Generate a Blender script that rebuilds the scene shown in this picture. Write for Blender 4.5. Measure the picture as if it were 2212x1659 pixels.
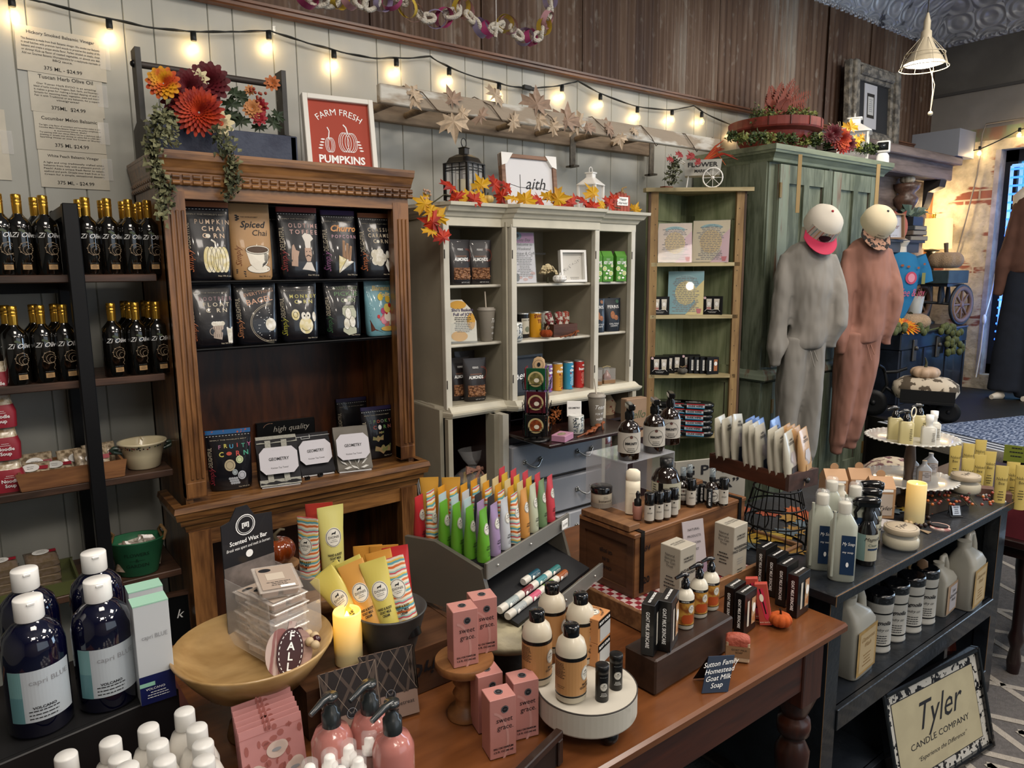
import bpy,math,random
from math import sin,cos,pi,radians as R
from mathutils import Matrix,Vector,Euler
random.seed(7)
for o in list(bpy.data.objects):bpy.data.objects.remove(o)
S=bpy.context.scene;COL=S.collection
# ---------------- camera, exposure, world, lights ----------------
F,YAW,PIT,ROLL=1545.,R(37.3),R(9.12),R(-.42)
C0=Vector((0,-3.2,1.65))
fw=Vector((sin(YAW)*cos(PIT),cos(YAW)*cos(PIT),-sin(PIT)))
rt=Vector((cos(YAW),-sin(YAW),0));up=rt.cross(fw)
cd=bpy.data.cameras.new('camera');cam=bpy.data.objects.new('camera',cd);COL.objects.link(cam)
cd.sensor_width=36;cd.lens=F/2212*36;cd.clip_start=.02;cd.clip_end=100
cr,su=cos(ROLL),sin(ROLL)
r2=rt*cr+up*su;u2=up*cr-rt*su
cam.matrix_world=Matrix.Translation(C0)@Matrix((r2,u2,-fw)).transposed().to_4x4()
S.camera=cam
S.view_settings.view_transform='Standard';S.view_settings.look='None'
S.view_settings.gamma=1;S.view_settings.use_curve_mapping=False
S.view_settings.exposure=0.3
S.cycles.max_bounces=8;S.cycles.transparent_max_bounces=16
W=bpy.data.worlds.new('world');S.world=W;W.use_nodes=True
W.node_tree.nodes['Background'].inputs[0].default_value=(.45,.72,1,1)
W.node_tree.nodes['Background'].inputs[1].default_value=2.2
def lamp(kind,name,loc,energy,color,size=.1,rot=(0,0,0),parent=None,sy=None):
 l=bpy.data.lights.new(name,kind);l.energy=energy;l.color=color
 if kind=='AREA':
  l.size=size
  if sy:l.shape='RECTANGLE';l.size_y=sy
 else:l.shadow_soft_size=size
 o=bpy.data.objects.new(name,l);o.location=loc;o.rotation_euler=rot;COL.objects.link(o)
 o.parent=parent
 return o
WARM=(1,.86,.70)
for x,y,e in ((.4,-2.3,31),(2.6,-2.9,46),(4.6,-2.2,40),(6.2,-2.6,22),(.2,-5,42),(3.4,-5.2,42)):
 lamp('AREA','ceiling_lamp',(x,y,3.6),e,(1,.90,.79),.9)
for x,y in ((-.6,-3.6),(.9,-4.3),(1.8,-3.9),(2.6,-4.6),(3.6,-4.0),(-.3,-4.9),(1.2,-5.4),(4.6,-4.4)):
 lamp('POINT','pendant_bulb',(x,y,3.1),9,(1,.88,.74),.045)
lamp('AREA','shopfront_daylight',(3.5,-6.6,1.9),30,(.72,.85,1),5,(R(90),0,0),sy=2.2)
lamp('AREA','shopfront_daylight',(7.2,-3.6,1.6),60,(.55,.76,1),2.0,(0,R(90),0),sy=1.8)
# ---------------- pixel -> point on a real plane (photo frame 2212x1659) ----------------
def ray(px,py):
 a=(px-1106)/F;b=-(py-829.5)/F
 a,b=a*cr-b*su,a*su+b*cr
 return fw+a*rt+b*up
def onY(px,py,y):d=ray(px,py);return C0+d*((y-C0 .y)/d.y)
def onZ(px,py,z):d=ray(px,py);return C0+d*((z-C0 .z)/d.z)
def onX(px,py,x):d=ray(px,py);return C0+d*((x-C0 .x)/d.x)
def depth(p):return (Vector(p)-C0).dot(fw)
def row(p):
 v=Vector(p)-C0;z=v.dot(fw);a=v.dot(rt)/z;b=v.dot(up)/z
 return 829.5-(-a*su+b*cr)*F
def zat(p,py):
 lo,hi=-1.,6.
 for _ in range(40):
  m=(lo+hi)/2
  if row((p[0],p[1],m))>py:lo=m
  else:hi=m
 return lo
 # ---------------- materials ----------------
def lin(h):
 h=h.lstrip('#');v=[int(h[i:i+2],16)/255 for i in (0,2,4)]
 return tuple(c/12.92 if c<=.04045 else ((c+.055)/1.055)**2.4 for c in v)+(1,)
MC={}
def mat(c,r=.55,m=0.,coat=0.,em=0.,tr=0.,al=1.,noise=0.,ns=30.,bump=0.,bs=80.,stretch=None,c2=None,lo=.4,hi=.6,bd=.01,ior=1.45,det=4):
 key=(c,r,m,coat,em,tr,al,noise,ns,bump,bs,stretch,c2,lo,hi,det)
 if key in MC:return MC[key]
 M=bpy.data.materials.new('mat_%d'%len(MC));M.use_nodes=True ;N=M.node_tree;B=N.nodes['Principled BSDF'];I=B.inputs
 col=lin(c);I['Base Color'].default_value=col;I['Roughness'].default_value=r;I['Metallic'].default_value=m
 I['Coat Weight'].default_value=coat;I['Coat Roughness'].default_value=.06;I['IOR'].default_value=ior
 I['Transmission Weight'].default_value=tr;I['Alpha'].default_value=al
 if em:I['Emission Color'].default_value=col;I['Emission Strength'].default_value=em
 def tex(sc,st):
  t=N.nodes.new('ShaderNodeTexCoord');mp=N.nodes.new('ShaderNodeMapping');n=N.nodes.new('ShaderNodeTexNoise')
  n.inputs['Scale'].default_value=sc;n.inputs['Detail'].default_value=det
  if st:mp.inputs['Scale'].default_value=st
  N.links.new(t.outputs['Object'],mp.inputs[0]);N.links.new(mp.outputs[0],n.inputs['Vector']);return n
 if c2 or noise:
  n=tex(ns,stretch);rp=N.nodes.new('ShaderNodeValToRGB');e=rp.color_ramp.elements
  e[0].position=lo;e[1].position=hi
  e[0].color=col;e[1].color=lin(c2) if c2 else tuple(min(1,v*(1-noise)) for v in col[:3])+(1,)
  N.links.new(n.outputs['Fac'],rp.inputs[0]);N.links.new(rp.outputs[0],I['Base Color'])
 if bump:
  n=tex(bs,stretch);b=N.nodes.new('ShaderNodeBump');b.inputs['Strength'].default_value=bump;b.inputs['Distance'].default_value=bd
  N.links.new(n.outputs['Fac'],b.inputs['Height']);N.links.new(b.outputs[0],I['Normal'])
 MC[key]=M;return M
def gmat(kind,name):
 M=bpy.data.materials.new(name);M.use_nodes=True ;return M,M.node_tree,M.node_tree.nodes['Principled BSDF']
def glassy(c='#eef4f4',a=.12,r=.03):
 k=('gl',c,a,r)
 if k in MC:return MC[k]
 M=bpy.data.materials.new('clear_%d'%len(MC));M.use_nodes=True ;N=M.node_tree;N.nodes.clear()
 o=N.nodes.new('ShaderNodeOutputMaterial');mx=N.nodes.new('ShaderNodeMixShader');t=N.nodes.new('ShaderNodeBsdfTransparent')
 p=N.nodes.new('ShaderNodeBsdfPrincipled');p.inputs['Base Color'].default_value=lin(c);p.inputs['Roughness'].default_value=r
 p.inputs['Coat Weight'].default_value=1;mx.inputs[0].default_value=a
 N.links.new(t.outputs[0],mx.inputs[1]);N.links.new(p.outputs[0],mx.inputs[2]);N.links.new(mx.outputs[0],o.inputs[0])
 MC[k]=M;return M
def woodm(c,c2,ax='z',sc=14,r=.4,coat=.15,lo=.35,hi=.65,k=9,rings=1.):
 key=('wood',c,c2,ax,sc,r,coat,lo,hi,k)
 if key in MC:return MC[key]
 M,N,B=gmat('w','wood_%d'%len(MC));I=B.inputs
 t=N.nodes.new('ShaderNodeTexCoord');mp=N.nodes.new('ShaderNodeMapping')
 s={'x':(1/k,1,1),'y':(1,1/k,1),'z':(1,1,1/k)}[ax];mp.inputs['Scale'].default_value=s
 n=N.nodes.new('ShaderNodeTexNoise');n.inputs['Scale'].default_value=sc;n.inputs['Detail'].default_value=6;n.inputs['Distortion'].default_value=1.2
 n2=N.nodes.new('ShaderNodeTexNoise');n2 .inputs['Scale'].default_value=sc*7;n2 .inputs['Detail'].default_value=3
 ad=N.nodes.new('ShaderNodeMath');ad.operation='MULTIPLY_ADD';ad.inputs[1].default_value=.35
 rp=N.nodes.new('ShaderNodeValToRGB');e=rp.color_ramp.elements;e[0].position=lo+.17;e[1].position=hi+.17;e[0].color=lin(c);e[1].color=lin(c2)
 N.links.new(t.outputs['Object'],mp.inputs[0])
 for q in (n,n2):N.links.new(mp.outputs[0],q.inputs['Vector'])
 N.links.new(n2 .outputs['Fac'],ad.inputs[0]);N.links.new(n.outputs['Fac'],ad.inputs[2]);N.links.new(ad.outputs[0],rp.inputs[0])
 N.links.new(rp.outputs[0],I['Base Color']);I['Roughness'].default_value=r;I['Coat Weight'].default_value=coat;I['Coat Roughness'].default_value=.2
 b=N.nodes.new('ShaderNodeBump');b.inputs['Strength'].default_value=.15;b.inputs['Distance'].default_value=.004
 N.links.new(ad.outputs[0],b.inputs['Height']);N.links.new(b.outputs[0],I['Normal'])
 MC[key]=M;return M
def ramp(N,src,stops,mode='LINEAR'):
 rp=N.nodes.new('ShaderNodeValToRGB');cr_=rp.color_ramp;cr_.interpolation=mode
 while len(cr_.elements)<len(stops):cr_.elements.new(.5)
 for e,(p,c) in zip(cr_.elements,stops):e.position=p;e.color=lin(c)
 N.links.new(src,rp.inputs[0]);return rp.outputs[0]
def coords(N,scale=(1,1,1),rot=(0,0,0),loc=(0,0,0)):
 t=N.nodes.new('ShaderNodeTexCoord');mp=N.nodes.new('ShaderNodeMapping')
 mp.inputs['Scale'].default_value=scale;mp.inputs['Rotation'].default_value=rot;mp.inputs['Location'].default_value=loc
 N.links.new(t.outputs['Object'],mp.inputs[0]);return mp.outputs[0]
def node(N,typ,vec=None,**kw):
 n=N.nodes.new('ShaderNode'+typ)
 for k,v in kw.items():n.inputs[k.replace('_',' ')].default_value=v
 if vec is not None:N.links.new(vec,n.inputs['Vector'])
 return n
BLACK=mat('#0b0b0c',.35);BLKG=mat('#08080a',.12,coat=.6);WHITE=mat('#f2f0ea',.5);INK=mat('#15151a',.6);PAPER=mat('#efece2',.7)
WPL=mat('#f4f3ef',.3,coat=.3);CREAM=mat('#efe6cf',.45);WIRE=mat('#0c0c0d',.4,m=.5);GLASS=glassy();FILM=glassy('#ffffff',.16,.08)
GOLD=mat('#c79a3e',.25,m=.9);TEXTW=mat('#f6f6f4',.6);GREYT=mat('#8d8f94',.5);SILV=mat('#b8b8b4',.3,m=.8)
# ---------------- mesh builder ----------------
_tc={}
def text2d(s,sh=0.,bold=0.,res=2):
 k=(s,sh,bold,res)
 if k in _tc:return _tc[k]
 c=bpy.data.curves.new('t','FONT');c.body=s;c.align_x='CENTER';c.align_y='CENTER';c.size=1;c.shear=sh;c.offset=bold;c.resolution_u=res
 c.space_line=1.0;c.fill_mode='FRONT'
 o=bpy.data.objects.new('t',c);COL.objects.link(o)
 me=bpy.data.meshes.new_from_object(o.evaluated_get(bpy.context.evaluated_depsgraph_get()))
 v=[(p.co.x,p.co.y) for p in me.vertices];f=[tuple(q.vertices) for q in me.polygons]
 bpy.data.objects.remove(o);bpy.data.curves.remove(c);bpy.data.meshes.remove(me)
 _tc[k]=(v,f);return _tc[k]
class MB:
 def __init__(s):s.v=[];s.f=[];s.m=[];s.sm=[];s.mats=[];s.X=Matrix.Identity(4);s.st=[]
 def at(s,loc=(0,0,0),rot=(0,0,0),sc=(1,1,1)):
  s.X=Matrix.Translation(loc)@Euler(rot).to_matrix().to_4x4()@Matrix.Diagonal((*sc,1));return s
 def mi(s,m):
  if m not in s.mats:s.mats.append(m)
  return s.mats.index(m)
 def add(s,vs,fs,m,smooth=False):
  b=len(s.v);i=s.mi(m);X=s.X
  s.v+=[tuple(X@Vector(p)) for p in vs];s.f+=[tuple(b+k for k in f) for f in fs]
  s.m+=[i]*len(fs);s.sm+=[smooth]*len(fs);return s
 def box(s,a,b,m,bev=0.):
  x0,y0,z0=a;x1,y1,z1=b
  if bev:
   e=min(bev,abs(x1-x0)/2.1,abs(y1-y0)/2.1,abs(z1-z0)/2.1);xs,ys,zs=(x0,x1),(y0,y1),(z0,z1);vs=[];ix={}
   for i in (0,1):
    for j in (0,1):
     for k in (0,1):
      px,py,pz=xs[i],ys[j],zs[k];dx,dy,dz=(e,-e)[i],(e,-e)[j],(e,-e)[k]
      ix[i,j,k]=len(vs);vs+=[(px,py+dy,pz+dz),(px+dx,py,pz+dz),(px+dx,py+dy,pz)]
   I=lambda i,j,k,a:ix[i,j,k]+a
   fs=[]
   for i in (0,1):fs.append([I(i,0,0,0),I(i,1,0,0),I(i,1,1,0),I(i,0,1,0)])
   for j in (0,1):fs.append([I(0,j,0,1),I(1,j,0,1),I(1,j,1,1),I(0,j,1,1)])
   for k in (0,1):fs.append([I(0,0,k,2),I(1,0,k,2),I(1,1,k,2),I(0,1,k,2)])
   for p in (0,1):
    for q in (0,1):
     fs.append([I(p,q,0,0),I(p,q,1,0),I(p,q,1,1),I(p,q,0,1)])
     fs.append([I(p,0,q,0),I(p,1,q,0),I(p,1,q,2),I(p,0,q,2)])
     fs.append([I(0,p,q,1),I(1,p,q,1),I(1,p,q,2),I(0,p,q,2)])
   for i in (0,1):
    for j in (0,1):
     for k in (0,1):fs.append([I(i,j,k,0),I(i,j,k,1),I(i,j,k,2)])
   return s.add(vs,fs,m)
  v=[(x,y,z) for x in (x0,x1) for y in (y0,y1) for z in (z0,z1)]
  return s.add(v,[(0,1,3,2),(4,6,7,5),(0,4,5,1),(2,3,7,6),(0,2,6,4),(1,5,7,3)],m)
 def loft(s,secs,m,n=24,cap=3,smooth=True,a0=0.):
  vs=[];fs=[]
  for q in secs:
   z,a,b=q[:3];e=q[3] if len(q)>3 else 2;cx,cy=(q[4],q[5]) if len(q)>5 else (0,0)
   for i in range(n):
    t=a0+2*pi*i/n;c,d=cos(t),sin(t);k=2./e
    vs.append((cx+a*math.copysign(abs(c)**k,c),cy+b*math.copysign(abs(d)**k,d),z))
  L=len(secs)
  for j in range(L-1):
   for i in range(n):
    i2=(i+1)%n;fs.append((j*n+i,j*n+i2,(j+1)*n+i2,(j+1)*n+i))
  s.add(vs,fs,m,smooth)
  if cap&1:s.add(vs[:n][::-1],[tuple(range(n))],m)
  if cap&2:s.add(vs[-n:],[tuple(range(n))],m)
  return s
 def lathe(s,pr,m,n=24,cap=3,smooth=True):return s.loft([(z,r,r,2) for r,z in pr],m,n,cap,smooth)
 def tube(s,pts,r,m,n=6,closed=False,cap=True,smooth=True):
  P=[Vector(p) for p in pts];L=len(P);vs=[];fs=[];pv=None
  rr=r if isinstance(r,(list,tuple)) else [r]*L
  for i,p in enumerate(P):
   d=(P[(i+1)%L]-P[i-1]) if closed else (P[min(i+1,L-1)]-P[max(i-1,0)])
   if d.length<1e-9:d=Vector((0,0,1))
   d.normalize()
   if pv is None:a=d.orthogonal().normalized()
   else:
    a=pv-d*pv.dot(d)
    a=a.normalized() if a.length>1e-6 else d.orthogonal().normalized()
   pv=a;b=d.cross(a)
   for k in range(n):t=2*pi*k/n;vs.append(tuple(p+(a*cos(t)+b*sin(t))*rr[i]))
  for j in range(L if closed else L-1):
   j2=(j+1)%L
   for k in range(n):k2=(k+1)%n;fs.append((j*n+k,j*n+k2,j2*n+k2,j2*n+k))
  s.add(vs,fs,m,smooth)
  if cap and not closed:s.add(vs[:n][::-1],[tuple(range(n))],m);s.add(vs[-n:],[tuple(range(n))],m)
  return s
 def ball(s,c,r,m,n=12,k=8,sc=(1,1,1),smooth=True):
  vs=[(c[0],c[1],c[2]-r*sc[2])];fs=[]
  for j in range(1,k):
   t=pi*j/k
   for i in range(n):a=2*pi*i/n;vs.append((c[0]+r*sc[0]*sin(t)*cos(a),c[1]+r*sc[1]*sin(t)*sin(a),c[2]-r*sc[2]*cos(t)))
  vs.append((c[0],c[1],c[2]+r*sc[2]));T=len(vs)-1
  for i in range(n):
   i2=(i+1)%n;fs.append((0,1+i2,1+i));fs.append((T,T-n+i,T-n+i2))
   for j in range(k-2):b=1+j*n;fs.append((b+i,b+i2,b+n+i2,b+n+i))
  return s.add(vs,fs,m,smooth)
 def prism(s,pts,t,m,plane='xz',y=0.,m2=None):
  n=len(pts)
  if plane=='xz':A=[(p[0],y,p[1]) for p in pts];Bv=[(p[0],y+t,p[1]) for p in pts]
  elif plane=='xy':A=[(p[0],p[1],y+t) for p in pts];Bv=[(p[0],p[1],y) for p in pts]
  else:A=[(y,p[0],p[1]) for p in pts];Bv=[(y+t,p[0],p[1]) for p in pts]
  s.add(A,[tuple(range(n))],m2 or m);s.add(Bv,[tuple(range(n))[::-1]],m)
  s.add(A+Bv,[(i,(i+1)%n,n+(i+1)%n,n+i) for i in range(n)],m);return s
 def patch(s,f,u0,u1,v0,v1,m,off=.0006,nu=8,nv=1):
  vs=[f(u0+(u1-u0)*i/nu,v0+(v1-v0)*j/nv,off) for j in range(nv+1) for i in range(nu+1)]
  fs=[(j*(nu+1)+i,j*(nu+1)+i+1,(j+1)*(nu+1)+i+1,(j+1)*(nu+1)+i) for j in range(nv) for i in range(nu)]
  return s.add(vs,fs,m)
 def poly(s,f,pts,m,off=.0009,c=None):
  n=len(pts);cx,cy=c or (sum(p[0] for p in pts)/n,sum(p[1] for p in pts)/n)
  vs=[f(cx,cy,off)]+[f(cx+(x-cx)*.5,cy+(y-cy)*.5,off) for x,y in pts]+[f(x,y,off) for x,y in pts]
  fs=[]
  for i in range(n):j=(i+1)%n;fs+=[(0,1+i,1+j),(1+i,1+n+i,1+n+j,1+j)]
  return s.add(vs,fs,m)
 def ell(s,f,u,v,ru,rv,m,off=.0009,n=20):return s.poly(f,[(u+ru*cos(2*pi*i/n),v+rv*sin(2*pi*i/n)) for i in range(n)],m,off)
 def ring(s,f,u,v,ru,rv,w,m,off=.0011,n=20,a0=0,a1=2*pi):
  vs=[];
  for i in range(n+1):
   t=a0+(a1-a0)*i/n;vs+=[f(u+ru*cos(t),v+rv*sin(t),off),f(u+(ru-w)*cos(t),v+(rv-w)*sin(t),off)]
  return s.add(vs,[(2*i,2*i+1,2*i+3,2*i+2) for i in range(n)],m)
 def line(s,f,pts,w,m,off=.0011):
  for (x0,y0),(x1,y1) in zip(pts,pts[1:]):
   dx,dy=x1-x0,y1-y0;l=math.hypot(dx,dy) or 1;a,b=-dy/l*w/2,dx/l*w/2;e=w*.2;ex,ey=dx/l*e,dy/l*e
   s.add([f(x0+a-ex,y0+b-ey,off),f(x0-a-ex,y0-b-ey,off),f(x1-a+ex,y1-b+ey,off),f(x1+a+ex,y1+b+ey,off)],[(0,1,2,3)],m)
  return s
 def text(s,f,t,u,v,size,m,off=.0012,rot=0.,sh=0.,bold=0.,wid=None,arc=None,res=2):
  V,Fc=text2d(t,sh,bold,res)
  if not V:return s
  k=size
  sx=k
  if wid:w=max(p[0] for p in V)-min(p[0] for p in V);sx=wid/w
  c,d=cos(rot),sin(rot);out=[]
  for x,y in V:
   x*=sx;y*=k
   if arc:th=x/arc;x,y=(arc+y)*sin(th),(arc+y)*cos(th)-arc
   out.append(f(u+x*c-y*d,v+x*d+y*c,off))
  return s.add(out,Fc,m)
 def fine(s,f,u,v,w,h,n,m,off=.0011,al='c'):
  for i in range(n):
   y=v-h*i/max(1,n-1) if n>1 else v;x=-w/2
   ww=w*(.55+.45*random.random());x=-ww/2 if al=='c' else -w/2;e=x+ww
   while x<e:
    l=min(w*random.uniform(.06,.18),e-x);t=h/max(2,n)*.42
    s.add([f(u+x,y,off),f(u+x+l,y,off),f(u+x+l,y+t,off),f(u+x,y+t,off)],[(0,1,2,3)],m);x+=l+w*.025
  return s
 def build(s,name,parent=None,**props):
  me=bpy.data.meshes.new(name);me.from_pydata(s.v,[],s.f)
  for m in s.mats:me.materials.append(m)
  me.polygons.foreach_set('material_index',s.m);me.polygons.foreach_set('use_smooth',s.sm);me.update()
  o=bpy.data.objects.new(name,me);COL.objects.link(o);o.parent=parent
  for k,v in props.items():o[k]=v
  return o
def fplane(o=(0,0,0),n='-y'):
 x,y,z=o
 if n=='-y':return lambda u,v,k=0:(x+u,y-k,z+v)
 if n=='-x':return lambda u,v,k=0:(x-k,y-u,z+v)
 if n=='+x':return lambda u,v,k=0:(x+k,y+u,z+v)
 if n=='+z':return lambda u,v,k=0:(x+u,y+v,z+k)
 if n=='r+z':return lambda u,v,k=0:(x+v,y-u,z+k)
def fcyl(r,rot=0.,z0=0.):
 def f(u,v,k=0):t=rot+u/r;return ((r+k)*sin(t),-(r+k)*cos(t),z0+v)
 return f
def fsec(secs):
 S_=sorted([tuple(q[:4]) if len(q)>3 else (*q[:3],2) for q in secs])
 def f(u,v,k=0):
  for p,q in zip(S_,S_[1:]):
   if v<=q[0]:break
  t=0 if q[0]==p[0] else min(1,max(0,(v-p[0])/(q[0]-p[0])));a,b,e=[p[i]+(q[i]-p[i])*t for i in (1,2,3)]
  if b>.75*a:th=u/a;return ((a+k)*sin(th),-(b+k)*cos(th),v)
  x=max(-1,min(1,u/a));return (u,-b*(1-abs(x)**e)**(1/e)-k,v)
 return f
 # ---------------- things ----------------
def tagit(o,label,cat,group=None,kind=None):
 if label:o['label']=label
 if cat:o['category']=cat
 if group:o['group']=group
 if kind:o['kind']=kind
 return o
def thing(name,label,cat,loc=(0,0,0),rz=0.,group=None,rot=None):
 o=bpy.data.objects.new(name,None);COL.objects.link(o);o.empty_display_size=.05
 o.location=loc;o.rotation_euler=rot or (0,0,rz);return tagit(o,label,cat,group)
def struct(name,b,parent=None):
 o=b.build(name,parent);o['kind']='structure';return o
KIDS={}
def dup(root,loc,label,rz=None,group=None,sc=None,rot=None):
 r=root.copy();COL.objects.link(r);r.location=loc
 if rz is not None:r.rotation_euler=(0,0,rz)
 if rot is not None:r.rotation_euler=rot
 if label:r['label']=label
 if group:r['group']=group
 if sc:r.scale=(sc,)*3 if not isinstance(sc,tuple) else sc
 for ch in kids(root):
  c=ch.copy();COL.objects.link(c);c.parent=r;NEW.setdefault(r.name,[]).append(c)
  for g in kids(ch):d=g.copy();COL.objects.link(d);d.parent=c;NEW.setdefault(c.name,[]).append(d)
 return r
NEW={}
def kids(o):
 k=('k',o.name)
 if k not in NEW:NEW[k]=[c for c in bpy.data.objects if c.parent==o]
 return NEW[k]
class Proto:
 def __init__(s,root):s.root=root;s.used=False
 def put(s,loc,label,rz=0.,group=None,sc=None,rot=None):
  if s.used:return dup(s.root,loc,label,rz,group,sc,rot)
  s.used=True ;o=s.root;kids(o);o.location=loc;o.rotation_euler=rot or (0,0,rz);o['label']=label
  if group:o['group']=group
  if sc:o.scale=(sc,)*3 if not isinstance(sc,tuple) else sc
  return o
ORD=['first','second','third','fourth','fifth','sixth','seventh','eighth','ninth','tenth','eleventh','twelfth']
# ======== SETTING ========
WX0,WX1,WY1,ZC,ZT=-3.2,7.4,-7.,3.62,2.73
gx=sorted([onY(px,py,0).x for px,py in ((20,20),(85,300),(150,30),(265,30),(329,30),(450,60),(505,90),(590,100),(641,130),(713,140),(815,150),(866,150),(930,150),(1005,180),(1043,190),(1095,200),(1128,200),(1176,200),(1247,210),(1321,220),(1380,220),(1401,230),(1440,230),(1500,240))])
b=MB();wm,N,B=gmat('','painted_boards')
v=coords(N,(1,1,.35));n=node(N,'TexNoise',v,Scale=2.2,Detail=5.)
N.links.new(ramp(N,n.outputs['Fac'],[(.35,'#a3a49c'),(.62,'#b9bab3')]),B.inputs['Base Color']);B.inputs['Roughness'].default_value=.42
xs=[];x=WX0
while x<gx[0]-.1:xs.append(x);x+=random.choice((.1,.17,.2))
xs+=gx;x=gx[-1]+.13
while x<WX1:xs.append(x);x+=random.choice((.08,.14,.17))
xs=sorted(xs)+[WX1];vs=[]
for i in range(len(xs)-1):
 a,c=xs[i]+.003,xs[i+1]-.003
 for q in ((xs[i],.006),(a,0),(c,0),(xs[i+1],.006)):vs+=[(q[0],q[1],0),(q[0],q[1],ZT)]
b.add(vs,[(2*i,2*i+2,2*i+3,2*i+1) for i in range(len(vs)//2-1)],wm)
b.box((WX0,.006,0),(WX1,.08,ZC+.3),wm);struct('wall_back',b)
cm,N,B=gmat('','rusty_corrugated')
v=coords(N,(1,1,.06));n1=node(N,'TexNoise',v,Scale=9.,Detail=8.,Roughness=.7)
v2=coords(N,(1,1,.25));n2=node(N,'TexNoise',v2,Scale=1.7,Detail=3.)
v3=coords(N,(1,1,.5));n3=node(N,'TexNoise',v3,Scale=26.,Detail=5.)
ad=node(N,'Math');ad.operation='ADD';N.links.new(n1 .outputs['Fac'],ad.inputs[0]);N.links.new(n2 .outputs['Fac'],ad.inputs[1])
c1=ramp(N,ad.outputs[0],[(.40,'#3f2a1f'),(.50,'#57402f'),(.56,'#6b5646'),(.64,'#8d867c')])
ad.use_clamp=False
hm=node(N,'Math');hm.operation='MULTIPLY';hm.inputs[1].default_value=.5;N.links.new(ad.outputs[0],hm.inputs[0])
N.links.new(hm.outputs[0],c1 .node.inputs[0])
mx=N.nodes.new('ShaderNodeMixRGB');N.links.new(c1,mx.inputs[1]);mx.inputs[2].default_value=lin('#a9a59b')
N.links.new(ramp(N,n3 .outputs['Fac'],[(.60,'#000000'),(.72,'#8a8a8a')]),mx.inputs[0])
N.links.new(mx.outputs[0],B.inputs['Base Color']);B.inputs['Roughness'].default_value=.55;B.inputs['Metallic'].default_value=.25
b=MB()
seams=[WX0]+[onY(px,100,0).x for px in (262,535,795,1035,1250,1398,1545,1668,1780,1875)]+[WX1]
for i in range(len(seams)-1):
 a,c=seams[i],seams[i+1]+(.03 if i<len(seams)-2 else 0);st=.009;k=int((c-a)/st);vs=[]
 zo=-.02-(.006 if i%2 else 0);amp=.009 if i%5!=2 else .005;pit=random.choice((.066,.06,.07)) if i>3 else .055
 for j in range(k+1):
  x=a+(c-a)*j/k;y=zo-amp*cos(2*pi*(x-a)/pit);vs+=[(x,y,ZT+.01),(x,y,ZC+.02)]
 b.add(vs,[(2*j,2*j+2,2*j+3,2*j+1) for j in range(k)],cm,True)
struct('wall_back_upper',b)
tm=woodm('#4c2e1f','#7c5136','x',20)
b=MB();b.box((WX0,-.05,ZT-.016),(WX1,0,ZT+.016),tm,.006);b.box((WX0,-.06,ZT+.005),(WX1,0,ZT+.016),tm);struct('trim_1',b)
brm,N,B=gmat('','brick_and_plaster')
v=coords(N,(1,1,1),(0,0,0))
sp=node(N,'SeparateXYZ',v);cb=node(N,'CombineXYZ');N.links.new(sp.outputs['Y'],cb.inputs['X']);N.links.new(sp.outputs['Z'],cb.inputs['Y'])
bk=N.nodes.new('ShaderNodeTexBrick');bk.inputs['Scale'].default_value=1.;bk.inputs['Brick Width'].default_value=.24;bk.inputs['Row Height'].default_value=.083
bk.inputs['Mortar Size'].default_value=.008;bk.inputs['Color1'].default_value=lin('#7c4636');bk.inputs['Color2'].default_value=lin('#8d5644');bk.inputs['Mortar'].default_value=lin('#b0a28c')
N.links.new(cb.outputs[0],bk.inputs['Vector'])
pn=node(N,'TexNoise',coords(N,(1,.8,2.)),Scale=2.3,Detail=4.,Roughness=.6);pc=node(N,'TexNoise',v,Scale=14.,Detail=6.)
mx=N.nodes.new('ShaderNodeMixRGB');N.links.new(ramp(N,pn.outputs['Fac'],[(.43,'#000000'),(.47,'#ffffff')]),mx.inputs[0])
N.links.new(bk.outputs['Color'],mx.inputs[1]);N.links.new(ramp(N,pc.outputs['Fac'],[(.3,'#a89c86'),(.6,'#c9bda4')]),mx.inputs[2])
N.links.new(mx.outputs[0],B.inputs['Base Color']);B.inputs['Roughness'].default_value=.9
bp=node(N,'Bump',Strength=.9,Distance=.02);N.links.new(pc.outputs['Fac'],bp.inputs['Height']);N.links.new(bp.outputs[0],B.inputs['Normal'])
b=MB();XE=WX1;wy0,wy1,wz0,wz1=-.62,-2.3,.66,2.66
b.box((XE,wy0,0),(XE+.3,.1,2.75),brm);b.box((XE,wy1,0),(XE+.3,wy0,wz0),brm);b.box((XE,wy1,wz1),(XE+.3,wy0,2.75),brm);b.box((XE,WY1,0),(XE+.3,wy1,2.75),brm)
gw=mat('#6a6762',.7,noise=.25,ns=3.);gw2=mat('#8b8680',.7,noise=.15,ns=3.)
b.box((XE,WY1,2.75),(XE+.3,.1,2.86),mat('#7d8a6e',.6,c2='#8d6a55',ns=3.,noise=.3,stretch=(1,3,1)))
b.box((XE,WY1,2.86),(XE+.3,.1,3.2),gw2);b.box((XE-.02,WY1,3.19),(XE+.3,.1,3.215),mat('#4a4846',.7));b.box((XE,WY1,3.215),(XE+.3,.1,4.1),gw)
struct('wall_right',b)
b=MB();g2=mat('#8f8d86',.7)
b.box((WX0-.1,WY1,0),(WX0,.1,4.1),g2);struct('wall_left',b)
b=MB();b.box((WX0,WY1-.1,0),(WX1+.3,WY1,4.1),mat('#7e7a74',.7));struct('wall_front',b)
tin,N,B=gmat('','embossed_tin')
v=coords(N);vo=N.nodes.new('ShaderNodeTexVoronoi');vo.inputs['Scale'].default_value=4.2;vo.inputs['Randomness'].default_value=.15;N.links.new(v,vo.inputs['Vector'])
sn=node(N,'Math');sn.operation='SINE';ml=node(N,'Math');ml.operation='MULTIPLY';ml.inputs[1].default_value=34.
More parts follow.
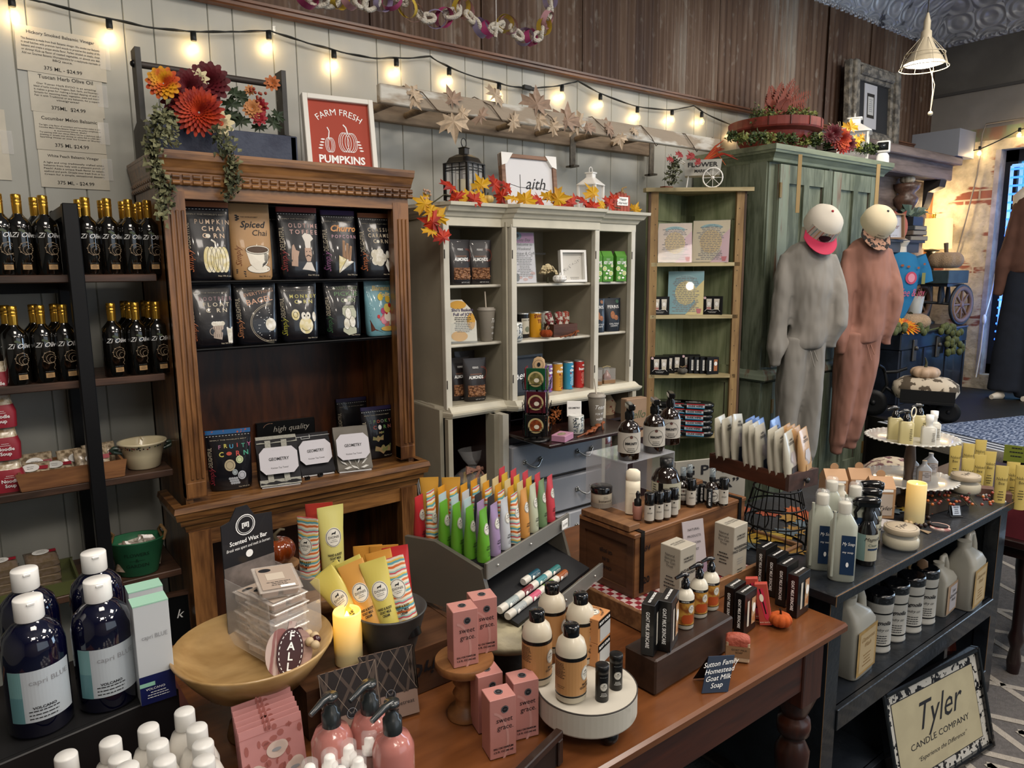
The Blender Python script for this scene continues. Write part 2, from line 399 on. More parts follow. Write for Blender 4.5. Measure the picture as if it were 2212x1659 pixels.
N.links.new(vo.outputs['Distance'],ml.inputs[0]);N.links.new(ml.outputs[0],sn.inputs[0])
bp=node(N,'Bump',Strength=.5,Distance=.02);N.links.new(sn.outputs[0],bp.inputs['Height']);N.links.new(bp.outputs[0],B.inputs['Normal'])
n=node(N,'TexNoise',v,Scale=5.,Detail=5.);N.links.new(ramp(N,n.outputs['Fac'],[(.30,'#5a5a5e'),(.34,'#b4b6bc'),(.7,'#c8cad0')]),B.inputs['Base Color'])
B.inputs['Roughness'].default_value=.35;B.inputs['Metallic'].default_value=.25
b=MB();b.box((WX0,WY1,3.95),(WX1+.3,.1,4.05),tin);pf=[(0,ZC),(.03,ZC),(.035,ZC+.035),(.02,ZC+.05)]
for i in range(9):t=i/8*pi/2;pf.append((.04+.34*(1-cos(t)),ZC+.06+.27*sin(t)))
vs=[]
for dx,dz in pf:vs+=[(WX0,-dx,dz),(WX1,-dx,dz)]
b.add(vs,[(2*i,2*i+1,2*i+3,2*i+2) for i in range(len(pf)-1)],tin,True);vs=[]
for dx,dz in pf:vs+=[(WX1-dx,0,dz),(WX1-dx,WY1,dz)]
b.add(vs,[(2*i,2*i+1,2*i+3,2*i+2) for i in range(len(pf)-1)],tin,True)
k=0
while k*.035<5:b.ball((3+k*.035,-.036,ZC+.018),.014,tin,6,4);k+=1
for k in range(90):b.ball((WX1-.036,-.05-k*.035,ZC+.018),.014,tin,6,4)
struct('ceiling',b)
cf=mat('#2c3438',.95,c2='#4a555a',ns=160.,lo=.35,hi=.7,bump=.6,bs=300.)
b=MB();b.box((WX0,WY1,-.1),(WX1+.3,.1,0),cf);struct('floor',b)
b=MB();fr=mat('#15161a',.4);pl=mat('#b0a8a6',.8,noise=.3,ns=12.)
for y0,y1,z0,z1 in ((wy0,wy0-.1,wz0,wz1),(wy1,wy1+.1,wz0,wz1),(wy0,wy1,wz0,wz0+.09),(wy0,wy1,wz1-.1,wz1)):b.box((XE+.12,min(y0,y1),z0),(XE+.2,max(y0,y1),z1),fr)
b.box((XE-.005,wy0-.001,wz0),(XE+.12,wy0+.04,wz1),pl)
wf=struct('window_1',b);b=MB();b.box((XE+.15,wy1+.1,wz0+.09),(XE+.158,wy0-.1,wz1-.1),glassy('#cfe8ff',.06));struct('window_pane',b,wf)
b=MB();sd=mat('#4aa0b8',.7,noise=.12,ns=4.)
for i in range(40):z=.2+i*.16;b.prism([(-.03,z),(.0,z+.16),(.05,z+.16),(.05,z)],9,sd,'xz',0) if 0 else b.box((14-.02,-5,z),(14.1,5,z+.15),sd)
b.box((14.03,-5,0),(14.4,5,7),mat('#22566a',.7))
tagit(b.build('house'),'blue green boarded house across the street outside the window','house')
b=MB();b.box((XE+.3,-8,-.3),(30,8,-.05),mat('#8d98a0',.9));struct('ground',b)
b=MB();wt=mat('#e8f0f4',.5);
for i in range(22):
 y=-4+i*.3;b.tube([(12.9,y,1.55),(12.9,y+.15,1.85),(12.9,y+.3,1.55)],.02,wt,4)
b.tube([(12.9,-4,1.55),(12.9,2.6,1.55)],.03,wt,4);b.tube([(12.9,-4,1.85),(12.9,2.6,1.85)],.03,wt,4)
for y in (-4,-1,2.6):b.box((12.87,y-.03,-.05),(12.93,y+.03,1.85),wt)
tagit(b.build('truss_railing'),'white truss railing outside in front of the blue green house','railing')
ZP=.53
pa,pb=onZ(1873,905,ZP),onZ(2225,990,ZP)
dk=mat('#17130f',.6,noise=.3,ns=9.)
PA,PB_=pa,pb
b=MB();pts=[(5.4,pa.y+.06),(pb.x,pb.y),(7.38,pb.y-.3),(7.38,-.02),(5.4,-.02)]
b.prism(pts,ZP,dk,'xy',0);tagit(b.build('display_platform'),'dark wooden platform of the window display','platform')
# ======== LARGE FURNITURE ========
# --- oak bookcase ---
OAK=woodm('#4e2f17','#8f6136','z',16,.35,.3);OAKX=woodm('#50321a','#946638','x',16,.35,.3);OAKB=woodm('#2c1509','#5d3115','z',7,.4,.2,k=5)
t=thing('bookcase','tall brown oak bookcase with a toothed cornice, full of popcorn bags','bookcase',(1.05,-.24,0))
bx0,bx1,fy=-.475,.475,-.23
b=MB()
for s_ in (-1,1):
 b.box((s_*.475,fy,.0),(s_*.45,.23,1.99),OAK)
b.box((bx0,.2,0),(bx1,.225,2.0),OAKB);b.box((bx0+.02,fy+.03,1.93),(bx1-.02,.22,1.95),OAKB);b.box((bx0,fy-.0155,1.9),(bx1,fy+.031,1.99),OAKX)
b.box((bx0,fy,0),(bx1,.22,.1),OAKX);b.build('case',t)
for s_ in (-1,1):
 b=MB();x0=s_*.475;x1=s_*.403;a,c=min(x0,x1),max(x0,x1)
 b.box((a,fy-.018,.83),(c,fy+.03,1.925),OAK)
 for k in range(3):b.box((a+.02+k*.018,fy-.024,.9),(a+.03+k*.018,fy-.018,1.86),OAK,.002)
 b.box((a,fy-.02,.83),(c,fy+.03,.89),OAK,.004);b.box((a-.003,fy-.018,.1),(c+.003,fy+.03,.70),OAK)
 b.build('pilaster',t)
b=MB()
prof=[(-.0,1.945),(-.01,1.945),(-.012,1.955),(-.014,1.985),(-.018,1.99),(-.02,2.0),(-.028,2.022),(-.032,2.028),(-.035,2.052),(-.0,2.052)]
def cornice(b,prof,x0,x1,yf,yb,m,k=1.):
 path=lambda d:[(x0+d*k,yb),(x0+d*k,yf+d),(x1-d*k,yf+d),(x1-d*k,yb)]
 vs=[]
 for d,z in prof:vs+=[(p[0],p[1],z) for p in path(d)]
 fs=[(i*4+j,i*4+j+1,(i+1)*4+j+1,(i+1)*4+j) for i in range(len(prof)-1) for j in range(3)]
 b.add(vs,fs,m)
cornice(b,prof,bx0,bx1,fy-.015,.22,OAKX,.5);b.box((bx0-.018,fy-.05,2.045),(bx1+.018,.225,2.056),OAKX);b.build('cornice',t)
b=MB()
for k in range(29):
 x=bx0-.008+k*.0336
 for z in (1.952,1.972):b.tube([(x+.008,fy-.028,z),(x+.031,fy-.028,z)],.009,OAKX,8)
for k in range(13):
 y=fy+k*.035
 for z in (1.952,1.972):b.tube([(bx0-.004,y,z),(bx0-.004,y+.025,z)],.009,OAKX,8)
b.build('dentil_band',t)
b=MB();b.box((bx0+.01,fy-.03,.79),(bx1-.01,.2,.81),OAKX)
cornice(b,[(0,.70),(-.01,.705),(-.015,.73),(-.03,.735),(-.032,.755),(-.045,.76),(-.05,.785),(-.055,.79),(-.05,.81),(-.02,.812)],bx0,bx1,fy,.0,OAKX)
b.box((bx0,fy-.005,.64),(bx1,fy+.02,.705),OAKX);b.build('ledge',t)
for z in (1.612,1.366):
 b=MB();b.box((-.40,fy+.04,z-.008),(.40,.2,z-.003),mat('#0e0e10',.5));b.tube([(-.40,fy+.03,z),(.40,fy+.03,z)],.006,WIRE,6)
 for k in range(9):b.tube([(-.4+.1*k,fy+.03,z-.004),(-.4+.1*k,.2,z-.004)],.003,WIRE,4)
 b.build('wire_shelf',t)
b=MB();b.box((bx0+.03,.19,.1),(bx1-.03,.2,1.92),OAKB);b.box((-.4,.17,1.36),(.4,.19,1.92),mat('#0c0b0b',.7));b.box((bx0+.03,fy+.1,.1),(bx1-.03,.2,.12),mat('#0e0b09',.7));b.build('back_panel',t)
BK=Vector((1.05,-.24,0))
# --- iron and wood shelf unit on the left ---
t=thing('shelf_unit','black metal frame shelf unit with dark wooden boards beside the bookcase','shelves',(0,-.25,0))
SW=woodm('#2e1f15','#54392a','x',18,.5,.1);SHX0,SHX1=-1.3,.555
for z in (1.642,1.287,.93,.542):
 b=MB();b.box((SHX0,-.15,z-.026),(SHX1,.2,z),SW,.003);b.build('shelf_board',t)
fm=mat('#0d0d0f',.45,m=.3)
px=onY(147,442,-.42).x
for x in (px-.02,-1.28):
 for y in (-.19,.18):
  b=MB();b.box((x,y,0),(x+.045,y+.045,1.872),fm,.003);b.build('post',t)
 for z in (1.83,1.588,.49):
  b=MB();b.box((x,-.15,z),(x+.04,.18,z+.035),fm);b.build('crossbar',t)
for z in (1.575,.47):b=MB();b.box((-1.28,.185,z),(px,.215,z+.04),fm);b.build('back_rail',t)
# --- grey hutch ---
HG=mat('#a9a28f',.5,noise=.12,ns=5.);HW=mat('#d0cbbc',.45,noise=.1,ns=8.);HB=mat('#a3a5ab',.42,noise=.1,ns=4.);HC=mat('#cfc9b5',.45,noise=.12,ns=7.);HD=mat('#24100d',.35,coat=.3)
OLD=mat('#3a3128',.7)
hx=(1.765,2.105,2.665,2.985);hf=(-.40,-.45,-.40)
t=thing('hutch','pale grey painted hutch with a stepped cornice and open shelves','hutch',(0,0,0))
b=MB();b.box((hx[0],-.02,1.0),(hx[3],-.004,1.90),HG);b.box((hx[0]+.01,-.38,1.855),(hx[3],-.02,1.875),HG)
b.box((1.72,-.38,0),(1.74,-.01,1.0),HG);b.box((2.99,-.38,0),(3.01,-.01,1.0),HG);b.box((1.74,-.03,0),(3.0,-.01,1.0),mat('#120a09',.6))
b.box((hx[0],-.39,1.006),(hx[3],-.02,1.0145),HG)
for x in hx[:1]+hx[3:]:b.box((x-.012,-.39,1.0),(x+.006,-.01,1.88),HG)
for x in hx[1:3]:b.box((x-.014,-.42,1.0),(x+.014,-.01,1.88),HG)
b.build('carcass',t)
for x,y in ((hx[0],-.405),(hx[1]+.008,-.455),(hx[2]-.004,-.455),(hx[3],-.405)):
 b=MB();b.box((x-.019,y,1.0),(x+.013,y+.03,1.86),HW,.002)
 b.box((x-.017,y-.002,1.1),(x-.012,y,1.14),OLD);b.box((x-.017,y-.002,1.7),(x-.012,y,1.74),OLD);b.build('stile',t)
for x in (hx[1]-.02,hx[2]+.02):
 b=MB();b.box((x-.006,-.43,1.0),(x+.006,-.40,1.87),HG);b.build('stile',t)
for i in range(3):
 for z in (1.578,1.300):
  b=MB();b.box((hx[i]+.01,hf[i]+.03,z-.014),(hx[i+1]-.01,-.02,z),HW,.004);b.build('shelf',t)
def steps(d):return [(hx[0]+.035+d,0),(hx[0]-.03+d*.2+.0,-.30+d),(hx[0]-.01,-.40+d),(hx[1]-.035,-.40+d),(hx[1]-.005,-.455+d),(hx[2]+.005,-.455+d),(hx[2]+.035,-.40+d),(hx[3]+.01-d,-.40+d),(hx[3]+.015-d,0)]
def stepped(b,prof,m,base=None):
 vs=[];n=9
 for d,z in prof:vs+=[(p[0]+(d if k==0 else 0),p[1],z) for k,p in enumerate(steps(d))]
 b.add(vs,[(i*n+j,i*n+j+1,(i+1)*n+j+1,(i+1)*n+j) for i in range(len(prof)-1) for j in range(n-1)],m)
 pts=steps(prof[-1][0]);b.add([(p[0],p[1],prof[-1][1]) for p in pts],[tuple(range(n))[::-1]],m)
b=MB();stepped(b,[(.01,1.845),(-.004,1.848),(-.004,1.885),(-.012,1.89),(-.02,1.905),(-.035,1.912),(-.045,1.93),(-.06,1.935),(-.062,1.95)],HC);b.build('cornice',t)
b=MB();stepped(b,[(.01,.955),(-.01,.96),(-.03,.962),(-.04,.975),(-.042,.985),(-.03,.99),(-.02,1.003),(-.012,1.012)],HC);b.build('waist_moulding',t)
b=MB()
b.box((1.735,-.43,0),(1.76,-.40,.96),HG);b.box((1.97,-.47,.0),(2.0,-.40,.96),HG);b.box((2.0,-.50,0),(2.035,-.42,.96),HW);b.box((2.665,-.50,0),(2.69,-.42,.96),HW)
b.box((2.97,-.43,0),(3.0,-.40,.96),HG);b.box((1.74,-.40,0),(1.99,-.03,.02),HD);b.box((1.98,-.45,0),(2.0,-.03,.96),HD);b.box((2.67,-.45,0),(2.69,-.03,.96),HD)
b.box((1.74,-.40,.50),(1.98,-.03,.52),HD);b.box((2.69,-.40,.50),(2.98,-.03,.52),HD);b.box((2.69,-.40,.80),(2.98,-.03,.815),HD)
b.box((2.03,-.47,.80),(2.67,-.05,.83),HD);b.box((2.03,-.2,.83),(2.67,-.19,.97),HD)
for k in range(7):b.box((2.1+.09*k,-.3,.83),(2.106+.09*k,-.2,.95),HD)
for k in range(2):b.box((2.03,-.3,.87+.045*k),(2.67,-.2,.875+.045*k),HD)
b.build('base_case',t)
b=MB();b.box((2.04,-.80,.845),(2.66,-.47,.862),HD,.004);b.build('drop_leaf',t)
for i,(z0,z1) in enumerate(((.60,.80),(.40,.59),(.20,.39),(.03,.19))):
 d=MB();d.box((2.045,-.515,z0+.006),(2.655,-.44,z1-.006),HB,.006);d.box((2.04,-.50,z0-.004),(2.66,-.45,z0+.004),OLD);dr=d.build('drawer',t)
 for x in (2.15,2.50):
  h=MB();z=(z0+z1)/2+.01;pts=[]
  for k in range(9):u=k/8;pts.append((x+.1*u-.05+.02,-.525-.02*sin(pi*u),z-.028*sin(pi*u)))
  h.tube(pts,[.006,.004,.005,.006,.007,.006,.005,.004,.006],SILV,6)
  for q in (pts[0],pts[-1]):
   for k in range(5):a=k*2*pi/5;h.ball((q[0]+.009*cos(a),-.519,q[2]+.009*sin(a)),.006,SILV,6,4)
  h.build('handle',dr)
  # --- corner cabinet made of old doors ---
GRN=woodm('#66704e','#8b9270','z',9,.7,0,k=7);GRN2=woodm('#5d6c50','#7f8d6e','z',8,.7,0,k=7);GRN3=woodm('#77603f','#8b9a78','z',10,.7,0,.42,.56,7);PINE=woodm('#9a8a62','#c2b58c','x',16,.6,0)
cl=onY(1397,567,-.25);wv=rt*.58;cc=cl+wv*.5
t=thing('corner_cabinet','green corner cabinet made of old doors with pale shelves','cabinet',(cc.x,cc.y,0),-YAW)
hw=.275;dd=hw
def wing(s,m,z1):
 b=MB();A=Vector((s*hw,0));Bp=Vector((0,dd));d=(Bp-A);L=d.length;ang=math.atan2(d.y,d.x)
 b.at((A.x,A.y,0),(0,0,ang));o=-.0 if s<0 else 0
 y0,y1=(0,.03) if s<0 else (-.03,0)
 b.box((0,y0,.02),(L,y1,z1),m)
 yi=y0 if s<0 else y1;k=-.008 if s<0 else .008
 for u0,u1,v0,v1 in ((0,.07,0.02,z1),(L-.07,L,.02,z1),(0,L,.02,.2),(0,L,1.93,z1),(0,L,.95,1.06)):b.box((u0,min(yi,yi+k),v0),(u1,max(yi,yi+k),v1),m)
 b.box((.068,min(yi,yi+k*.6),.2),(.078,max(yi,yi+k*.6),.95),OLD);return b
wing(-1,GRN,2.09).build('door_panel',t);wing(1,GRN,2.09).build('door_panel',t)
for s_ in (-1,1):
 b=MB();e=woodm('#7c5f3c','#a08356','z',14,.7,0);x=s_*hw;b.box((min(x,x-s_*.045),-.012,0),(max(x,x-s_*.045),.016,2.09),e)
 for k in range(22):b.box((x-s_*.03,-.013,.1+k*.09),(x-s_*.026,-.012,.106+k*.09),OLD)
 b.box((min(x,x+s_*.012),-.014,0),(max(x,x+s_*.012),.018,2.09),woodm('#3b2a1e','#5d4432','z',14,.7,0));b.build('edge_strip',t)
b=MB();b.prism([(-.31,-.04),(.32,-.04),(.33,.0),(.05,.28),(-.05,.28),(-.32,.0)],.022,PINE,'xy',2.09);b.build('top',t)
CZ=[zat(cc,567),zat(cc,680),zat(cc,808),zat(cc,938)]
for z in CZ:
 b=MB();b.prism([(-.265,-.012),(.262,-.012),(0,.25)],.022,PINE,'xy',z-.022);b.build('shelf',t)
CAB=cc
# --- green armoire ---
AG=woodm('#474f3e','#6b7362','z',10,.65,0,.4,.62,6);AG2=woodm('#6a5646','#76806f','z',12,.65,0,.36,.5,7);AX=woodm('#5f6854','#7c856e','x',10,.6,0)
ax0,ax1,ay=3.97,5.32,-.60
t=thing('armoire','tall weathered green wooden armoire with panelled doors','armoire',(0,0,0))
b=MB();b.box((ax0,ay+.02,.08),(ax1,-.01,2.33),AG);b.box((ax0-.02,ay,.08),(ax1+.02,-.01,.96),AG)
for y0,y1 in ((-.57,-.45),(-.16,-.02)):b.box((ax0-.012,y0,1.0),(ax0,y1,2.3),AG)
for z0,z1 in ((2.1,2.3),(1.0,1.12)):b.box((ax0-.010,-.45,z0),(ax0,-.16,z1),AG)
for y in (-.45,-.3,-.16):b.box((ax0-.024,y-.004,.12),(ax0-.019,y+.004,.9),OLD)
b.build('case',t)
for i in range(2):
 x0=ax0+.06+i*.615;x1=x0+.60
 for z0,z1,nm in ((1.02,2.27,'door'),(.12,.93,'door')):
  b=MB();y=ay-.002 if z0>1 else ay-.02
  b.box((x0,y,z0),(x1,y+.02,z1),AG)
  for a,c,e,f,g_ in ((x0,x0+.1,z0,z1,0),(x1-.1,x1,z0,z1,0),(x0+.1,x1-.1,z1-.11,z1,1),(x0+.1,x1-.1,z0,z0+.13,1),((x0+x1)/2-.03,(x0+x1)/2+.03,z0+.13,z1-.11,1)):b.box((a,y-.018+g_*.002,e),(c,y+.001,f),AG2 if c==x0+.1 and z0>1 else AG)
  for a in (x0+.1,x1-.108):b.box((a,y-.004,z0+.13),(a+.008,y+.002,z1-.11),OLD)
  d=b.build(nm,t)
  hxx=x0-.005 if i==0 else x1-.01;hm=mat('#7a6238',.4,m=.6)
  for zz in (z0+.15,z1-.2):h=MB();h.box((hxx,y-.024,zz),(hxx+.02,y-.016,zz+.09),hm);h.build('hinge',d)
  if i==0 and z0>1:
   h=MB();
   for q in (x1-.035,x1+.02):h=MB();h.box((q,y-.03,1.66),(q+.035,y-.018,1.71),SILV,.004);h.ball((q+.017,y-.034,1.685),.01,SILV,8,5);h.build('latch',d)
b=MB();b.box((x0-.04,ay-.008,1.0),(x0-.005,ay+.01,2.3),mat('#33372f',.7));b.build('door_gap_strip',t)
b=MB();cornice(b,[(0,2.28),(-.012,2.285),(-.018,2.30),(-.04,2.325),(-.05,2.33),(-.055,2.345),(-.06,2.345),(-.06,2.375),(0,2.375)],ax0,ax1,ay,-.01,AX)
b.box((ax0-.05,ay-.05,2.365),(ax1+.05,-.01,2.374),AX);b.build('cornice',t)
b=MB();cornice(b,[(0,.93),(-.03,.935),(-.05,.95),(-.045,.975),(-.03,.985),(-.02,1.0),(0,1.01)],ax0,ax1,ay,-.01,AG2);b.build('waist_moulding',t)
b=MB();b.box((ax0-.03,ay-.02,0),(ax1+.03,-.02,.1),AG2);b.build('plinth',t)
# --- wooden sales table ---
TW=woodm('#4a2814','#7c4b28','x',6,.25,.4,k=6,lo=.25,hi=.75);TD=woodm('#2f140b','#4f2413','x',12,.35,.3);TDZ=woodm('#2f140b','#4f2413','z',12,.35,.3)
t=thing('sales_table','reddish brown wooden table with turned legs in the foreground','table',(0,0,0))
TX0,TX1,TY0,TY1=-.55,1.70,-2.37,-1.42;ZT_=.76
b=MB();b.box((TX0,TY0,.735),(TX1,TY1,ZT_),TW,.006);b.build('tabletop',t)
b=MB();b.box((TX0+.07,TY0+.045,.60),(TX1-.07,TY0+.07,.735),TD);b.box((TX0+.07,TY1-.07,.60),(TX1-.07,TY1-.045,.735),TD)
for x in (TX0+.05,TX1-.075):b.box((x,TY0+.07,.60),(x+.025,TY1-.07,.735),TD)
b.build('apron',t)
for x in (TX0+.085,TX1-.085):
 for y in (TY0+.085,TY1-.085):
  b=MB().at((x,y,0));b.box((-.045,-.045,.55),(.045,.045,.735),TDZ,.003)
  b.loft([(.50,.03,.03),(.53,.04,.04,3),(.555,.045,.045,6)],TDZ,20)
  b.lathe([(.02,0),(.028,.02),(.022,.1),(.03,.25),(.042,.36),(.044,.40),(.03,.43),(.024,.44),(.04,.45),(.043,.47),(.04,.49),(.026,.50),(.03,.51)],TDZ,20);b.build('leg',t)
  # --- black console ---
BP=mat('#14171c',.38,c2='#1d2229',ns=8.,coat=.15,bump=.15,bs=60.);WORN=mat('#6f5335',.6)
t=thing('console_table','black distressed console table with a full shelf and cubbies','console',(0,0,0))
KX0,KX1,KY0,KY1,KZ=1.735,3.06,-2.315,-1.72,.80
b=MB();b.box((KX0,KY0,KZ-.03),(KX1,KY1,KZ),BP,.004);b.tube([(KX0,KY0,KZ-.001),(KX1,KY0,KZ-.001)],.0016,WORN,4);b.tube([(KX0,KY0,KZ-.03),(KX0,KY0,KZ)],.0014,WORN,4);b.build('tabletop',t)
for x in (KX0+.03,KX1-.11):
 for y in (KY0+.03,KY1-.08):
  b=MB();b.box((x,y,.0145),(x+.07,y+.05,KZ-.03),BP,.003);b.tube([(x,y,.02),(x,y,KZ-.03)],.0012,WORN,4);b.build('leg',t)
for z in (.42,.13):
 b=MB();b.box((KX0+.05,KY0+.04,z-.025),(KX1-.08,KY1-.04,z),BP);b.box((KX0+.1,KY0+.025,z-.065),(KX1-.11,KY0+.045,z),BP,.002);b.build('shelf',t)
for x in (KX0+.44,KX0+.86):
 b=MB();b.box((x,KY0+.045,.13),(x+.025,KY1-.06,.40),BP);b.build('divider',t)
b=MB();b.box((KX0+.06,KY1-.05,.08),(KX1-.06,KY1-.035,KZ-.03),mat('#08090b',.7));b.build('back_panel',t)
for x in (KX0+.04,KX1-.10):b=MB();b.box((x,KY0+.08,.12),(x+.02,KY1-.08,KZ-.03),BP);b.build('side_panel',t)
t=MB();rg=mat('#565250',.95,noise=.2,ns=60.,bump=.5,bs=200.);rl=mat('#938c82',.95,noise=.1,ns=60.,bump=.5,bs=200.)
rc=onZ(2212,1560,0)
e1=onZ(2212,1500,0);
t.at((3.35,-2.28,0),(0,0,R(0)));W2,H2=1.5,.45
t.box((-W2,-.33,0),(W2,.75,.012),rg)
f=fplane((0,0,.012),'+z')
for k in range(12):
 x=-1.5+k*.28
 t.line(f,[(x,-.3),(x+.14,-.02),(x,.25),(x+.14,.5)],.03,rl,.001+.0002*(k%3));t.line(f,[(x+.28,-.3),(x+.14,-.02),(x+.28,.25)],.03,rl,.0018)
 t.line(f,[(x+.07,-.32),(x+.14,-.17),(x+.21,-.32)],.03,rl,.0022)
tagit(t.build('area_rug'),'grey rug with pale zigzag lines beneath the black console table','rug')
# ======== MAKERS ========
def mk(name,cat,group,*parts):
 t=thing(name,None,cat,group=group)
 for p in parts:b=MB();p[1](b);b.build(p[0],t)
 return Proto(t)
def mk1(name,cat,group,fn):
 b=MB();fn(b);return Proto(tagit(b.build(name),None,cat,group))
def face(p,extra=0.):return math.atan2(C0 .x-p[0],p[1]-C0 .y)+R(extra)
def circ(n,r,x=0,y=0,sx=1.,a0=0):return [(x+r*sx*cos(a0+2*pi*i/n),y+r*sin(a0+2*pi*i/n)) for i in range(n)]
def box6(b,w,d,h,m,bev=.0008):return b.box((-w/2,-d/2,0),(w/2,d/2,h),m,bev)
def leaf_maple(b,c,size,m,rot,vein=None):
 pts=[(0,-.55),(.08,-.2),(.45,-.42),(.38,-.12),(.8,-.05),(.62,.12),(.72,.42),(.35,.28),(.34,.5),(.2,.42),(0,1.),(-.2,.42),(-.34,.5),(-.35,.28),(-.72,.42),(-.62,.12),(-.8,-.05),(-.38,-.12),(-.45,-.42),(-.08,-.2)]
 X=Matrix.Translation(c)@Euler(rot).to_matrix().to_4x4();s=size
 vs=[X@Vector((0,0,0))]+[X@Vector((x*s,y*s,-.35*s*(x*x+y*y)+.05*s*((i%3)-1))) for i,(x,y) in enumerate(pts)]
 n=len(pts);b.add([tuple(v) for v in vs],[(0,1+i,1+(i+1)%n) for i in range(n)],m)
def petal_flower(b,c,r,m,nrm=(0,-1,0),n=10,layers=3,core=None,w=.3,cup=.5):
 z=Vector(nrm).normalized();x=z.orthogonal().normalized();y=z.cross(x);c=Vector(c)
 for L in range(layers):
  rr=r*(1-.72*L/layers);lift=cup*1.9*L/layers+.08
  for i in range(n):
   a=2*pi*(i+.5*(L%2))/n;d=x*cos(a)+y*sin(a);e=z.cross(d)
   p0=c+d*rr*.08;p1=c+d*rr*.55*cos(lift)+z*rr*.55*sin(lift+.2);p2=c+d*rr*cos(lift)+z*rr*sin(lift)
   b.add([tuple(p0),tuple(p1-e*rr*w),tuple(p2-e*rr*w*.35),tuple(p2+d*rr*.06),tuple(p2+e*rr*w*.35),tuple(p1+e*rr*w),tuple(p1-z*rr*.06)],[(0,6,1),(0,5,6),(1,6,2),(2,6,3),(3,6,4),(4,6,5)],m,True)
 if core:b.ball(tuple(c+z*r*.12),r*.2,core,8,6)
def sprig(b,pts,m,ms,lr=.012,step=.012,spread=.02,r=.0015):
 P=[Vector(p) for p in pts];b.tube(pts,r,ms,4)
 for a,c in zip(P,P[1:]):
  k=max(1,int((c-a).length/step))
  for i in range(k):
   p=a.lerp(c,i/k)+Vector([random.uniform(-1,1)*spread for _ in range(3)])
   d=Vector([random.uniform(-1,1) for _ in range(3)]).normalized();e=d.orthogonal().normalized();l=lr*random.uniform(.6,1.2);g=d.cross(e)*l*.2
   b.add([tuple(p),tuple(p+d*l*.5+e*l*.45+g),tuple(p+d*l),tuple(p+d*l*.5-e*l*.45+g)],[(0,1,2,3)],m)
def pumpkin(b,r,m,ms,h=.75,n=8,stem=.35,fuzz=0):
 vs=[];N1,K=n*6,10
 for j in range(K+1):
  t=pi*j/K
  for i in range(N1):
   a=2*pi*i/N1;k=1-.13*(1-abs(sin(a*n/2)))**1.5;rr=r*sin(t)**.8*k if 0<j<K else .02*r
   vs.append((rr*cos(a),rr*sin(a),r*h*(1-cos(t)**1 if 0 else 1-cos(t)*(1-.25*abs(cos(t))**6*1))))
 b.add(vs,[(j*N1+i,j*N1+(i+1)%N1,(j+1)*N1+(i+1)%N1,(j+1)*N1+i) for j in range(K) for i in range(N1)],m,True)
 z=2*r*h*.86;b.tube([(0,0,z),(.02*r,0,z+stem*r*.5),(.12*r,.05*r,z+stem*r)],[.14*r,.09*r,.07*r],ms,7)
def tagtxt(b,f,u,v,w,lines,m,dy,sz,**k):
 for i,s in enumerate(lines):b.text(f,s,u,v-i*dy,sz,m,**k)
 # ======== LEFT SHELVES ========
BOT=mat('#0d0b08',.06,coat=1.)
bs=[(0,.034,.034),(.004,.037,.037),(.15,.037,.037),(.17,.034,.034),(.186,.02,.02),(.197,.0125,.0125),(.225,.012,.012)]
fb=fcyl(.0372)
def zi(b):
 g=mat('#8d7a62',.5);f=fb
 b.text(f,'Zi Olive',.004,.127,.022,TEXTW,sh=.35)
 for k in range(3):b.ring(f,.006+.004*k,.085-.004*k,.02-.005*k,.02-.005*k,.0012,g,n=18,a0=.6*k,a1=5.+k)
 for k in range(9):a=k*.75;b.ell(f,.006+.02*cos(a),.085+.02*sin(a),.003,.0018,g,n=8)
 b.line(f,[(.018,.07),(.022,.058),(.016,.05),(.02,.044)],.0012,g)
 b.ell(f,-.006,.143,.006,.004,mat('#4c5640',.5));b.ell(f,.002,.139,.005,.004,mat('#4c5640',.5))
 b.patch(f,-.01,.016,.018,.034,mat('#a9865a',.6),.001);b.fine(f,.003,.030,.02,.008,3,INK,.0016);b.fine(f,.003,.038,.03,.001,1,TEXTW)
OIL=mk('oil_bottle','bottle',None,('bottle_glass',lambda b:b.loft(bs,BOT,20)),('print',zi),('gold_capsule',lambda b:b.lathe([(.0135,.195),(.0142,.222),(.0142,.228),(.0136,.229),(.0146,.231),(.0146,.238),(.0136,.2385),(.0143,.24),(.0145,.255),(.012,.257)],GOLD,18)))
def oils(z,rowpx,cols,y,where,back=False):
 for i,px in enumerate(cols):
  p=onY(px,rowpx,y);p.z=z
  if back:lb='gold-capped dark oil bottle half hidden behind the front row on the %s shelf'%where
  else:lb='gold-capped dark oil bottle, %s from left in front row, %s shelf'%(ORD[i],where)
  OIL.put(p,lb,face(p,14),'olive oil bottles on the %s shelf'%where)
oils(1.642,440,(-6,35,92,183,230,276,317),-.36,'upper left');oils(1.642,440,(73,169,219,264,302),-.27,'upper left',1);oils(1.642,440,(80,291),-.18,'upper left',1)
oils(1.287,680,(26,86,135,240,292,337),-.36,'second left');oils(1.287,680,(11,72,118,280,322),-.27,'second left',1);oils(1.287,680,(270,313),-.18,'second left',1)
RED=mat('#8b1c2b',.5);BEAN=mat('#cbb89a',.6,c2='#8f7a5c',ns=90.)
def soup(b):
 b.loft([(0,.06,.035,4),(.05,.062,.036,4),(.075,.055,.03,3)],RED,20);f=fplane((0,-.036,0))
 b.loft([(.07,.055,.03,3),(.10,.05,.02,3),(.108,.052,.006,3)],mat('#d8cdb8',.25,c2='#a08a68',ns=70.,coat=.5),20)
 b.text(f,'Noodle\nSoup',.02,.03,.016,TEXTW,bold=.02);b.ell(f,-.03,.045,.014,.014,TEXTW);b.fine(f,.02,.055,.03,.006,2,TEXTW)
SO=mk1('soup_mix','soup mix','soup mixes stacked at the left edge',soup)
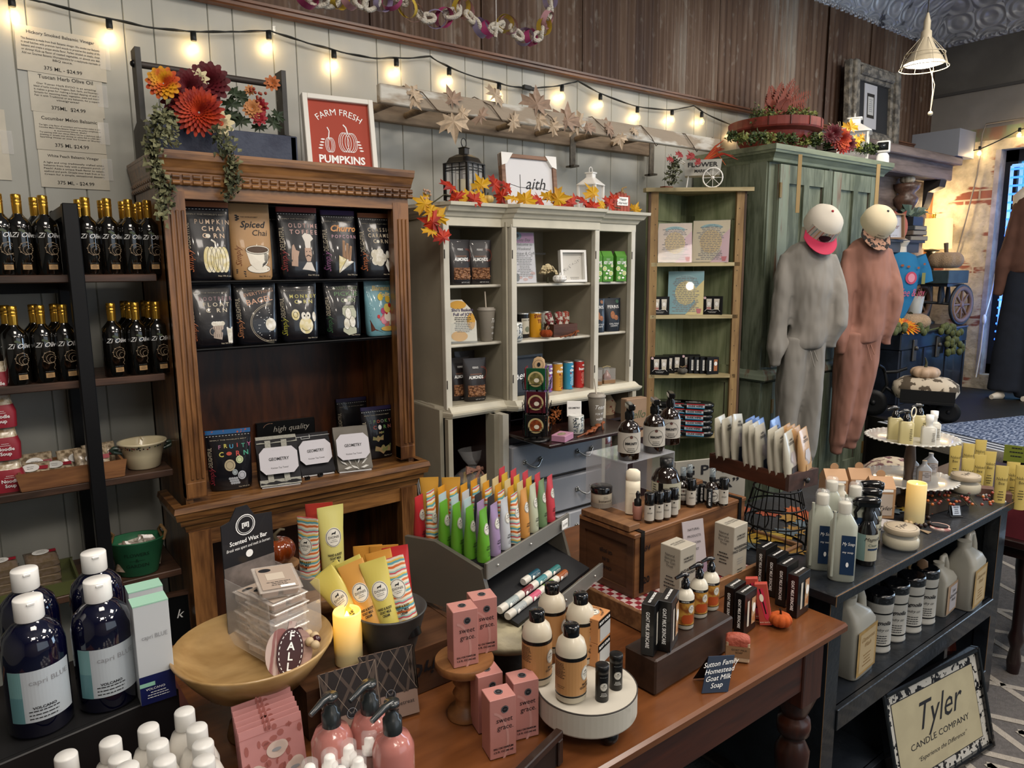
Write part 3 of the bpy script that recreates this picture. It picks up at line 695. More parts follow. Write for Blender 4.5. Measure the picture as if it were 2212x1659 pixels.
for k in range(4):
 p=onY(6-k*2,1020,-.33);p.z=.93+k*.109
 SO.put(p,'red boxed noodle soup mix, %s from the bottom of the stack'%ORD[k],R(-5))
tw=woodm('#6b4427','#8d5f38','x',18,.5,.1)
p0=onZ(45,1058,.93);p1=onZ(268,1028,.93)
t=thing('wooden_tray','long shallow wooden tray of packaged mixes on the third left shelf','tray',((p0 .x+p1 .x)/2,-.30,.932));L=.5*(p1 .x-p0 .x)
b=MB();b.box((-L,-.09,0),(L,.09,.008),tw);b.build('tray_bottom',t)
for y in (-.1,.09):b=MB();b.prism([(-L,0),(L,0),(L+.012,.06),(-L-.012,.06)],.01,tw,'xz',y);b.build('side',t)
for s_ in (-1,1):b=MB();b.box((s_*L-.004,-.09,0),(s_*L+.004,.09,.06),tw);b.build('end',t)
def packet(b,w=.11,h=.09,c='#b9a88e'):
 b.loft([(0,w/2,.012,3),(h*.5,w/2,.02,3),(h*.9,w/2,.008,3),(h,w/2,.002,3)],mat(c,.25,c2='#71614c',ns=60.,coat=.6),16)
 f=fplane((0,-.021,0));b.ell(f,0,h*.55,.026,.017,mat('#d9d8d4',.4));b.patch(f,.024,w/2-.004,h*.45,h*.62,RED)
 b.fine(f,0,h*.58,.03,.008,2,INK,.0014)
PK=mk1('mix_packet','packet','packets of mix in the wooden tray',packet)
for i,(dx,dy,rx) in enumerate(((-.24,-.04,-.9),(-.20,.03,-.5),(-.09,-.03,-1.0),(.05,.02,-.5),(.14,-.02,-.4),(.20,.04,-.3))):
 PK.put(((p0 .x+p1 .x)/2+dx*L/.3,-.30+dy,.943),'clear packet of mix lying in the wooden tray, %s from the left'%ORD[i],0,rot=(rx,0,R(random.uniform(-12,12))))
cb=mat('#d8ccaa',.3,coat=.5,noise=.1,ns=6.)
p=onZ(320,1016,.932)
t=thing('stoneware_bowl','cream stoneware bowl with a flowered rim and green handles','bowl',(p.x,p.y+.07,.932))
b=MB();b.lathe([(.052,0),(.056,.004),(.066,.05),(.078,.09),(.084,.094),(.083,.10),(.076,.098),(.072,.09),(.06,.05),(.048,.012),(.0,.010)],cb,32,1)
random.seed(3)
for k in range(60):
 a=random.uniform(0,2*pi);f=lambda u,v,o=0:((.0775+o+(v-.085)*.55)*sin(a+u/.08),-(.0775+o+(v-.085)*.55)*cos(a+u/.08),v)
 b.ell(f,0,random.uniform(.078,.09),.003,.003,mat(random.choice(('#7a1f1c','#28324f','#3a2a20','#5f6b3a')),.5),.0015,6)
b.build('bowl',t)
for s_ in (-1,1):
 b=MB();b.tube([(s_*.07,0,.06),(s_*.095,0,.068),(s_*.105,0,.078),(s_*.095,0,.083),(s_*.08,0,.08)],.008,mat('#2f3f36',.3,coat=.5),8);b.build('handle',t)
b=MB();b.tube([(-.02,-.05,.10),(-.015,-.045,.12),(-.005,-.04,.108),(-.012,-.04,.125)],.0015,mat('#b9a37a',.8),4);b.build('twine_bow',t)
p=onZ(310,1250,.544)
t=thing('flower_bucket','oval green metal bucket reading flowers and garden, with rope handles','bucket',(p.x,p.y+.075,.544),R(-12))
gb=mat('#2f6b4a',.35,m=.2,noise=.1,ns=9.)
sec=[(0,.062,.045),(.005,.065,.048),(.13,.095,.07),(.135,.098,.073),(.135,.092,.067),(.01,.06,.043)]
b=MB();b.loft(sec,gb,32,1);f=fsec([(0,.063,.046,2),(.13,.095,.07,2)])
ff=lambda u,v,o=0:(u,-(.046+.024*v/.13)*math.sqrt(max(0,1-(u/(.063+.032*v/.13))**2))-o,v)
for s_,v in (('FLOWERS',.088),('—&—',.066),('GARDEN',.044)):b.text(ff,s_,0,v,.019,mat('#10261a',.6),.002)
b.build('bucket',t)
for s_ in (-1,1):
 b=MB();b.tube([(s_*.09,-.02,.12),(s_*.1,-.02,.15),(s_*.085,0,.17),(s_*.075,.02,.15),(s_*.085,.02,.12)],.006,mat('#8a6a42',.8,noise=.4,ns=200.),7);b.build('rope_handle',t)
for i,(dx,dz,ry) in enumerate(((-.04,.08,.3),(.0,.1,-.2),(.035,.09,.15))):
 PB=mk1('wrapped_mix','packet','wrapped mixes in the green bucket',lambda b:packet(b,.085,.11,('#8d7d70','#d8d2c6','#c9bfae')[i]))
 PB.put((p.x+dx,p.y+.075+(i-1)*.02,.56),('crumpled clear bag at the left of the green bucket','white dip mix packet with a red label in the green bucket','cellophane bag at the right of the green bucket')[i],0,rot=(-.25,ry,R(-10)))
gt=mat('#565b33',.4,coat=.3,noise=.15,ns=7.)
pp=onZ(100,1290,.544)
t=thing('green_tray','olive green metal tray stacked with packets on the lowest left shelf','tray',(.06,-.27,.544))
b=MB();b.box((-.34,-.12,0),(.16,.12,.006),gt);b.build('tray_bottom',t)
for y in (-.125,.115):b=MB();b.prism([(-.34,0),(.16,0),(.17,.045),(-.35,.045)],.01,gt,'xz',y);b.build('side',t)
b=MB();b.prism([(-.12,0),(.12,0),(.12,.045),(-.12,.045)],.008,gt,'yz',.16);b.build('end',t)
for c,x in enumerate((-.17,-.05,.07)):
 for k in range(4):
  q=mk1('cookie_packet','packet','packets stacked in the green tray',lambda b:packet(b,.1,.1,'#7c6c5e')) if c+k==0 else q
  q.put((.06+x,-.31,.556+k*.027),'flat clear packet, %s up in the %s stack of the green tray'%(ORD[k],('left','middle','right')[c]),0,rot=(R(-78),0,R(random.uniform(-4,4))))
p=onZ(390,1330,.0)
t=thing('chalkboard_frame','small dark chalkboard in a brown frame under the lowest left shelf','sign',(.50,-.36,.20),R(-10));b=MB()
for a_,c_,d_,e_ in ((-.09,-.075,0,.24),(.075,.09,0,.24),(-.075,.075,0,.015),(-.075,.075,.225,.24)):b.box((a_,-.01,d_),(c_,.01,e_),SW)
b.build('frame',t);b=MB();b.box((-.075,-.003,.015),(.075,.003,.225),BLACK);b.text(fplane((0,-.004,0)),'k',.04,.15,.05,TEXTW,sh=.3);b.build('board',t)
b=MB();b.box((.40,-.40,.17),(.55,-.30,.2),SW);tagit(b.build('low_crate'),'low dark wooden crate under the lowest left shelf','crate')
def sheet(px0,py0,px1,py1,title,lines,price,lab,rot=0.,nf=0):
 a,c=onY(px0,py0,-.004),onY(px1,py0,-.004);w=c.x-a.x;m=(px0+px1)/2;a.z=onY(m,py0,-.004).z;c.z=onY(m,py1,-.004).z;h=a.z-c.z
 t=thing('price_sheet',lab,'sign',((a.x+c.x)/2,-.0025-.0022*(title[0] in 'HC'),(a.z+c.z)/2),group='price sheets taped to the boarded wall',rot=(0,rot,0))
 b=MB();b.box((-w/2,-.0014,-h/2),(w/2,0,h/2),mat('#cfc9b8',.35,noise=.12,ns=8.));f=fplane((0,-.0014,0))
 dk=mat('#3b3833',.7);n=len(lines)
 b.text(f,title,0,h/2-.02,min(.022,w/len(title)*1.7),dk,bold=.012,off=.0006)
 for i,s in enumerate(lines):b.text(f,s,0,h/2-.044-i*(h-.08)/max(1,n),min(.014,(h-.08)/n*.85),dk,off=.0006,bold=.01,wid=min(w*.88,len(s)*.0052+.01))
 b.text(f,price,0,-h/2+.018,.018,dk,bold=.012,off=.0006);b.build('paper',t)
 k=MB();k.box((w/2-.02,-.003,-.03),(w/2+.015,-.0025,.05),FILM);k.build('tape',t)
sheet(30,68,222,163,'Hickory Smoked Balsamic Vinegar',['This Balsamic is made from fresh Balsamic vinegar. We smoke our Balsamic','in small batches with premium hard woods to preserve the quality of the','balsamic and create a unique smoke flavor. Perfect drizzled on steaks, chops,','or shrimp! Kick up flavor of roasted vegetables, or almost any dish.','Add our Gourmet Balsamic Worcestershire for a readymade marinade or','BBQ sauce.'],'375 ML - $24.99','price sheet for smoked balsamic vinegar, topmost of the four sheets',R(1.5))
sheet(60,160,218,247,'Tuscan Herb Olive Oil',['Our Tuscan Herb EVOO is an amazing','blend of herbs including Oregano, Basil, Garlic, and Rosemary.','It makes a great for making a bread dipping oil and is','fantastic for seasoning meats, vegetables, pasta and more!','Pair it with Traditional or any balsamic, for a superb','vinaigrette!'],'375ML  $24.99','price sheet for herb olive oil, second from the top of the four',R(.5))
sheet(72,248,222,327,'Cucumber Melon Balsamic',['The light, crisp flavor of cucumbers and honeydew melon in our','Cucumber Melon White Balsamic Vinegar is the perfect compliment to','a summertime dish!','Try pairing with our citrus Olive Oil for a delicious salad','dressing or drizzle over shrimp or white fish in a fish taco.','Sparkling Water or over Ice Cream or Sherbet.'],'375 ML $24.99','price sheet for cucumber melon balsamic, third from the top of the four',0)
sheet(82,328,230,407,'White Peach Balsamic Vinegar',['A light and crisp traditionally crafted white','balsamic from Italy with a pleasant punch of','Peach! Adds a unique fresh flavor to salads,','seafood and pork. Drizzle over fresh fruit or Ice','Cream for a simple, sensational dessert.'],'375 ML - $24.99','price sheet for white peach vinegar, lowest of the four',0)
sheet(-120,230,8,385,' ',[' '],' ','blank paper sheet taped at the left edge of the photo',0)
# ======== POPCORN BAGS ========
BAGK=mat('#14141a',.28,coat=.5,noise=.3,ns=5.,bump=.25,bs=14.)
PEACH=mat('#d9a98c',.5);TAN=mat('#c2b7a0',.5);POP=mat('#d8c98e',.5,c2='#efe8d0',ns=45.);POP2=mat('#cfc8b4',.5,c2='#f2efe6',ns=45.)
def pouch(name,lab,cat,loc,rz,w,h,d,col,top,art,group,tilt=0.,seed=0):
 t=thing(name,lab,cat,loc,group=group,rot=(tilt,0,rz));a=w/2
 secs=[(0,a*.86,d*.42,3),(h*.04,a*.93,d*.5,3),(h*.25,a*.97,d*.5,2.6),(h*.55,a*.98,d*.36,2.4),(h*.8,a,d*.16,2.2),(h*.92,a,.004,2.5),(h,a,.002,3)]
 b=MB();b.loft(secs,col,28,3);f=fsec(secs);art(b,f,w,h);b.build('pouch',t)
 if top:
  s2=[(h*.93,a*1.003,.0046,3),(h*1.0,a*1.003,.0028,3)];b=MB();b.loft(s2,top,20,3)
  for k in range(14):b.box((-a*.95+k*w*.07,-.0056,h*.9),(-a*.95+k*w*.07+w*.035,-.0046,h*.906),TEXTW)
  b.build('seal',t)
 return t
def delight(b,f,w,h,c):
 b.text(f,'DELIGHTFUL',-w*.41,h*.56,h*.085,TAN,rot=pi/2,wid=h*.32);b.text(f,'Simply',-w*.40,h*.24,h*.11,mat(c,.5),rot=pi/2,sh=.4)
 b.text(f,"SIMPLY THE WORLD'S BEST",0,h*.835,h*.022,TAN,wid=w*.8);b.fine(f,0,h*.875,w*.7,.001,1,GREYT);b.text(f,'Net Wt 6 oz',w*.28,h*.05,h*.032,TAN)
 b.line(f,[(-w*.46+k*w*.02,h*.90) for k in range(2)],.0008,TEXTW)
def title(b,f,w,h,rows,cols,z0=.74,dz=.09,sz=.085):
 for i,r in enumerate(rows):
  n=len(r);c=mat(cols[i%len(cols)],.5)
  b.text(f,' '.join(r),w*.12,h*(z0-dz*i),h*sz,c,wid=min(w*.72,w*.115*n),bold=.01)
def art_pumpkin(b,f,w,h):
 delight(b,f,w,h,'#b5673f');title(b,f,w,h,['PUMPKIN','CHAI','C RN'],['#dcc0a4']);b.ell(f,w*.0,h*.56,w*.05,h*.028,POP2)
 for k in (-1,1,-.5,.5,0):b.ell(f,w*.14+k*w*.17,h*.26,w*(.13-.02*abs(k)),h*.17,POP,.001+.0003*(1-abs(k)));b.ring(f,w*.14+k*w*.17,h*.26,w*(.13-.02*abs(k)),h*.17,.0012,INK,.0016+.0003*(1-abs(k)))
 b.line(f,[(w*.14,h*.42),(w*.13,h*.48),(w*.06,h*.51)],.006,POP2,.002)
def cup(b,f,w,h):
 m2=mat('#4b3420',.5);k2=mat('#e9e2d2',.5)
 b.ell(f,w*.12,h*.14,w*.28,h*.06,k2);b.ring(f,w*.12,h*.14,w*.28,h*.06,.0014,INK)
 b.poly(f,[(-w*.16,h*.38),(-w*.08,h*.2),(w*.05,h*.13),(w*.22,h*.13),(w*.34,h*.22),(w*.4,h*.40)],k2,.0016);b.ell(f,w*.12,h*.39,w*.28,h*.055,m2,.002,20);b.ring(f,w*.12,h*.39,w*.28,h*.055,.003,k2,.0024);b.ring(f,w*.12,h*.39,w*.29,h*.06,.0012,INK,.0026)
 for k in range(14):b.line(f,[(w*(.28+.01*k),h*(.37-.005*k)),(w*(.2+.008*k),h*(.16+.004*k))],.0007,INK,.0022)
def art_chai(b,f,w,h):
 b.text(f,'Spiced',w*.05,h*.72,h*.12,INK,sh=.3,bold=.02);b.text(f,'Chai',w*.2,h*.61,h*.11,INK,sh=.2);cup(b,f,w,h)
 b.text(f,'Simply',-w*.33,h*.3,h*.1,mat('#7d4a2a',.5),rot=pi/2,sh=.4);b.text(f,"THE WORLD'S BEST",.0,h*.82,h*.025,INK);b.fine(f,0,h*.86,w*.7,.001,1,INK)
 for k in range(3):b.line(f,[(-w*.4,h*(.13-.02*k)),(-w*.2,h*(.1-.03*k))],.004,INK)
 for k in range(5):b.ell(f,-w*.3+.006*(k%2),h*(.84-.015*k),.005,.003,INK)
 b.text(f,'Net Wt 6 oz',w*.25,h*.04,h*.03,INK)
def art_chef(b,f,w,h):
 delight(b,f,w,h,'#8f3a3a');title(b,f,w,h,['OLDTIME','TOFFEE'],['#c9a199']);k=mat('#b99a86',.5);g=mat('#d9d2c8',.5)
 b.poly(f,[(w*.08,h*.56),(w*.06,h*.6),(w*.14,h*.64),(w*.28,h*.62),(w*.34,h*.56),(w*.26,h*.52),(w*.25,h*.42),(w*.12,h*.42),(w*.11,h*.52)],g)
 b.poly(f,[(w*.1,h*.43),(w*.09,h*.33),(w*.13,h*.24),(w*.22,h*.24),(w*.27,h*.33),(w*.26,h*.43)],k,.0012);b.line(f,[(w*.12,h*.31),(w*.17,h*.33),(w*.24,h*.31)],.003,INK,.002)
 for s_ in (.14,.22):b.ell(f,w*s_,h*.38,.002,.002,INK,.002,8)
 b.poly(f,[(w*.0,h*.13),(w*.12,h*.23),(w*.24,h*.23),(w*.33,h*.1),(w*.15,h*.12)],g,.001)
 b.poly(f,[(-w*.25,h*.18),(-w*.1,h*.17),(-w*.08,h*.3),(-w*.04,h*.38),(-w*.12,h*.4),(-w*.16,h*.48),(-w*.2,h*.46),(-w*.23,h*.36)],k)
def art_churro(b,f,w,h):
 delight(b,f,w,h,'#8d5a86');b.text(f,'Churro',w*.1,h*.73,h*.13,mat('#d99a60',.5),sh=.3,bold=.03);title(b,f,w,h,['POPCORN'],['#c39aa8'],.61,sz=.07)
 c=mat('#a07a58',.5)
 for k in range(3):b.poly(f,[(w*(.0+.08*k),h*.25),(w*(.05+.1*k),h*(.56-.04*k)),(w*(.12+.1*k),h*(.55-.04*k)),(w*(.08+.08*k),h*.25)],c,.001+.0004*k);b.line(f,[(w*(.03+.08*k),h*.27),(w*(.09+.1*k),h*(.53-.04*k))],.001,INK,.003)
 b.poly(f,[(-w*.1,h*.34),(w*.12,h*.28),(-w*.13,h*.07)],POP,.0026);b.poly(f,[(w*.12,h*.28),(w*.33,h*.24),(-w*.13,h*.07)],POP2,.0026);b.line(f,[(-w*.1,h*.34),(w*.12,h*.28),(-w*.13,h*.07),(-w*.1,h*.34)],.0014,INK,.0032)
def blob(b,f,w,h):
 for x,y,r in ((-.1,.36,.1),(.05,.38,.1),(-.1,.26,.09),(.04,.26,.11),(.15,.31,.09)):b.ell(f,w*x,h*y,w*r*1.2,h*r*.75,POP2,.0012)
 b.poly(f,[(w*.28,h*.3),(w*.2,h*.2),(w*.3,h*.08),(w*.36,h*.2)],POP2,.0014);b.ell(f,w*.3,h*.36,w*.06,h*.06,POP2)
def art_caramel(b,f,w,h):delight(b,f,w,h,'#b5673f');title(b,f,w,h,['CLASSIC','CARAMEL','C RN'],['#d3c3a8']);b.ell(f,w*.03,h*.56,w*.045,h*.025,POP2);blob(b,f,w,h)
def art_float(b,f,w,h):
 delight(b,f,w,h,'#b5673f');title(b,f,w,h,['ROOTBEER','FLOAT','C RN'],['#93757a','#cfc4ae','#d8cdb6']);g=mat('#b3a294',.5)
 b.box;b.poly(f,[(w*.0,h*.34),(w*.0,h*.14),(w*.18,h*.11),(w*.24,h*.33)],g,.001);b.ring(f,-.0,h*.24,w*.08,h*.06,.002,g)
 for k in range(4):b.line(f,[(w*(.03+.05*k),h*.31),(w*(.03+.045*k),h*.15)],.001,INK,.0016)
 for k in range(4):b.ell(f,w*(.03+.06*k),h*.36,w*.06,h*.035,POP2,.0018)
 b.poly(f,[(w*.3,h*.3),(w*.32,h*.06),(w*.42,h*.05),(w*.44,h*.3)],POP2,.001)
def art_bagel(b,f,w,h):
 delight(b,f,w,h,'#b5784f');b.text(f,'EVERYTHING',w*.08,h*.8,h*.075,PEACH,wid=w*.7,rot=.18);b.text(f,'BAGEL',w*.08,h*.68,h*.12,PEACH,wid=w*.62,rot=.2)
 b.ring(f,w*.42,h*.32,w*.6,h*.32,.0014,TAN,a0=1.7,a1=4.6);b.ring(f,w*.42,h*.32,w*.57,h*.30,.001,TAN,a0=1.7,a1=4.6);b.ell(f,w*.3,h*.3,w*.13,h*.1,POP2)
 random.seed(5)
 for k in range(26):a=random.uniform(1.9,4.4);q=random.uniform(.35,.9);b.ell(f,w*(.42+.57*q*cos(a)),h*(.32+.3*q*sin(a)),.002,.0013,TEXTW,n=6)
def art_monkey(b,f,w,h):
 delight(b,f,w,h,'#a7a53c');title(b,f,w,h,['MONKEY','C RN'],['#c9c06e','#d3c97c']);b.ell(f,w*.03,h*.65,w*.045,h*.022,POP)
 b.ell(f,-w*.12,h*.44,w*.1,h*.09,POP);b.ring(f,-w*.12,h*.44,w*.06,h*.05,.0015,INK,.0016);b.ell(f,w*.36,h*.4,w*.05,h*.08,POP2)
 b.ell(f,w*.13,h*.26,w*.18,h*.14,POP,.001);b.ell(f,w*.08,h*.42,w*.06,h*.06,POP2,.0014);b.ell(f,w*.2,h*.42,w*.06,h*.06,POP2,.0014)
 for s_ in (.1,.2):b.ell(f,w*s_,h*.42,.003,.004,INK,.002,8)
 b.ring(f,w*.13,h*.24,w*.12,h*.07,.0014,INK,.002,a0=3.4,a1=6.)
def art_pickle(b,f,w,h):
 delight(b,f,w,h,'#2f5a38');b.text(f,'SWEET HEAT',w*.1,h*.86,h*.07,mat('#8fa37c',.5),wid=w*.7);b.text(f,'PICKLE',w*.1,h*.76,h*.1,mat('#6f9468',.5),wid=w*.65);b.text(f,'C  RN',w*.14,h*.65,h*.1,mat('#9fb08a',.5));b.ell(f,w*.07,h*.65,w*.05,h*.03,POP2)
 g=mat('#b7b9a2',.5);b.poly(f,[(-w*.05,h*.52),(-w*.07,h*.12),(w*.08,h*.05),(w*.3,h*.08),(w*.33,h*.45),(w*.27,h*.56),(0,h*.56)],g)
 for x,y in ((.04,.25),(.2,.28),(.1,.42)):b.ell(f,w*x,h*y,w*.09,h*.1,POP2,.0014);b.ring(f,w*x,h*y,w*.09,h*.1,.001,INK,.0018)
 for k in range(3):b.line(f,[(-w*.05,h*(.53+.02*k)),(w*.28,h*(.53+.02*k))],.0012,INK,.002)
def art_split(b,f,w,h):
 b.poly(f,[(w*.0,h*.0),(w*.44,0),(w*.46,h*.6),(w*.2,h*.5),(-w*.1,h*.3)],mat('#c46a6a',.5),.0008)
 b.text(f,'Banana',w*.05,h*.86,h*.12,mat('#e6cf8a',.5),sh=.2,bold=.03);b.text(f,'Split',w*.15,h*.74,h*.12,mat('#e6cf8a',.5),sh=.2,bold=.03)
 for x,y,r,c in ((.0,.7,.09,'#e0c03a'),(.25,.66,.09,'#d8b23a'),(.2,.5,.12,'#e2c85a'),(.05,.45,.08,'#b83a6a'),(.3,.55,.06,'#b2282a'),(.2,.35,.13,'#efe4d2'),(.05,.28,.1,'#d88a9a'),(.32,.25,.1,'#c9b9a0'),(.16,.42,.05,'#c02222'),(-.12,.35,.05,'#c02222')):b.ell(f,w*x,h*y,w*r,h*r*.7,mat(c,.5),.0012+.0002*int(y*10))
 b.ell(f,w*.18,h*.13,w*.25,h*.045,mat('#c9a24a',.5),.004);b.poly(f,[(-w*.45,h*.05),(-w*.4,h*.3),(-w*.25,h*.12),(w*.0,h*.06)],mat('#5a2a1a',.5),.001);b.text(f,'Simply',-w*.36,h*.45,h*.09,mat('#8ac0cc',.5),rot=pi/2,sh=.4)
def art_fruity(b,f,w,h):
 delight(b,f,w,h,'#8f2f3a');cs=['#a06a86','#c9c05a','#4aa0c8','#c9504a','#4aa084','#b85a86']
 for i,c in enumerate('FRUITY'):b.text(f,c,w*(-.2+.13*i),h*.72+.003*(i%2),h*.09,mat(cs[i],.5),bold=.02)
 for i,c in enumerate('C RN'):b.text(f,c,w*(-.17+.18*i),h*.6,h*.11,mat(cs[(i+1)%6],.5),bold=.02)
 b.ell(f,w*.0,h*.61,w*.06,h*.03,mat('#c04a3a',.5))
 for x,y,r,c in ((.0,.42,.12,'#b7a98a'),(.22,.5,.08,'#cdd8a8'),(.1,.3,.06,'#a8b4b8'),(.25,.24,.09,'#b8bcc4')):b.ell(f,w*x,h*y,w*r,h*r*.8,mat(c,.5));b.ring(f,w*x,h*y,w*r*.7,h*r*.55,.001,INK,.0016)
 for k in range(12):b.ell(f,w*(-.02+.05*(k%4)+.02*(k//4)),h*(.2-.04*(k//4)),w*.03,h*.022,mat('#a9aeb4',.5),.0012,8)
def art_spooky(b,f,w,h):
 delight(b,f,w,h,'#8f2f3a');cs=['#5a6f6a','#7a9a6a','#b85a4a','#8a8f86','#6a9a5a','#b06a5a']
 for i,c in enumerate('SPOOKY'):b.text(f,c,w*(-.22+.125*i),h*.71,h*.085,mat(cs[i],.5),bold=.02)
 for i,c in enumerate('C RN'):b.text(f,c,w*(-.1+.16*i),h*.6,h*.095,mat(cs[(i+2)%6],.5),bold=.02)
 b.ell(f,w*.06,h*.6,w*.055,h*.045,TEXTW);
 for x,y,r in ((.1,.5,.08),(-.02,.39,.18),(.12,.18,.27)):
  b.poly(f,[(w*(x-r),h*(y-.02)),(w*(x-r*.9),h*(y+r*.28)),(w*(x-r*.3),h*(y+r*.1)),(w*(x-r*.1),h*(y+r*.3)),(w*(x+r*.1),h*(y+r*.3)),(w*(x+r*.3),h*(y+r*.1)),(w*(x+r),h*(y+r*.35)),(w*(x+r*.9),h*(y-r*.2)),(w*(x+r*.3),h*(y-r*.15)),(w*x,h*(y-r*.35)),(w*(x-r*.4),h*(y-r*.15))],mat('#7d8a52',.4,c2='#b0926a',ns=40.))
G1='popcorn bags on the upper wire shelf';G2='popcorn bags on the lower wire shelf'
KRAFT=mat('#b28a5c',.45,noise=.1,ns=6.,coat=.2)
BZ=BK.y+fy
for (px,w,h,col,top,art,nm) in ((448,.165,.285,BAGK,mat('#a4623a',.5),art_pumpkin,'black pumpkin chai popcorn bag with a pale pumpkin'),(541,.155,.285,KRAFT,None,art_chai,'kraft brown spiced chai popcorn bag with a drawn cup'),(645,.16,.28,BAGK,mat('#8f3a34',.5),art_chef,'black toffee popcorn bag with a chef drawing'),(733,.145,.275,BAGK,mat('#3a2052',.5),art_churro,'black churro popcorn bag with a cone of churros'),(811,.145,.27,BAGK,mat('#a4623a',.5),art_caramel,'black caramel popcorn bag, furthest right on the upper wire shelf')):
 p=onY(px,520,BZ+.07);pouch('popcorn_bag',nm,'popcorn bag',(p.x,p.y,1.617),R(-5),w,h,.07,col,top,art,G1,R(-3))
for (px,w,h,col,art,nm) in ((455,.16,.24,BAGK,art_float,'black root beer float popcorn bag with frothy mugs'),(553,.16,.245,BAGK,art_bagel,'black everything bagel popcorn bag'),(645,.155,.24,BAGK,art_monkey,'black monkey popcorn bag with a smiling face'),(740,.155,.24,BAGK,art_pickle,'black pickle popcorn bag with a pickle jar'),(820,.13,.235,mat('#6fa0ac',.35,coat=.4),art_split,'pale blue banana split popcorn bag')):
 p=onY(px,680,BZ+.075);pouch('popcorn_bag',nm,'popcorn bag',(p.x,p.y,1.371),R(-5),w,h,.07,col,None,art,G2,R(-2))
plain=lambda b,f,w,h:delight(b,f,w,h,'#5a2f2a')
for px,py,z,nm in ((592,520,1.617,'dark popcorn bag mostly hidden between the kraft bag and the chef bag'),(500,680,1.371,'dark popcorn bag mostly hidden behind the bagel bag'),(690,520,1.617,'dark popcorn bag hidden behind the chef and churro bags')):
 p=onY(px,py,BZ+.16);pouch('popcorn_bag',nm,'popcorn bag',(p.x,p.y,z),R(-5),.15,.25 if z<1.5 else .28,.06,BAGK,None,plain,G1 if z>1.5 else G2)
BT=mat('#2c5f94',.4,c2='#b0563a',ns=45.,lo=.6,hi=.62)
zl=.812
for (px,py,dy,w,h,art,top,nm,rz) in ((505,1058,0,.165,.235,art_fruity,BT,'black fruity popcorn bag with bright letters, front of the ledge',-14),(478,1020,.09,.15,.25,plain,BT,'blue-topped popcorn bag directly behind the fruity bag',-8),(462,1010,.15,.13,.25,plain,BT,'rearmost blue-topped popcorn bag at the left of the ledge',-5),(822,990,0,.145,.235,art_spooky,mat('#241c44',.5),'black spooky popcorn bag with green bats',-6),(785,975,.09,.15,.24,plain,mat('#241c44',.5),'dark popcorn bag half hidden behind the spooky bag',-6)):
 p=onZ(px,py,zl);pouch('popcorn_bag',nm,'popcorn bag',(p.x,p.y+.03+dy*.9,zl),R(rz),w,h,.065,BAGK,top,art,'popcorn bags on the bookcase ledge')
def towel(px,py,w,h,col,deco,nm,rz=-8):
 p=onZ(px,py,zl);t=thing('tea_towel',nm,'towel',(p.x,p.y+.0,zl),R(rz),'folded tea towels on the bookcase ledge')
 prof=[(-.0,.004),(-.005,.014),(.02,.03),(.045,.09),(.065,h-.02),(.075,h),(.09,h-.005),(.10,h*.6),(.11,.004)]
 b=MB();vs=[];n=8
 for i in range(n+1):
  x=-w/2+w*i/n
  for y,z in prof:vs.append((x+.004*sin(z*30),y+.002*sin(i*1.7),z))
 k=len(prof);b.add(vs,[(i*k+j,(i+1)*k+j,(i+1)*k+j+1,i*k+j+1) for i in range(n) for j in range(k-1)],col,True)
 b.add([vs[j] for j in range(k)],[tuple(range(k))],col);b.add([vs[n*k+j] for j in range(k)],[tuple(range(k))[::-1]],col)
 def f(u,v,o=0):
  for (y0,z0),(y1,z1) in zip(prof[1:],prof[2:]):
   if z1>=v:break
  q=min(1,max(0,(v-z0)/max(1e-6,z1-z0)));return (u,y0+(y1-y0)*q-o-.002,v+o*.3)
 b.box((-w/2+.005,-.006,.0),(w/2-.005,.05,.004),mat('#cfcfd0',.8));deco(b,f,w,h);b.build('towel',t)
 b=MB();c=.02;hw,z0,z1=w*.47,h*.28,h*.84;
 pts=[(-hw+c,z0),(hw-c,z0),(hw,z0+c),(hw,z1-c),(hw-c,z1),(-hw+c,z1),(-hw,z1-c),(-hw,z0+c)]
 g=lambda u,v,o=0:(u,.018+(v-z0)*.42-.008-o,v)
 vs=[g(x,y) for x,y in pts]+[g(x,y,-.003) for x,y in pts];b.add(vs,[tuple(range(8)),tuple(range(8,16))[::-1]]+[(i,(i+1)%8,8+(i+1)%8,8+i) for i in range(8)],mat('#c9c6cc',.5))
 b.text(g,'GEOMETRY',0,(z0+z1)/2+.005,.016,INK,.0006,wid=w*.5,bold=.02);b.text(g,'Kitchen Tea Towel',0,z0+.022,.0085,INK,.0006);b.fine(g,0,z1-.01,w*.3,.001,1,GREYT,.0006);b.build('paper_band',t)
DKT=mat('#232225',.85);OFFW=mat('#a8a79c',.8,noise=.3,ns=300.)
def plaid(b,f,w,h):
 for u in (-.3,.1):b.patch(f,w*u,w*(u+.14),.02,h*.98,OFFW,.001,2,8)
 for v in (.04,.92):b.patch(f,-w*.5,w*.5,h*v,h*v+.02,OFFW,.0016,8,1)
def jeans(b,f,w,h):
 b.line(f,[(-w*.5,h*.93),(w*.5,h*.93)],.001,TEXTW,.001);b.line(f,[(-w*.35,h*.93),(-w*.35,h*.88),(-w*.1,h*.88),(-w*.1,h*.97)],.001,TEXTW,.001)
def leafy(b,f,w,h):
 for x,y,a in ((-.3,.2,2.5),(-.15,.24,2.),(.15,.24,1.),(.3,.2,.6),(-.2,.1,3.2),(.28,.1,.1),(0,.1,-.5)):b.poly(f,[(w*x+.018*cos(a+t_)*(.4 if i%2 else 1),h*y+.018*sin(a+t_)*(.4 if i%2 else 1)) for i,t_ in enumerate((0,.6,pi,pi+.6))],mat('#cfcdc8',.7),.0014)
 b.line(f,[(w*.1,h*.06),(0,h*.3)],.0015,OFFW)
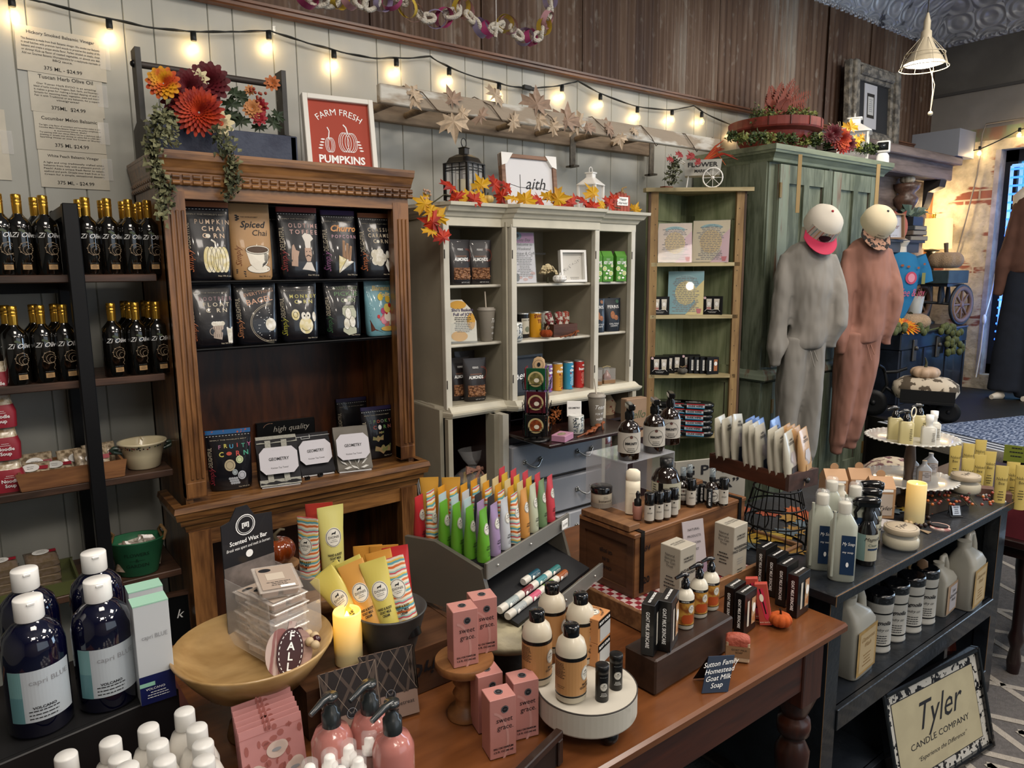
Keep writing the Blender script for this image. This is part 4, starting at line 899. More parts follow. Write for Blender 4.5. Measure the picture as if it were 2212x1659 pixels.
towel(608,1050,.155,.175,DKT,plaid,'folded black and white plaid tea towel with a white paper band',-12);towel(688,1026,.14,.165,DKT,jeans,'folded plain black tea towel with a white paper band, middle one');towel(768,1018,.145,.18,mat('#6f6a62',.85),leafy,'folded tea towel with pale leaf print and a white paper band',-14)
p=onZ(735,950,zl);t=thing('buffalo_towel','rolled black and cream checked towel behind the banded towels','towel',(p.x,p.y+.02,zl+.02))
b=MB();b.loft([(0,.06,.04,3),(.1,.07,.045,2.5),(.15,.05,.035,2),(.17,.02,.02,2)],DKT,20)
f=fsec([(0,.06,.04,3),(.1,.07,.045,2.5),(.15,.05,.035,2)])
for u in (-.04,0,.035):b.patch(f,u,u+.014,.02,.148,OFFW,.001,2,8)
for v in (.05,.1,.14):b.patch(f,-.05,.05,v,v+.008,OFFW,.0016,8)
b.build('cloth',t)
p=onZ(640,1000,zl);t=thing('quality_sign','black wooden sign with chalk writing behind the tea towels','sign',(p.x,p.y+.1,zl),R(-5));b=MB()
b.box((-.13,0,0),(.13,.02,.175),BLACK,.003);f=fplane((0,0,0));b.text(f,'high quality',.02,.14,.035,mat('#a8a49a',.7),sh=.3);b.ring(f,-.07,.15,.03,.02,.0012,PEACH,a0=1.2,a1=3);b.build('board',t)
CL=mk1('clip','clip','small black clips on the bookcase ledge',lambda b:(b.box((-.009,-.006,0),(.009,.006,.006),BLACK),[b.box((x,-.008,.005),(x+.003,.008,.013),BLACK) for x in (-.009,-.001,.006)]))
CL.put(onZ(664,1036,zl),'tiny black plastic clip nearer the plaid towel on the ledge');CL.put(onZ(692,1029,zl),'tiny black plastic clip nearer the leaf towel on the ledge',R(15))
# ======== STRING LIGHTS ========
FIL=mat('#ffcf7a',.5,em=45.);BG=glassy('#fff0d0',.10,.02);CB=mat('#1e2120',.5)
def bulb(parent,p,lit=.33,tilt=0):
 s=bpy.data.objects.new('bulb',None);COL.objects.link(s);s.parent=parent;s.location=p;s.rotation_euler=(0,tilt,0)
 b=MB();b.lathe([(.009,-.002),(.011,.0),(.012,-.028),(.010,-.034)][::-1],CB,12);b.build('socket',s)
 b=MB();b.lathe([(.0,-.083),(.010,-.081),(.018,-.074),(.0205,-.064),(.018,-.052),(.011,-.042),(.0095,-.034)],BG,16,0);b.build('globe',s)
 b=MB();b.ball((0,0,-.06),.0055,FIL,8,6,(1,1,1.5));b.build('filament',s)
 if lit:lamp('POINT','bulb_light',(0,0,-.06),lit,(1,.72,.38),.012,parent=s)
def sag(pts,n=6,k=.02):
 out=[]
 for a,c in zip(pts,pts[1:]):
  a,c=Vector(a),Vector(c);L=(c-a).length
  for i in range(n):u=i/n;out.append(a.lerp(c,u)-Vector((0,0,k*L*4*u*(1-u))))
 return out+[Vector(pts[-1])]
def light_string(pix,y,lab,bulbs,lit=.33):
 t=thing('string_light',lab,'string lights',(0,0,0));P=[onY(px,py,y) for px,py in pix]
 b=MB();b.tube(sag(P),.0032,CB,6);b.tube([p+Vector((0,-.006,.003*sin(i))) for i,p in enumerate(sag(P))],.003,CB,6);b.build('cable',t)
 for px,py in bulbs:bulb(t,onY(px,py,y-.005),lit)
 return t
light_string([(-60,-40),(25,-12),(95,5),(237,40),(330,60),(419,68),(500,68),(583,66),(650,88),(722,108),(800,125),(857,125),(929,122),(971,146),(1078,180),(1128,190)],-.03,'black string of glowing bulbs across the boarded wall, left strand',[(24,-8),(235,42),(417,69),(580,67),(721,109),(856,127),(970,147),(1078,181)])
light_string([(1160,190),(1215,183),(1248,175),(1298,202),(1377,230),(1453,237),(1498,228),(1517,241),(1580,270),(1600,285)],-.03,'black string of glowing bulbs along the boarded wall, right strand',[(1214,184),(1297,203),(1377,231),(1452,237),(1516,242),(1588,274)])
p=onY(1144,191,-.035);b=MB().at(p,(0,R(2),0));b.box((-.045,-.012,-.012),(.01,.012,.012),CB,.004);b.box((.008,-.009,-.009),(.04,.009,.009),CB,.003);b.at();tagit(b.build('cable_plug'),'black plug joining the two light strings','plug')
HK=mk1('wall_hook','hook','clear hooks holding the light strings',lambda b:(b.box((-.008,-.006,-.03),(.008,0,.01),GLASS,.003),b.tube([(0,-.004,-.02),(0,-.016,-.024),(0,-.02,-.01)],.003,GLASS,6)))
for px,py,n in ((591,60,'left'),(929,122,'middle'),(1248,176,'third'),(1498,228,'right')):HK.put(onY(px,py,-.001),'clear hook holding the light string, the %s of the four'%n)
t=thing('string_light','string of small round bulbs along the top of the brick wall','string lights',(0,0,0))
P=[onX(px,py,7.34) for px,py in ((1935,322),(1958,312),(2031,336),(2117,322),(2203,280),(2260,262))]
b=MB();b.tube(sag(P),.005,CB,6);b.build('cable',t)
for px,py in ((1958,305),(2031,330),(2117,316),(2203,276)):bulb(t,onX(px,py,7.33),.9)
# ======== LADDER SHELF ========
LW=woodm('#5e4e3e','#8e7c66','x',12,.75,0,k=7);LW2=mat('#9c8e7c',.8,c2='#c9c6bc',ns=14.,stretch=(.25,1,1),lo=.5,hi=.58,bump=.4,bs=30.)
t=thing('ladder','old weathered wooden ladder mounted flat on the wall as a shelf','ladder',(0,0,0))
a,c=onY(817,180,-.36),onY(1552,318,-.36)
b=MB();b.box((a.x,-.375,a.z-.078),(c.x,-.34,a.z-.0),LW2,.004);b.build('front_rail',t);LZ=a.z-.04
b=MB();b.box((onY(800,260,-.04).x,-.055,a.z-.082),(onY(1405,345,-.04).x,-.02,a.z-.002),LW,.004);b.build('back_rail',t)
for px in (868,945,1050,1150,1235,1320,1400):
 x=onY(px,235+(px-868)*.14,-.34).x;b=MB();b.tube([(x,-.35,LZ-.005),(x,-.2,LZ),(x,-.04,LZ-.005)],[.014,.018,.014],LW,10);b.build('rung',t)
for px in (1228,1398):
 x=onY(px,330,-.02).x;b=MB();br=mat('#6f685c',.6,noise=.4,ns=30.);b.box((x-.02,-.06,LZ-.16),(x+.02,-.05,LZ+.05),br);b.box((x-.02,-.09,LZ-.16),(x+.02,-.02,LZ-.15),br);b.box((x-.02,-.06,LZ+.044),(x+.02,-.01,LZ+.05),br);b.build('bracket',t)
t=thing('leaf_garland','pale cream maple leaf garland wound round the ladder rail','garland',(0,0,0));random.seed(11)
cl1=mat('#c9b49a',.8,noise=.25,ns=40.);cl2=mat('#a88f7c',.8,noise=.2,ns=40.);vn=mat('#5a4a3a',.8)
xs_=[a.x+.05+i*(c.x-a.x-.1)/30 for i in range(31)]
b=MB();b.tube([(x,-.36+.03*cos(i*1.3),LZ+.05*sin(i*1.3)) for i,x in enumerate(xs_)],.0025,vn,5);b.build('vine',t)
for px,py,s,rx,ry in ((893,200,.05,1.2,.5),(975,215,.06,1.5,-.2),(980,262,.075,1.6,3.),(1070,205,.06,1.1,.8),(1040,250,.05,1.4,-.9),(1160,225,.085,1.45,.1),(1110,262,.05,1.2,1.9),(1165,258,.05,1.8,2.),(1225,260,.085,1.5,.2),(1248,268,.07,1.6,-1.),(1270,275,.055,1.4,.3),(1315,275,.055,1.3,1.),(1340,298,.05,1.6,2.8),(1195,272,.05,1.7,1.5),(895,215,.04,1.8,2.5),(1370,282,.04,1.2,.6),(1000,245,.04,1.5,1.1)):
 p=onY(px,py,-.385);b=MB();leaf_maple(b,(0,0,0),s*1.3,random.choice((cl1,cl1,cl2)),(rx,0,0));o=b.build('leaf',t);o.location=p;o.rotation_euler=(0,ry,R(-20))
 # ======== ON THE BOOKCASE ========
ZB=2.058
tg=mat('#4b4a48',.7,noise=.25,ns=14.);nv=mat('#2a3044',.6,c2='#3b4254',ns=12.,bump=.2)
xa,xb_=onY(345,330,-.40).x-.03,onY(640,340,-.42).x
t=thing('wooden_tote','old wooden tool tote with a dowel handle on the bookcase','tote',((xa+xb_)/2,-.30,ZB));L=(xb_-xa)/2
for s_ in (-1,1):
 b=MB();x=s_*L if s_>0 else -L;zt=.36
 b.prism([(-.1,0),(.1,0),(.1,.10),(.035,.12),(.035,.36),(-.035,.36),(-.035,.12),(-.1,.10)],.018,tg,'yz',x-.009);b.ball((x+(-.009 if s_<0 else .009),0,.31),.013,BLACK,10,6);b.build('end_board',t)
for y in (-.1,.088):b=MB();b.box((-L+.009,y,0),(L+.015,y+.012,.105),nv,.002);b.build('side_board',t)
b=MB();b.box((-L,-.09,0),(L,.09,.008),tg);b.build('bottom',t)
b=MB();b.tube([(-L,0,.31),(L,0,.31)],.012,mat('#3a332e',.5),10);b.build('handle',t)
TC=Vector(((xa+xb_)/2,-.30,ZB))
YEL=mat('#d99a12',.6,c2='#c2481a',ns=25.);MAR=mat('#5e0f1c',.6,noise=.3,ns=30.);ORG=mat('#b8380f',.6,c2='#8d1d10',ns=30.);IVC=mat('#ddd0a8',.6);GN=mat('#2b3a22',.6,noise=.4,ns=30.);IVY=mat('#55583c',.7,c2='#383d28',ns=60.);IVY2=mat('#7a7a58',.7);STM=mat('#3b3a26',.8)
t=thing('flower_arrangement','autumn silk flowers in red, orange and yellow spilling from the tote','flowers',(0,0,0))
def fl(px,py,y,r,m,n,L,core=None,nm='bloom',w=.3):
 p=onY(px,py,y);b=MB();petal_flower(b,(0,0,0),r,m,(-.45,-1,.15),n,L,core,w);o=b.build(nm,t);o.location=p
fl(353,180,-.44,.055,YEL,14,5);fl(405,190,-.40,.065,MAR,15,5);fl(450,180,-.38,.075,MAR,15,5);fl(380,215,-.41,.05,MAR,12,3)
fl(430,243,-.46,.085,ORG,20,6,w=.16);fl(478,268,-.45,.045,IVC,10,2,YEL);fl(430,170,-.41,.035,IVC,8,2);fl(563,230,-.40,.03,mat('#9a1f2c',.6),9,3);fl(545,235,-.41,.035,mat('#c0824e',.6),12,3);fl(588,180,-.38,.03,mat('#b86a38',.6),9,2);fl(560,255,-.42,.03,mat('#9a1f2c',.6),8,2);fl(540,195,-.40,.02,mat('#c0824e',.6),9,2)
b=MB();random.seed(2)
for k in range(26):
 p=onY(random.uniform(540,575),random.uniform(190,262),-.42);b.ball(tuple(p),.006,mat('#8d3a26',.4),6,4)
b.build('berries',t)
b=MB()
for px,py,s in ((500,225,.05),(520,210,.055),(495,250,.05),(590,265,.05),(600,250,.04),(520,262,.05),(400,270,.05),(370,250,.05),(505,200,.04),(560,275,.04),(460,300,.03)):leaf_maple(b,tuple(onY(px,py,-.40)),s,GN,(R(70),random.uniform(-1,1),R(-20)))
b.build('foliage',t)
for pix,y in (([(352,240),(350,280),(340,330),(345,380),(355,430),(350,470)],-.52),([(345,240),(330,300),(335,350),(365,400),(360,450)],-.50),([(370,250),(375,300),(390,310)],-.50),([(465,275),(480,310),(500,350),(510,390),(490,430)],-.53),([(480,280),(505,330),(495,380),(505,420)],-.52),([(360,235),(335,270),(325,330),(340,400)],-.49)):
 b=MB();sprig(b,[tuple(onY(px,py,y)) for px,py in pix],random.choice((IVY,IVY2)),STM,.022,.0018,.018);b.build('trailing_ivy',t)
pa_,pb_=onY(672,350,-.36),onY(800,350,-.36);w=pb_.x-pa_.x+.03;h=.30
t=thing('pumpkin_patch_sign','orange sign reading farm fresh pumpkins in a white frame','sign',((pa_.x+pb_.x)/2-.01,-.40,ZB-.012),rot=(R(-8),0,R(-7)))
wf_=mat('#e2dfd6',.5);b=MB()
for a_,c_,d_,e_ in ((-w/2,-w/2+.02,0,h),(w/2-.02,w/2,0,h),(-w/2+.02,w/2-.02,0,.02),(-w/2+.02,w/2-.02,h-.02,h)):b.box((a_,-.01,d_),(c_,.03,e_),wf_,.002)
b.build('frame',t);b=MB();b.box((-w/2+.02,.005,.02),(w/2-.02,.01,h-.02),mat('#a2371f',.6));f=fplane((0,.005,0));q=TEXTW
b.text(f,'FARM FRESH',0,.238,.036,q,arc=.16);b.text(f,'PUMPKINS',0,.047,.042,q,wid=.19,bold=.03)
for k in (-1,-.55,0,.55,1):b.ring(f,.03+k*.018,.12,.022+.004*(1-abs(k)),.04,.002,q)
for k in (-1,0,1):b.ring(f,-.045+k*.006,.105,.014,.03,.002,q)
b.line(f,[(-.05,.13),(-.045,.16),(-.052,.175)],.004,q);b.line(f,[(.03,.158),(.025,.18),(.015,.19)],.005,q)
for s_ in (-1,1):
 for k in range(4):b.ell(f,s_*(.085-.004*k),.09+.012*k,.009,.003,q,n=8)
b.build('panel',t)
# ======== ON THE HUTCH ========
ZH=1.951
def stand(px,y,z):p=onY(px,500,y);p.z=z;return p
def lantern(nm,lab,p,w,h,m,rz,candle=True,dome=True):
 t=thing(nm,lab,'lantern',p,rz);a=w/2;b=MB();b.box((-a*1.15,-a*1.15,0),(a*1.15,a*1.15,.012),m,.002);b.box((-a,-a,.012),(a,a,.02),m);b.build('base',t)
 for sx in (-1,1):
  for sy in (-1,1):b=MB();b.box((sx*a-.006,sy*a-.006,.02),(sx*a+.006,sy*a+.006,h*.6),m);b.build('corner_post',t)
 b=MB()
 for k in range(4):
  b.at((0,0,0),(0,0,k*pi/2))
  for x in (-.33,.33):b.box((a*x-.0025,-a-.003,.02),(a*x+.0025,-a,h*.6),m)
  for z in (.12,.5,.54):b.box((-a,-a-.003,h*z),(a,-a,h*z+.004),m)
 b.at();
 if dome:b.build('lattice',t)
 b=MB()
 for k in range(4):b.at((0,0,0),(0,0,k*pi/2));b.box((-a,-a+.002,.02),(a,-a+.004,h*.6),FILM)
 b.at();b.build('glazing',t)
 b=MB()
 if dome:b.loft([(h*.6,a*1.2,a*1.2,8),(h*.615,a*1.2,a*1.2,8),(h*.63,a*1.0,a*1.0,8),(h*.7,a*.85,a*.85,7),(h*.75,a*.45,a*.45,6),(h*.75,a*.3,a*.3,6),(h*.84,a*.3,a*.3,6),(h*.85,a*.36,a*.36,6),(h*.87,a*.1,a*.1,4)],m,32,smooth=False)
 else:b.loft([(h*.6,a*1.25,a*1.25,8),(h*.62,a*1.25,a*1.25,8),(h*.78,a*.42,a*.42,8),(h*.86,a*.42,a*.42,8),(h*.87,a*.55,a*.55,8),(h*.89,a*.55,a*.55,8)],m,32,smooth=False)
 b.build('roof',t)
 b=MB();b.tube([(.02*cos(q),0,h*.93+.02*sin(q)) for q in [k*2*pi/12 for k in range(12)]],.0022,m,5,closed=True);b.build('ring',t)
 if candle:b=MB();b.lathe([(a*.5,.02),(a*.5,h*.38),(a*.42,h*.385)],mat('#d8cfa8',.5),20);b.build('candle',t)
lantern('lantern','black metal lantern with a candle on top of the grey hutch',stand(1005,-.30,ZH),.13,zat(stand(1005,-.3,ZH),298)-ZH,BLACK,R(20))
lantern('lantern','small white metal lantern beside the red wooden pumpkin',stand(1275,-.28,ZH),.10,zat(stand(1275,-.28,ZH),362)-ZH,WPL,R(20),False,False)
p=stand(1147,-.26,ZH);w=.34;h=zat(p,330)-ZH-.01
t=thing('faith_sign','white sign with the handwritten word faith in a wooden frame','sign',p,rot=(R(-6),0,R(-4)));b=MB();fw_=woodm('#6a4a36','#93705a','x',14,.6,0)
for a_,c_,d_,e_ in ((-w/2,-w/2+.022,0,h),(w/2-.022,w/2,0,h),(-w/2+.022,w/2-.022,0,.022),(-w/2+.022,w/2-.022,h-.018,h)):b.box((a_,-.012,d_),(c_,.02,e_),fw_)
b.build('frame',t);b=MB();b.box((-w/2+.022,.0,.022),(w/2-.022,.006,h-.018),mat('#dcdcdf',.4));f=fplane((0,0,0));z=h*.42
b.line(f,[(-.12,z+.01),(-.06,z-.004),(.0,z-.004),(.06,z+.0),(.12,z-.012)],.0022,INK);b.text(f,'aith',.035,z+.015,.085,INK,sh=.35);b.line(f,[(-.06,z-.075),(-.055,z+.06)],.003,INK);b.build('panel',t)
for s_ in (-1,1):b=MB();b.prism([(s_*w/2,h+.004),(s_*w/2,h-.06),(s_*(w/2-.03),h-.05),(s_*(w/2-.07),h+.004)][::(1 if s_>0 else -1)],.03,WPL,'xz',-.016);b.build('corner_guard',t)
p=stand(1343,-.36,ZH);t=thing('pumpkin_block','flat red wooden pumpkin with a happy harvest label','ornament',p,R(-4));q=mat('#a5503f',.7,noise=.15,ns=20.)
b=MB();
for k in range(5):
 x=-.06+.024*k;hh=.115-.012*abs(k-2)**1.4*.6;b.box((x,0,.004*abs(k-2)),(x+.0235,.022,hh),q,.003)
b.build('pumpkin_body',t);b=MB();b.box((-.038,-.004,.04),(.04,0,.085),TEXTW);f=fplane((0,-.004,0));b.text(f,'Happy\nHarvest',0,.063,.02,INK,sh=.4);b.build('label',t)
b=MB();b.tube([(0,.01,.11),(.01,.01,.135),(.03,.0,.14)],.004,mat('#a88f62',.8),6)
for k in range(5):b.tube([(0,.0,.118),(.02*cos(k*1.3),-.01,.118+.02*sin(k*1.3))],.002,mat('#a88f62',.8),4)
b.build('twine_bow',t)
t=thing('autumn_garland','garland of yellow and orange maple leaves along the hutch top','garland',(0,0,0));random.seed(9)
LY=mat('#c99a14',.55,c2='#b06a10',ns=18.,lo=.5,hi=.75);LO=mat('#b83212',.55,c2='#8d1c12',ns=18.)
G=[(925,445,-.44),(960,420,-.40),(1010,432,-.38),(1080,425,-.38),(1150,432,-.38),(1220,430,-.38),(1290,440,-.38),(1340,450,-.37)]
b=MB();b.tube([tuple(onY(*g)) for g in G]+[],.003,STM,5);b.tube([tuple(onY(px,py,-.46)) for px,py in ((925,445),(935,480),(948,500),(960,520))],.003,STM,5);b.build('vine',t)
for px,py,s,m,dy in ((918,440,.055,LY,-.47),(930,458,.06,LY,-.48),(935,480,.06,LO,-.49),(945,470,.05,LY,-.485),(932,500,.045,LY,-.49),(958,513,.05,LO,-.49),(975,405,.06,LO,-.40),(985,428,.05,LO,-.44),(1005,428,.05,LY,-.44),(1040,400,.055,LY,-.40),(1068,398,.055,LO,-.38),(1040,428,.06,LY,-.45),(1085,425,.05,LO,-.42),(1110,428,.05,LY,-.45),(1135,432,.06,LY,-.46),(1165,435,.055,LO,-.46),(1185,425,.05,LY,-.42),(1205,430,.065,LY,-.46),(1235,440,.055,LO,-.46),(1262,435,.05,LO,-.44),(1282,418,.06,LY,-.42),(1300,445,.045,LY,-.46),(1316,440,.05,LO,-.44),(1280,445,.045,LO,-.46),(1215,445,.05,LO,-.47),(1095,405,.04,LO,-.40),(1025,432,.045,LO,-.46),(1325,430,.04,LO,-.40),(1372,452,.04,LY,-.34)):
 b=MB();leaf_maple(b,(0,0,0),s*1.25,m,(R(random.uniform(55,100)),0,0));o=b.build('leaf',t);o.location=onY(px,py,dy+.0);o.rotation_euler=(random.uniform(-.3,.3),random.uniform(-1.4,1.4),R(random.uniform(-50,10)))
b=MB()
for k in range(9):p=onY(920+random.uniform(-4,10),415+random.uniform(-6,14),-.46);b.ball(tuple(p),.006,mat('#b5937a',.5),6,4);b.tube([tuple(p),tuple(onY(928,440,-.46))],.001,STM,3)
b.build('berry_pick',t)
GP=mk('gourd','pumpkin','little pale gourds in the leaf garland',('gourd_body',lambda b:pumpkin(b,.03,mat('#c9a85a',.5,noise=.2,ns=20.),STM,.7,8,.0)),('stem',lambda b:b.tube([(0,0,.036),(.004,0,.05)],.004,STM,6)))
GP.put(stand(1054,-.42,ZH),'little pale yellow gourd in the garland near the black lantern');GP.put(stand(1300,-.40,ZH),'little pale yellow gourd in the garland near the white lantern')
# ---------- items on hutch shelves ----------
S1,S2,S3=1.579,1.301,1.015
AB=mat('#241f20',.4,coat=.25,noise=.2,ns=6.);ALM=mat('#9c6a45',.5,c2='#5f3a24',ns=110.,lo=.42,hi=.55,bump=1.,bs=110.)
def almonds(px,y,z,lab,rz=-8,h=.21,w=.125):
 p=stand(px,y,z);t=thing('almond_pouch',lab,'pouch',p,R(rz),'black almond pouches in the hutch');a=w/2
 secs=[(0,a*.82,.026,3),(.012,a*.88,.034,3),(h*.35,a*.92,.032,2.6),(h*.7,a*.97,.018,2.3),(h*.93,a,.003,3),(h,a,.002,3)];f=fsec(secs)
 b=MB();b.loft(secs,AB,24);b.text(f,'FERRIS',0,h*.78,.013,TEXTW,wid=.03);b.text(f,'CINNAMON ROASTED',0,h*.63,.009,mat('#b07a60',.5),wid=.06);b.text(f,'ALMONDS',0,h*.56,.021,TEXTW,bold=.03,wid=.075)
 b.ring(f,.035,h*.66,.03,.03,.0015,mat('#8a3a26',.5),a0=-1.8,a1=1.8);b.ring(f,.035,h*.66,.025,.025,.0015,mat('#8a3a26',.5),a0=-1.8,a1=1.8);b.text(f,'NET WT 10 OZ',.015,h*.05,.007,TEXTW);b.build('pouch',t)
 b=MB();b.patch(f,-a*.72,a*.72,h*.12,h*.38,ALM,.0015,8,3);random.seed(4)
 for k in range(34):q=f(random.uniform(-.66,.66)*a,h*random.uniform(.14,.36),.0025);b.ball(q,.0062,mat('#9a6b47',.4,noise=.3,ns=60.),6,4,(1.3,.5,.8))
 b.build('window',t)
almonds(990,-.33,S1,'black cinnamon almond pouch at the left on the top hutch shelf',0);almonds(1034,-.32,S1,'black cinnamon almond pouch, fully visible, on the top hutch shelf',-16)
almonds(1020,-.34,S3,'black cinnamon almond pouch, front one on the bottom hutch shelf',-12);almonds(985,-.27,S3,'black cinnamon almond pouch behind the front one, bottom hutch shelf',0);almonds(998,-.20,S3+.0,'rearmost dark pouch on the bottom left hutch shelf',0,.23)
p=stand(1135,-.38,S1);t=thing('event_sign','tall pink topped event sign in a clear stand','sign',p,rot=(R(-7),0,R(-8)));w,h=.125,.25
b=MB();b.box((-w/2,-.001,.003),(w/2,.001,h),mat('#c4c1c8',.3,coat=.5));f=fplane((0,-.001,0));b.patch(f,-w/2,w/2,h*.8,h,mat('#b978a8',.4),.0008);b.ell(f,-w*.3,h*.94,.03,.02,mat('#3f6f80',.4),.0012);b.ell(f,-w*.3,h*.94,.016,.011,INK,.0016)
tagtxt(b,f,0,h*.86,w,['Cozy Day','Welcome to','Weekend','at the Boutique & Coffeehouse'],INK,.022,.02,sh=.3);b.text(f,'September 25 - 26',0,h*.55,.013,INK);b.fine(f,0,h*.5,w*.75,.09,12,INK)
for x,y in ((-.03,.03),(.0,.02),(.03,.03),(.045,.05)):b.ell(f,x,y,.014,.008,mat('#b58f8a',.5))
b.ell(f,-.045,.03,.012,.02,INK,.0012);b.build('print',t);b=MB();b.box((-w/2-.002,-.004,0),(w/2+.002,-.0025,h+.004),GLASS);b.box((-w/2,-.03,0),(w/2,.04,.003),GLASS);b.build('clear_stand',t)
p=stand(1183,-.38,S1);t=thing('dried_flowers','bunch of cream dried hydrangea flowers on the top hutch shelf','flowers',p);hb=mat('#b3a079',.8,c2='#d2c39c',ns=40.);random.seed(8)
b=MB();b.tube([(0,0,0),(0,0,.03)],.006,STM,5)
for k in range(34):a=random.uniform(0,6.3);q=random.uniform(0,1);petal_flower(b,(.045*q*cos(a),.04*q*sin(a)-.01,.045+.045*math.sqrt(max(0,1-q*q))*random.uniform(.3,1)),.016,hb,(cos(a)*q,sin(a)*q-.5,.6),4,1,None,.5)
b.build('blooms',t)
p=stand(1209,-.435,S1);t=thing('lattice_pumpkin','small white pierced ceramic pumpkin with a silver stem','pumpkin',p);b=MB();pumpkin(b,.036,WPL,SILV,.62,8,0);
for k in range(40):a=k*2*pi/20;z=.016+.014*(k//20);b.ball((.0345*cos(a),.0345*sin(a),z),.0022,mat('#9a948a',.6),5,3)
b.build('pumpkin_body',t);b=MB();b.tube([(0,0,.038),(.003,0,.052)],[.008,.004],SILV,8);b.build('stem',t)
def shadowbox(nm,lab,p,w,h,d,rx,rz,fm_,pm,deco,cat='picture'):
 t=thing(nm,lab,cat,p,rot=(rx,0,rz));b=MB();q=.012
 for a_,c_,d_,e_ in ((-w/2,-w/2+q,0,h),(w/2-q,w/2,0,h),(-w/2+q,w/2-q,0,q),(-w/2+q,w/2-q,h-q,h)):b.box((a_,-d,d_),(c_,0,e_),fm_)
 b.build('frame',t);b=MB();b.box((-w/2+q,-.006,q),(w/2-q,-.002,h-q),pm);deco(b,fplane((0,-.006,0)),w,h);b.build('panel',t);return t
def sb(b,f,w,h):
 random.seed(1)
 for k in range(22):u=random.uniform(-.2,.32);b.ell(f,w*u,h*(.55+.6*u)+random.uniform(-.01,.01),.0015,.0015,INK,n=6)
 for k in range(8):b.line(f,[(-w*.32,h*.38),(-w*.32+.015*cos(k),h*.38+.015*sin(k))],.0006,INK)
 b.fine(f,w*.1,h*.15,w*.4,.008,2,INK)
shadowbox('shadow_box','white square shadow box with birds and a dandelion',stand(1236,-.385,S1),.15,.165,.03,R(-6),R(-14),WPL,mat('#cfccc4',.6),sb)
KL=mat('#4e8c2a',.4);
def lime(b):
 w,d,h=.066,.045,.135;box6(b,w,d,h,KL);b.prism([(-d/2,0),(d/2,0),(.002,.035),(-.002,.035)],w,KL,'yz',-w/2) if 0 else None
 b.add([(-w/2,-d/2,h),(w/2,-d/2,h),(w/2,d/2,h),(-w/2,d/2,h),(-w/2,0,h+.03),(w/2,0,h+.03)],[(0,1,5,4),(2,3,4,5),(1,2,5),(3,0,4)],KL)
 f=fplane((0,-d/2,0));b.text(f,'KEY LIME',0,h*.75,.022,TEXTW,bold=.03,wid=w*.86);b.fine(f,0,h*.9,w*.4,.006,2,TEXTW);LM=mat('#b9c94a',.5)
 for x,y,r in ((.018,.045,.013),(-.022,.07,.013),(-.015,.02,.009),(.024,.085,.008)):b.ell(f,x,y,r,r,TEXTW);b.ell(f,x,y,r*.82,r*.82,LM,.0013);[b.line(f,[(x,y),(x+r*.75*cos(k),y+r*.75*sin(k))],.0008,TEXTW,.0017) for k in range(7)]
 for x,y in ((-.008,.045),(.002,.06),(.01,.02)):b.ell(f,x,y,.008,.005,TEXTW,.0012)
LB=mk1('key_lime_box','box','green key lime boxes on the top hutch shelf',lime)
for px,n in ((1286,'left'),(1310,'middle'),(1339,'right')):LB.put(stand(px,-.36,S1),'green key lime candy box with lime slices, %s one of three'%n,R(-12))
# ---- middle shelf ----
p=stand(998,-.35,S2);t=thing('gift_basket_sign','yellow and white sign about baskets in a clear stand','sign',p,rot=(R(-10),0,R(-22)));w,h=.13,.21
b=MB();pts=[(-w/2,.01),(w/2,.01),(w/2,h*.5),(w*.3,h*.8),(0,h),(-w/2,h)];b.prism(pts,.003,mat('#d5d2c4',.5),'xz',-.001);f=fplane((0,-.0015,0));yl=mat('#c9962a',.5);b.ell(f,-.02,h*.88,.04,.02,yl,.0008);b.ell(f,-.02,.035,.04,.025,yl,.0008);b.ell(f,.04,h*.5,.02,.04,yl,.0008)
b.text(f,"Sho's Baskets",0,h*.76,.02,mat('#3a2f5a',.5),bold=.02,wid=w*.8,off=.0016);b.text(f,'Full of JOY',0,h*.66,.02,mat('#3a2f5a',.5),bold=.02,wid=w*.7,off=.0016);b.fine(f,0,h*.58,w*.7,h*.32,9,INK,.0016);b.build('card',t)
b=MB();b.box((-w/2,-.006,0),(w/2,-.004,.1),GLASS);b.box((-w/2,-.04,0),(w/2,.04,.003),GLASS);b.build('clear_stand',t)
def tumbler(lab,p,h,rz,group='grey lidded straw tumblers'):
 t=thing('tumbler',lab,'tumbler',p,rz,group);g=mat('#8b8478',.5);r0,r1=h*.2,h*.29
 b=MB();b.lathe([(r0*.9,0),(r0,.004),(r1,h)],g,28);f=lambda u,v,o=0:((r0+(r1-r0)*v/h+o)*sin(u/r1),-(r0+(r1-r0)*v/h+o)*cos(u/r1),v)
 b.text(f,'Tears',.01,h*.68,h*.2,TEXTW,sh=.4);b.text(f,'FOR MY',.01,h*.45,h*.1,TEXTW);b.text(f,'wallet',.01,h*.28,h*.14,TEXTW,sh=.4);b.fine(f,.01,h*.56,h*.25,.002,1,TEXTW);b.ring(f,.01,h*.13,h*.15,h*.05,.001,TEXTW,a0=3.3,a1=6.1);b.build('cup',t)
 b=MB();b.lathe([(r1,h-.002),(r1*1.06,h),(r1*1.06,h+.008),(r1*.9,h+.012),(r1*.9,h+.016),(0,h+.016)],mat('#9a9388',.4),28,1);b.build('lid',t)
 b=MB();b.tube([(0,0,h),(-h*.08,0,h*1.62)],.0035,mat('#c9bfae',.4),8);b.build('straw',t)
p=stand(1048,-.33,S2);tumbler('grey straw tumbler with white writing on the middle hutch shelf',p,.15,R(28))
fmug=fcyl(.0385)
def floral(b,f,r,h,m,n=90,z0=.01):
 random.seed(6)
 for k in range(n):u=random.uniform(-1.5,1.5)*r;v=random.uniform(z0,h-.008);b.ell(f,u,v,random.uniform(.002,.005),random.uniform(.002,.004),m[k%len(m)],.0008,7)
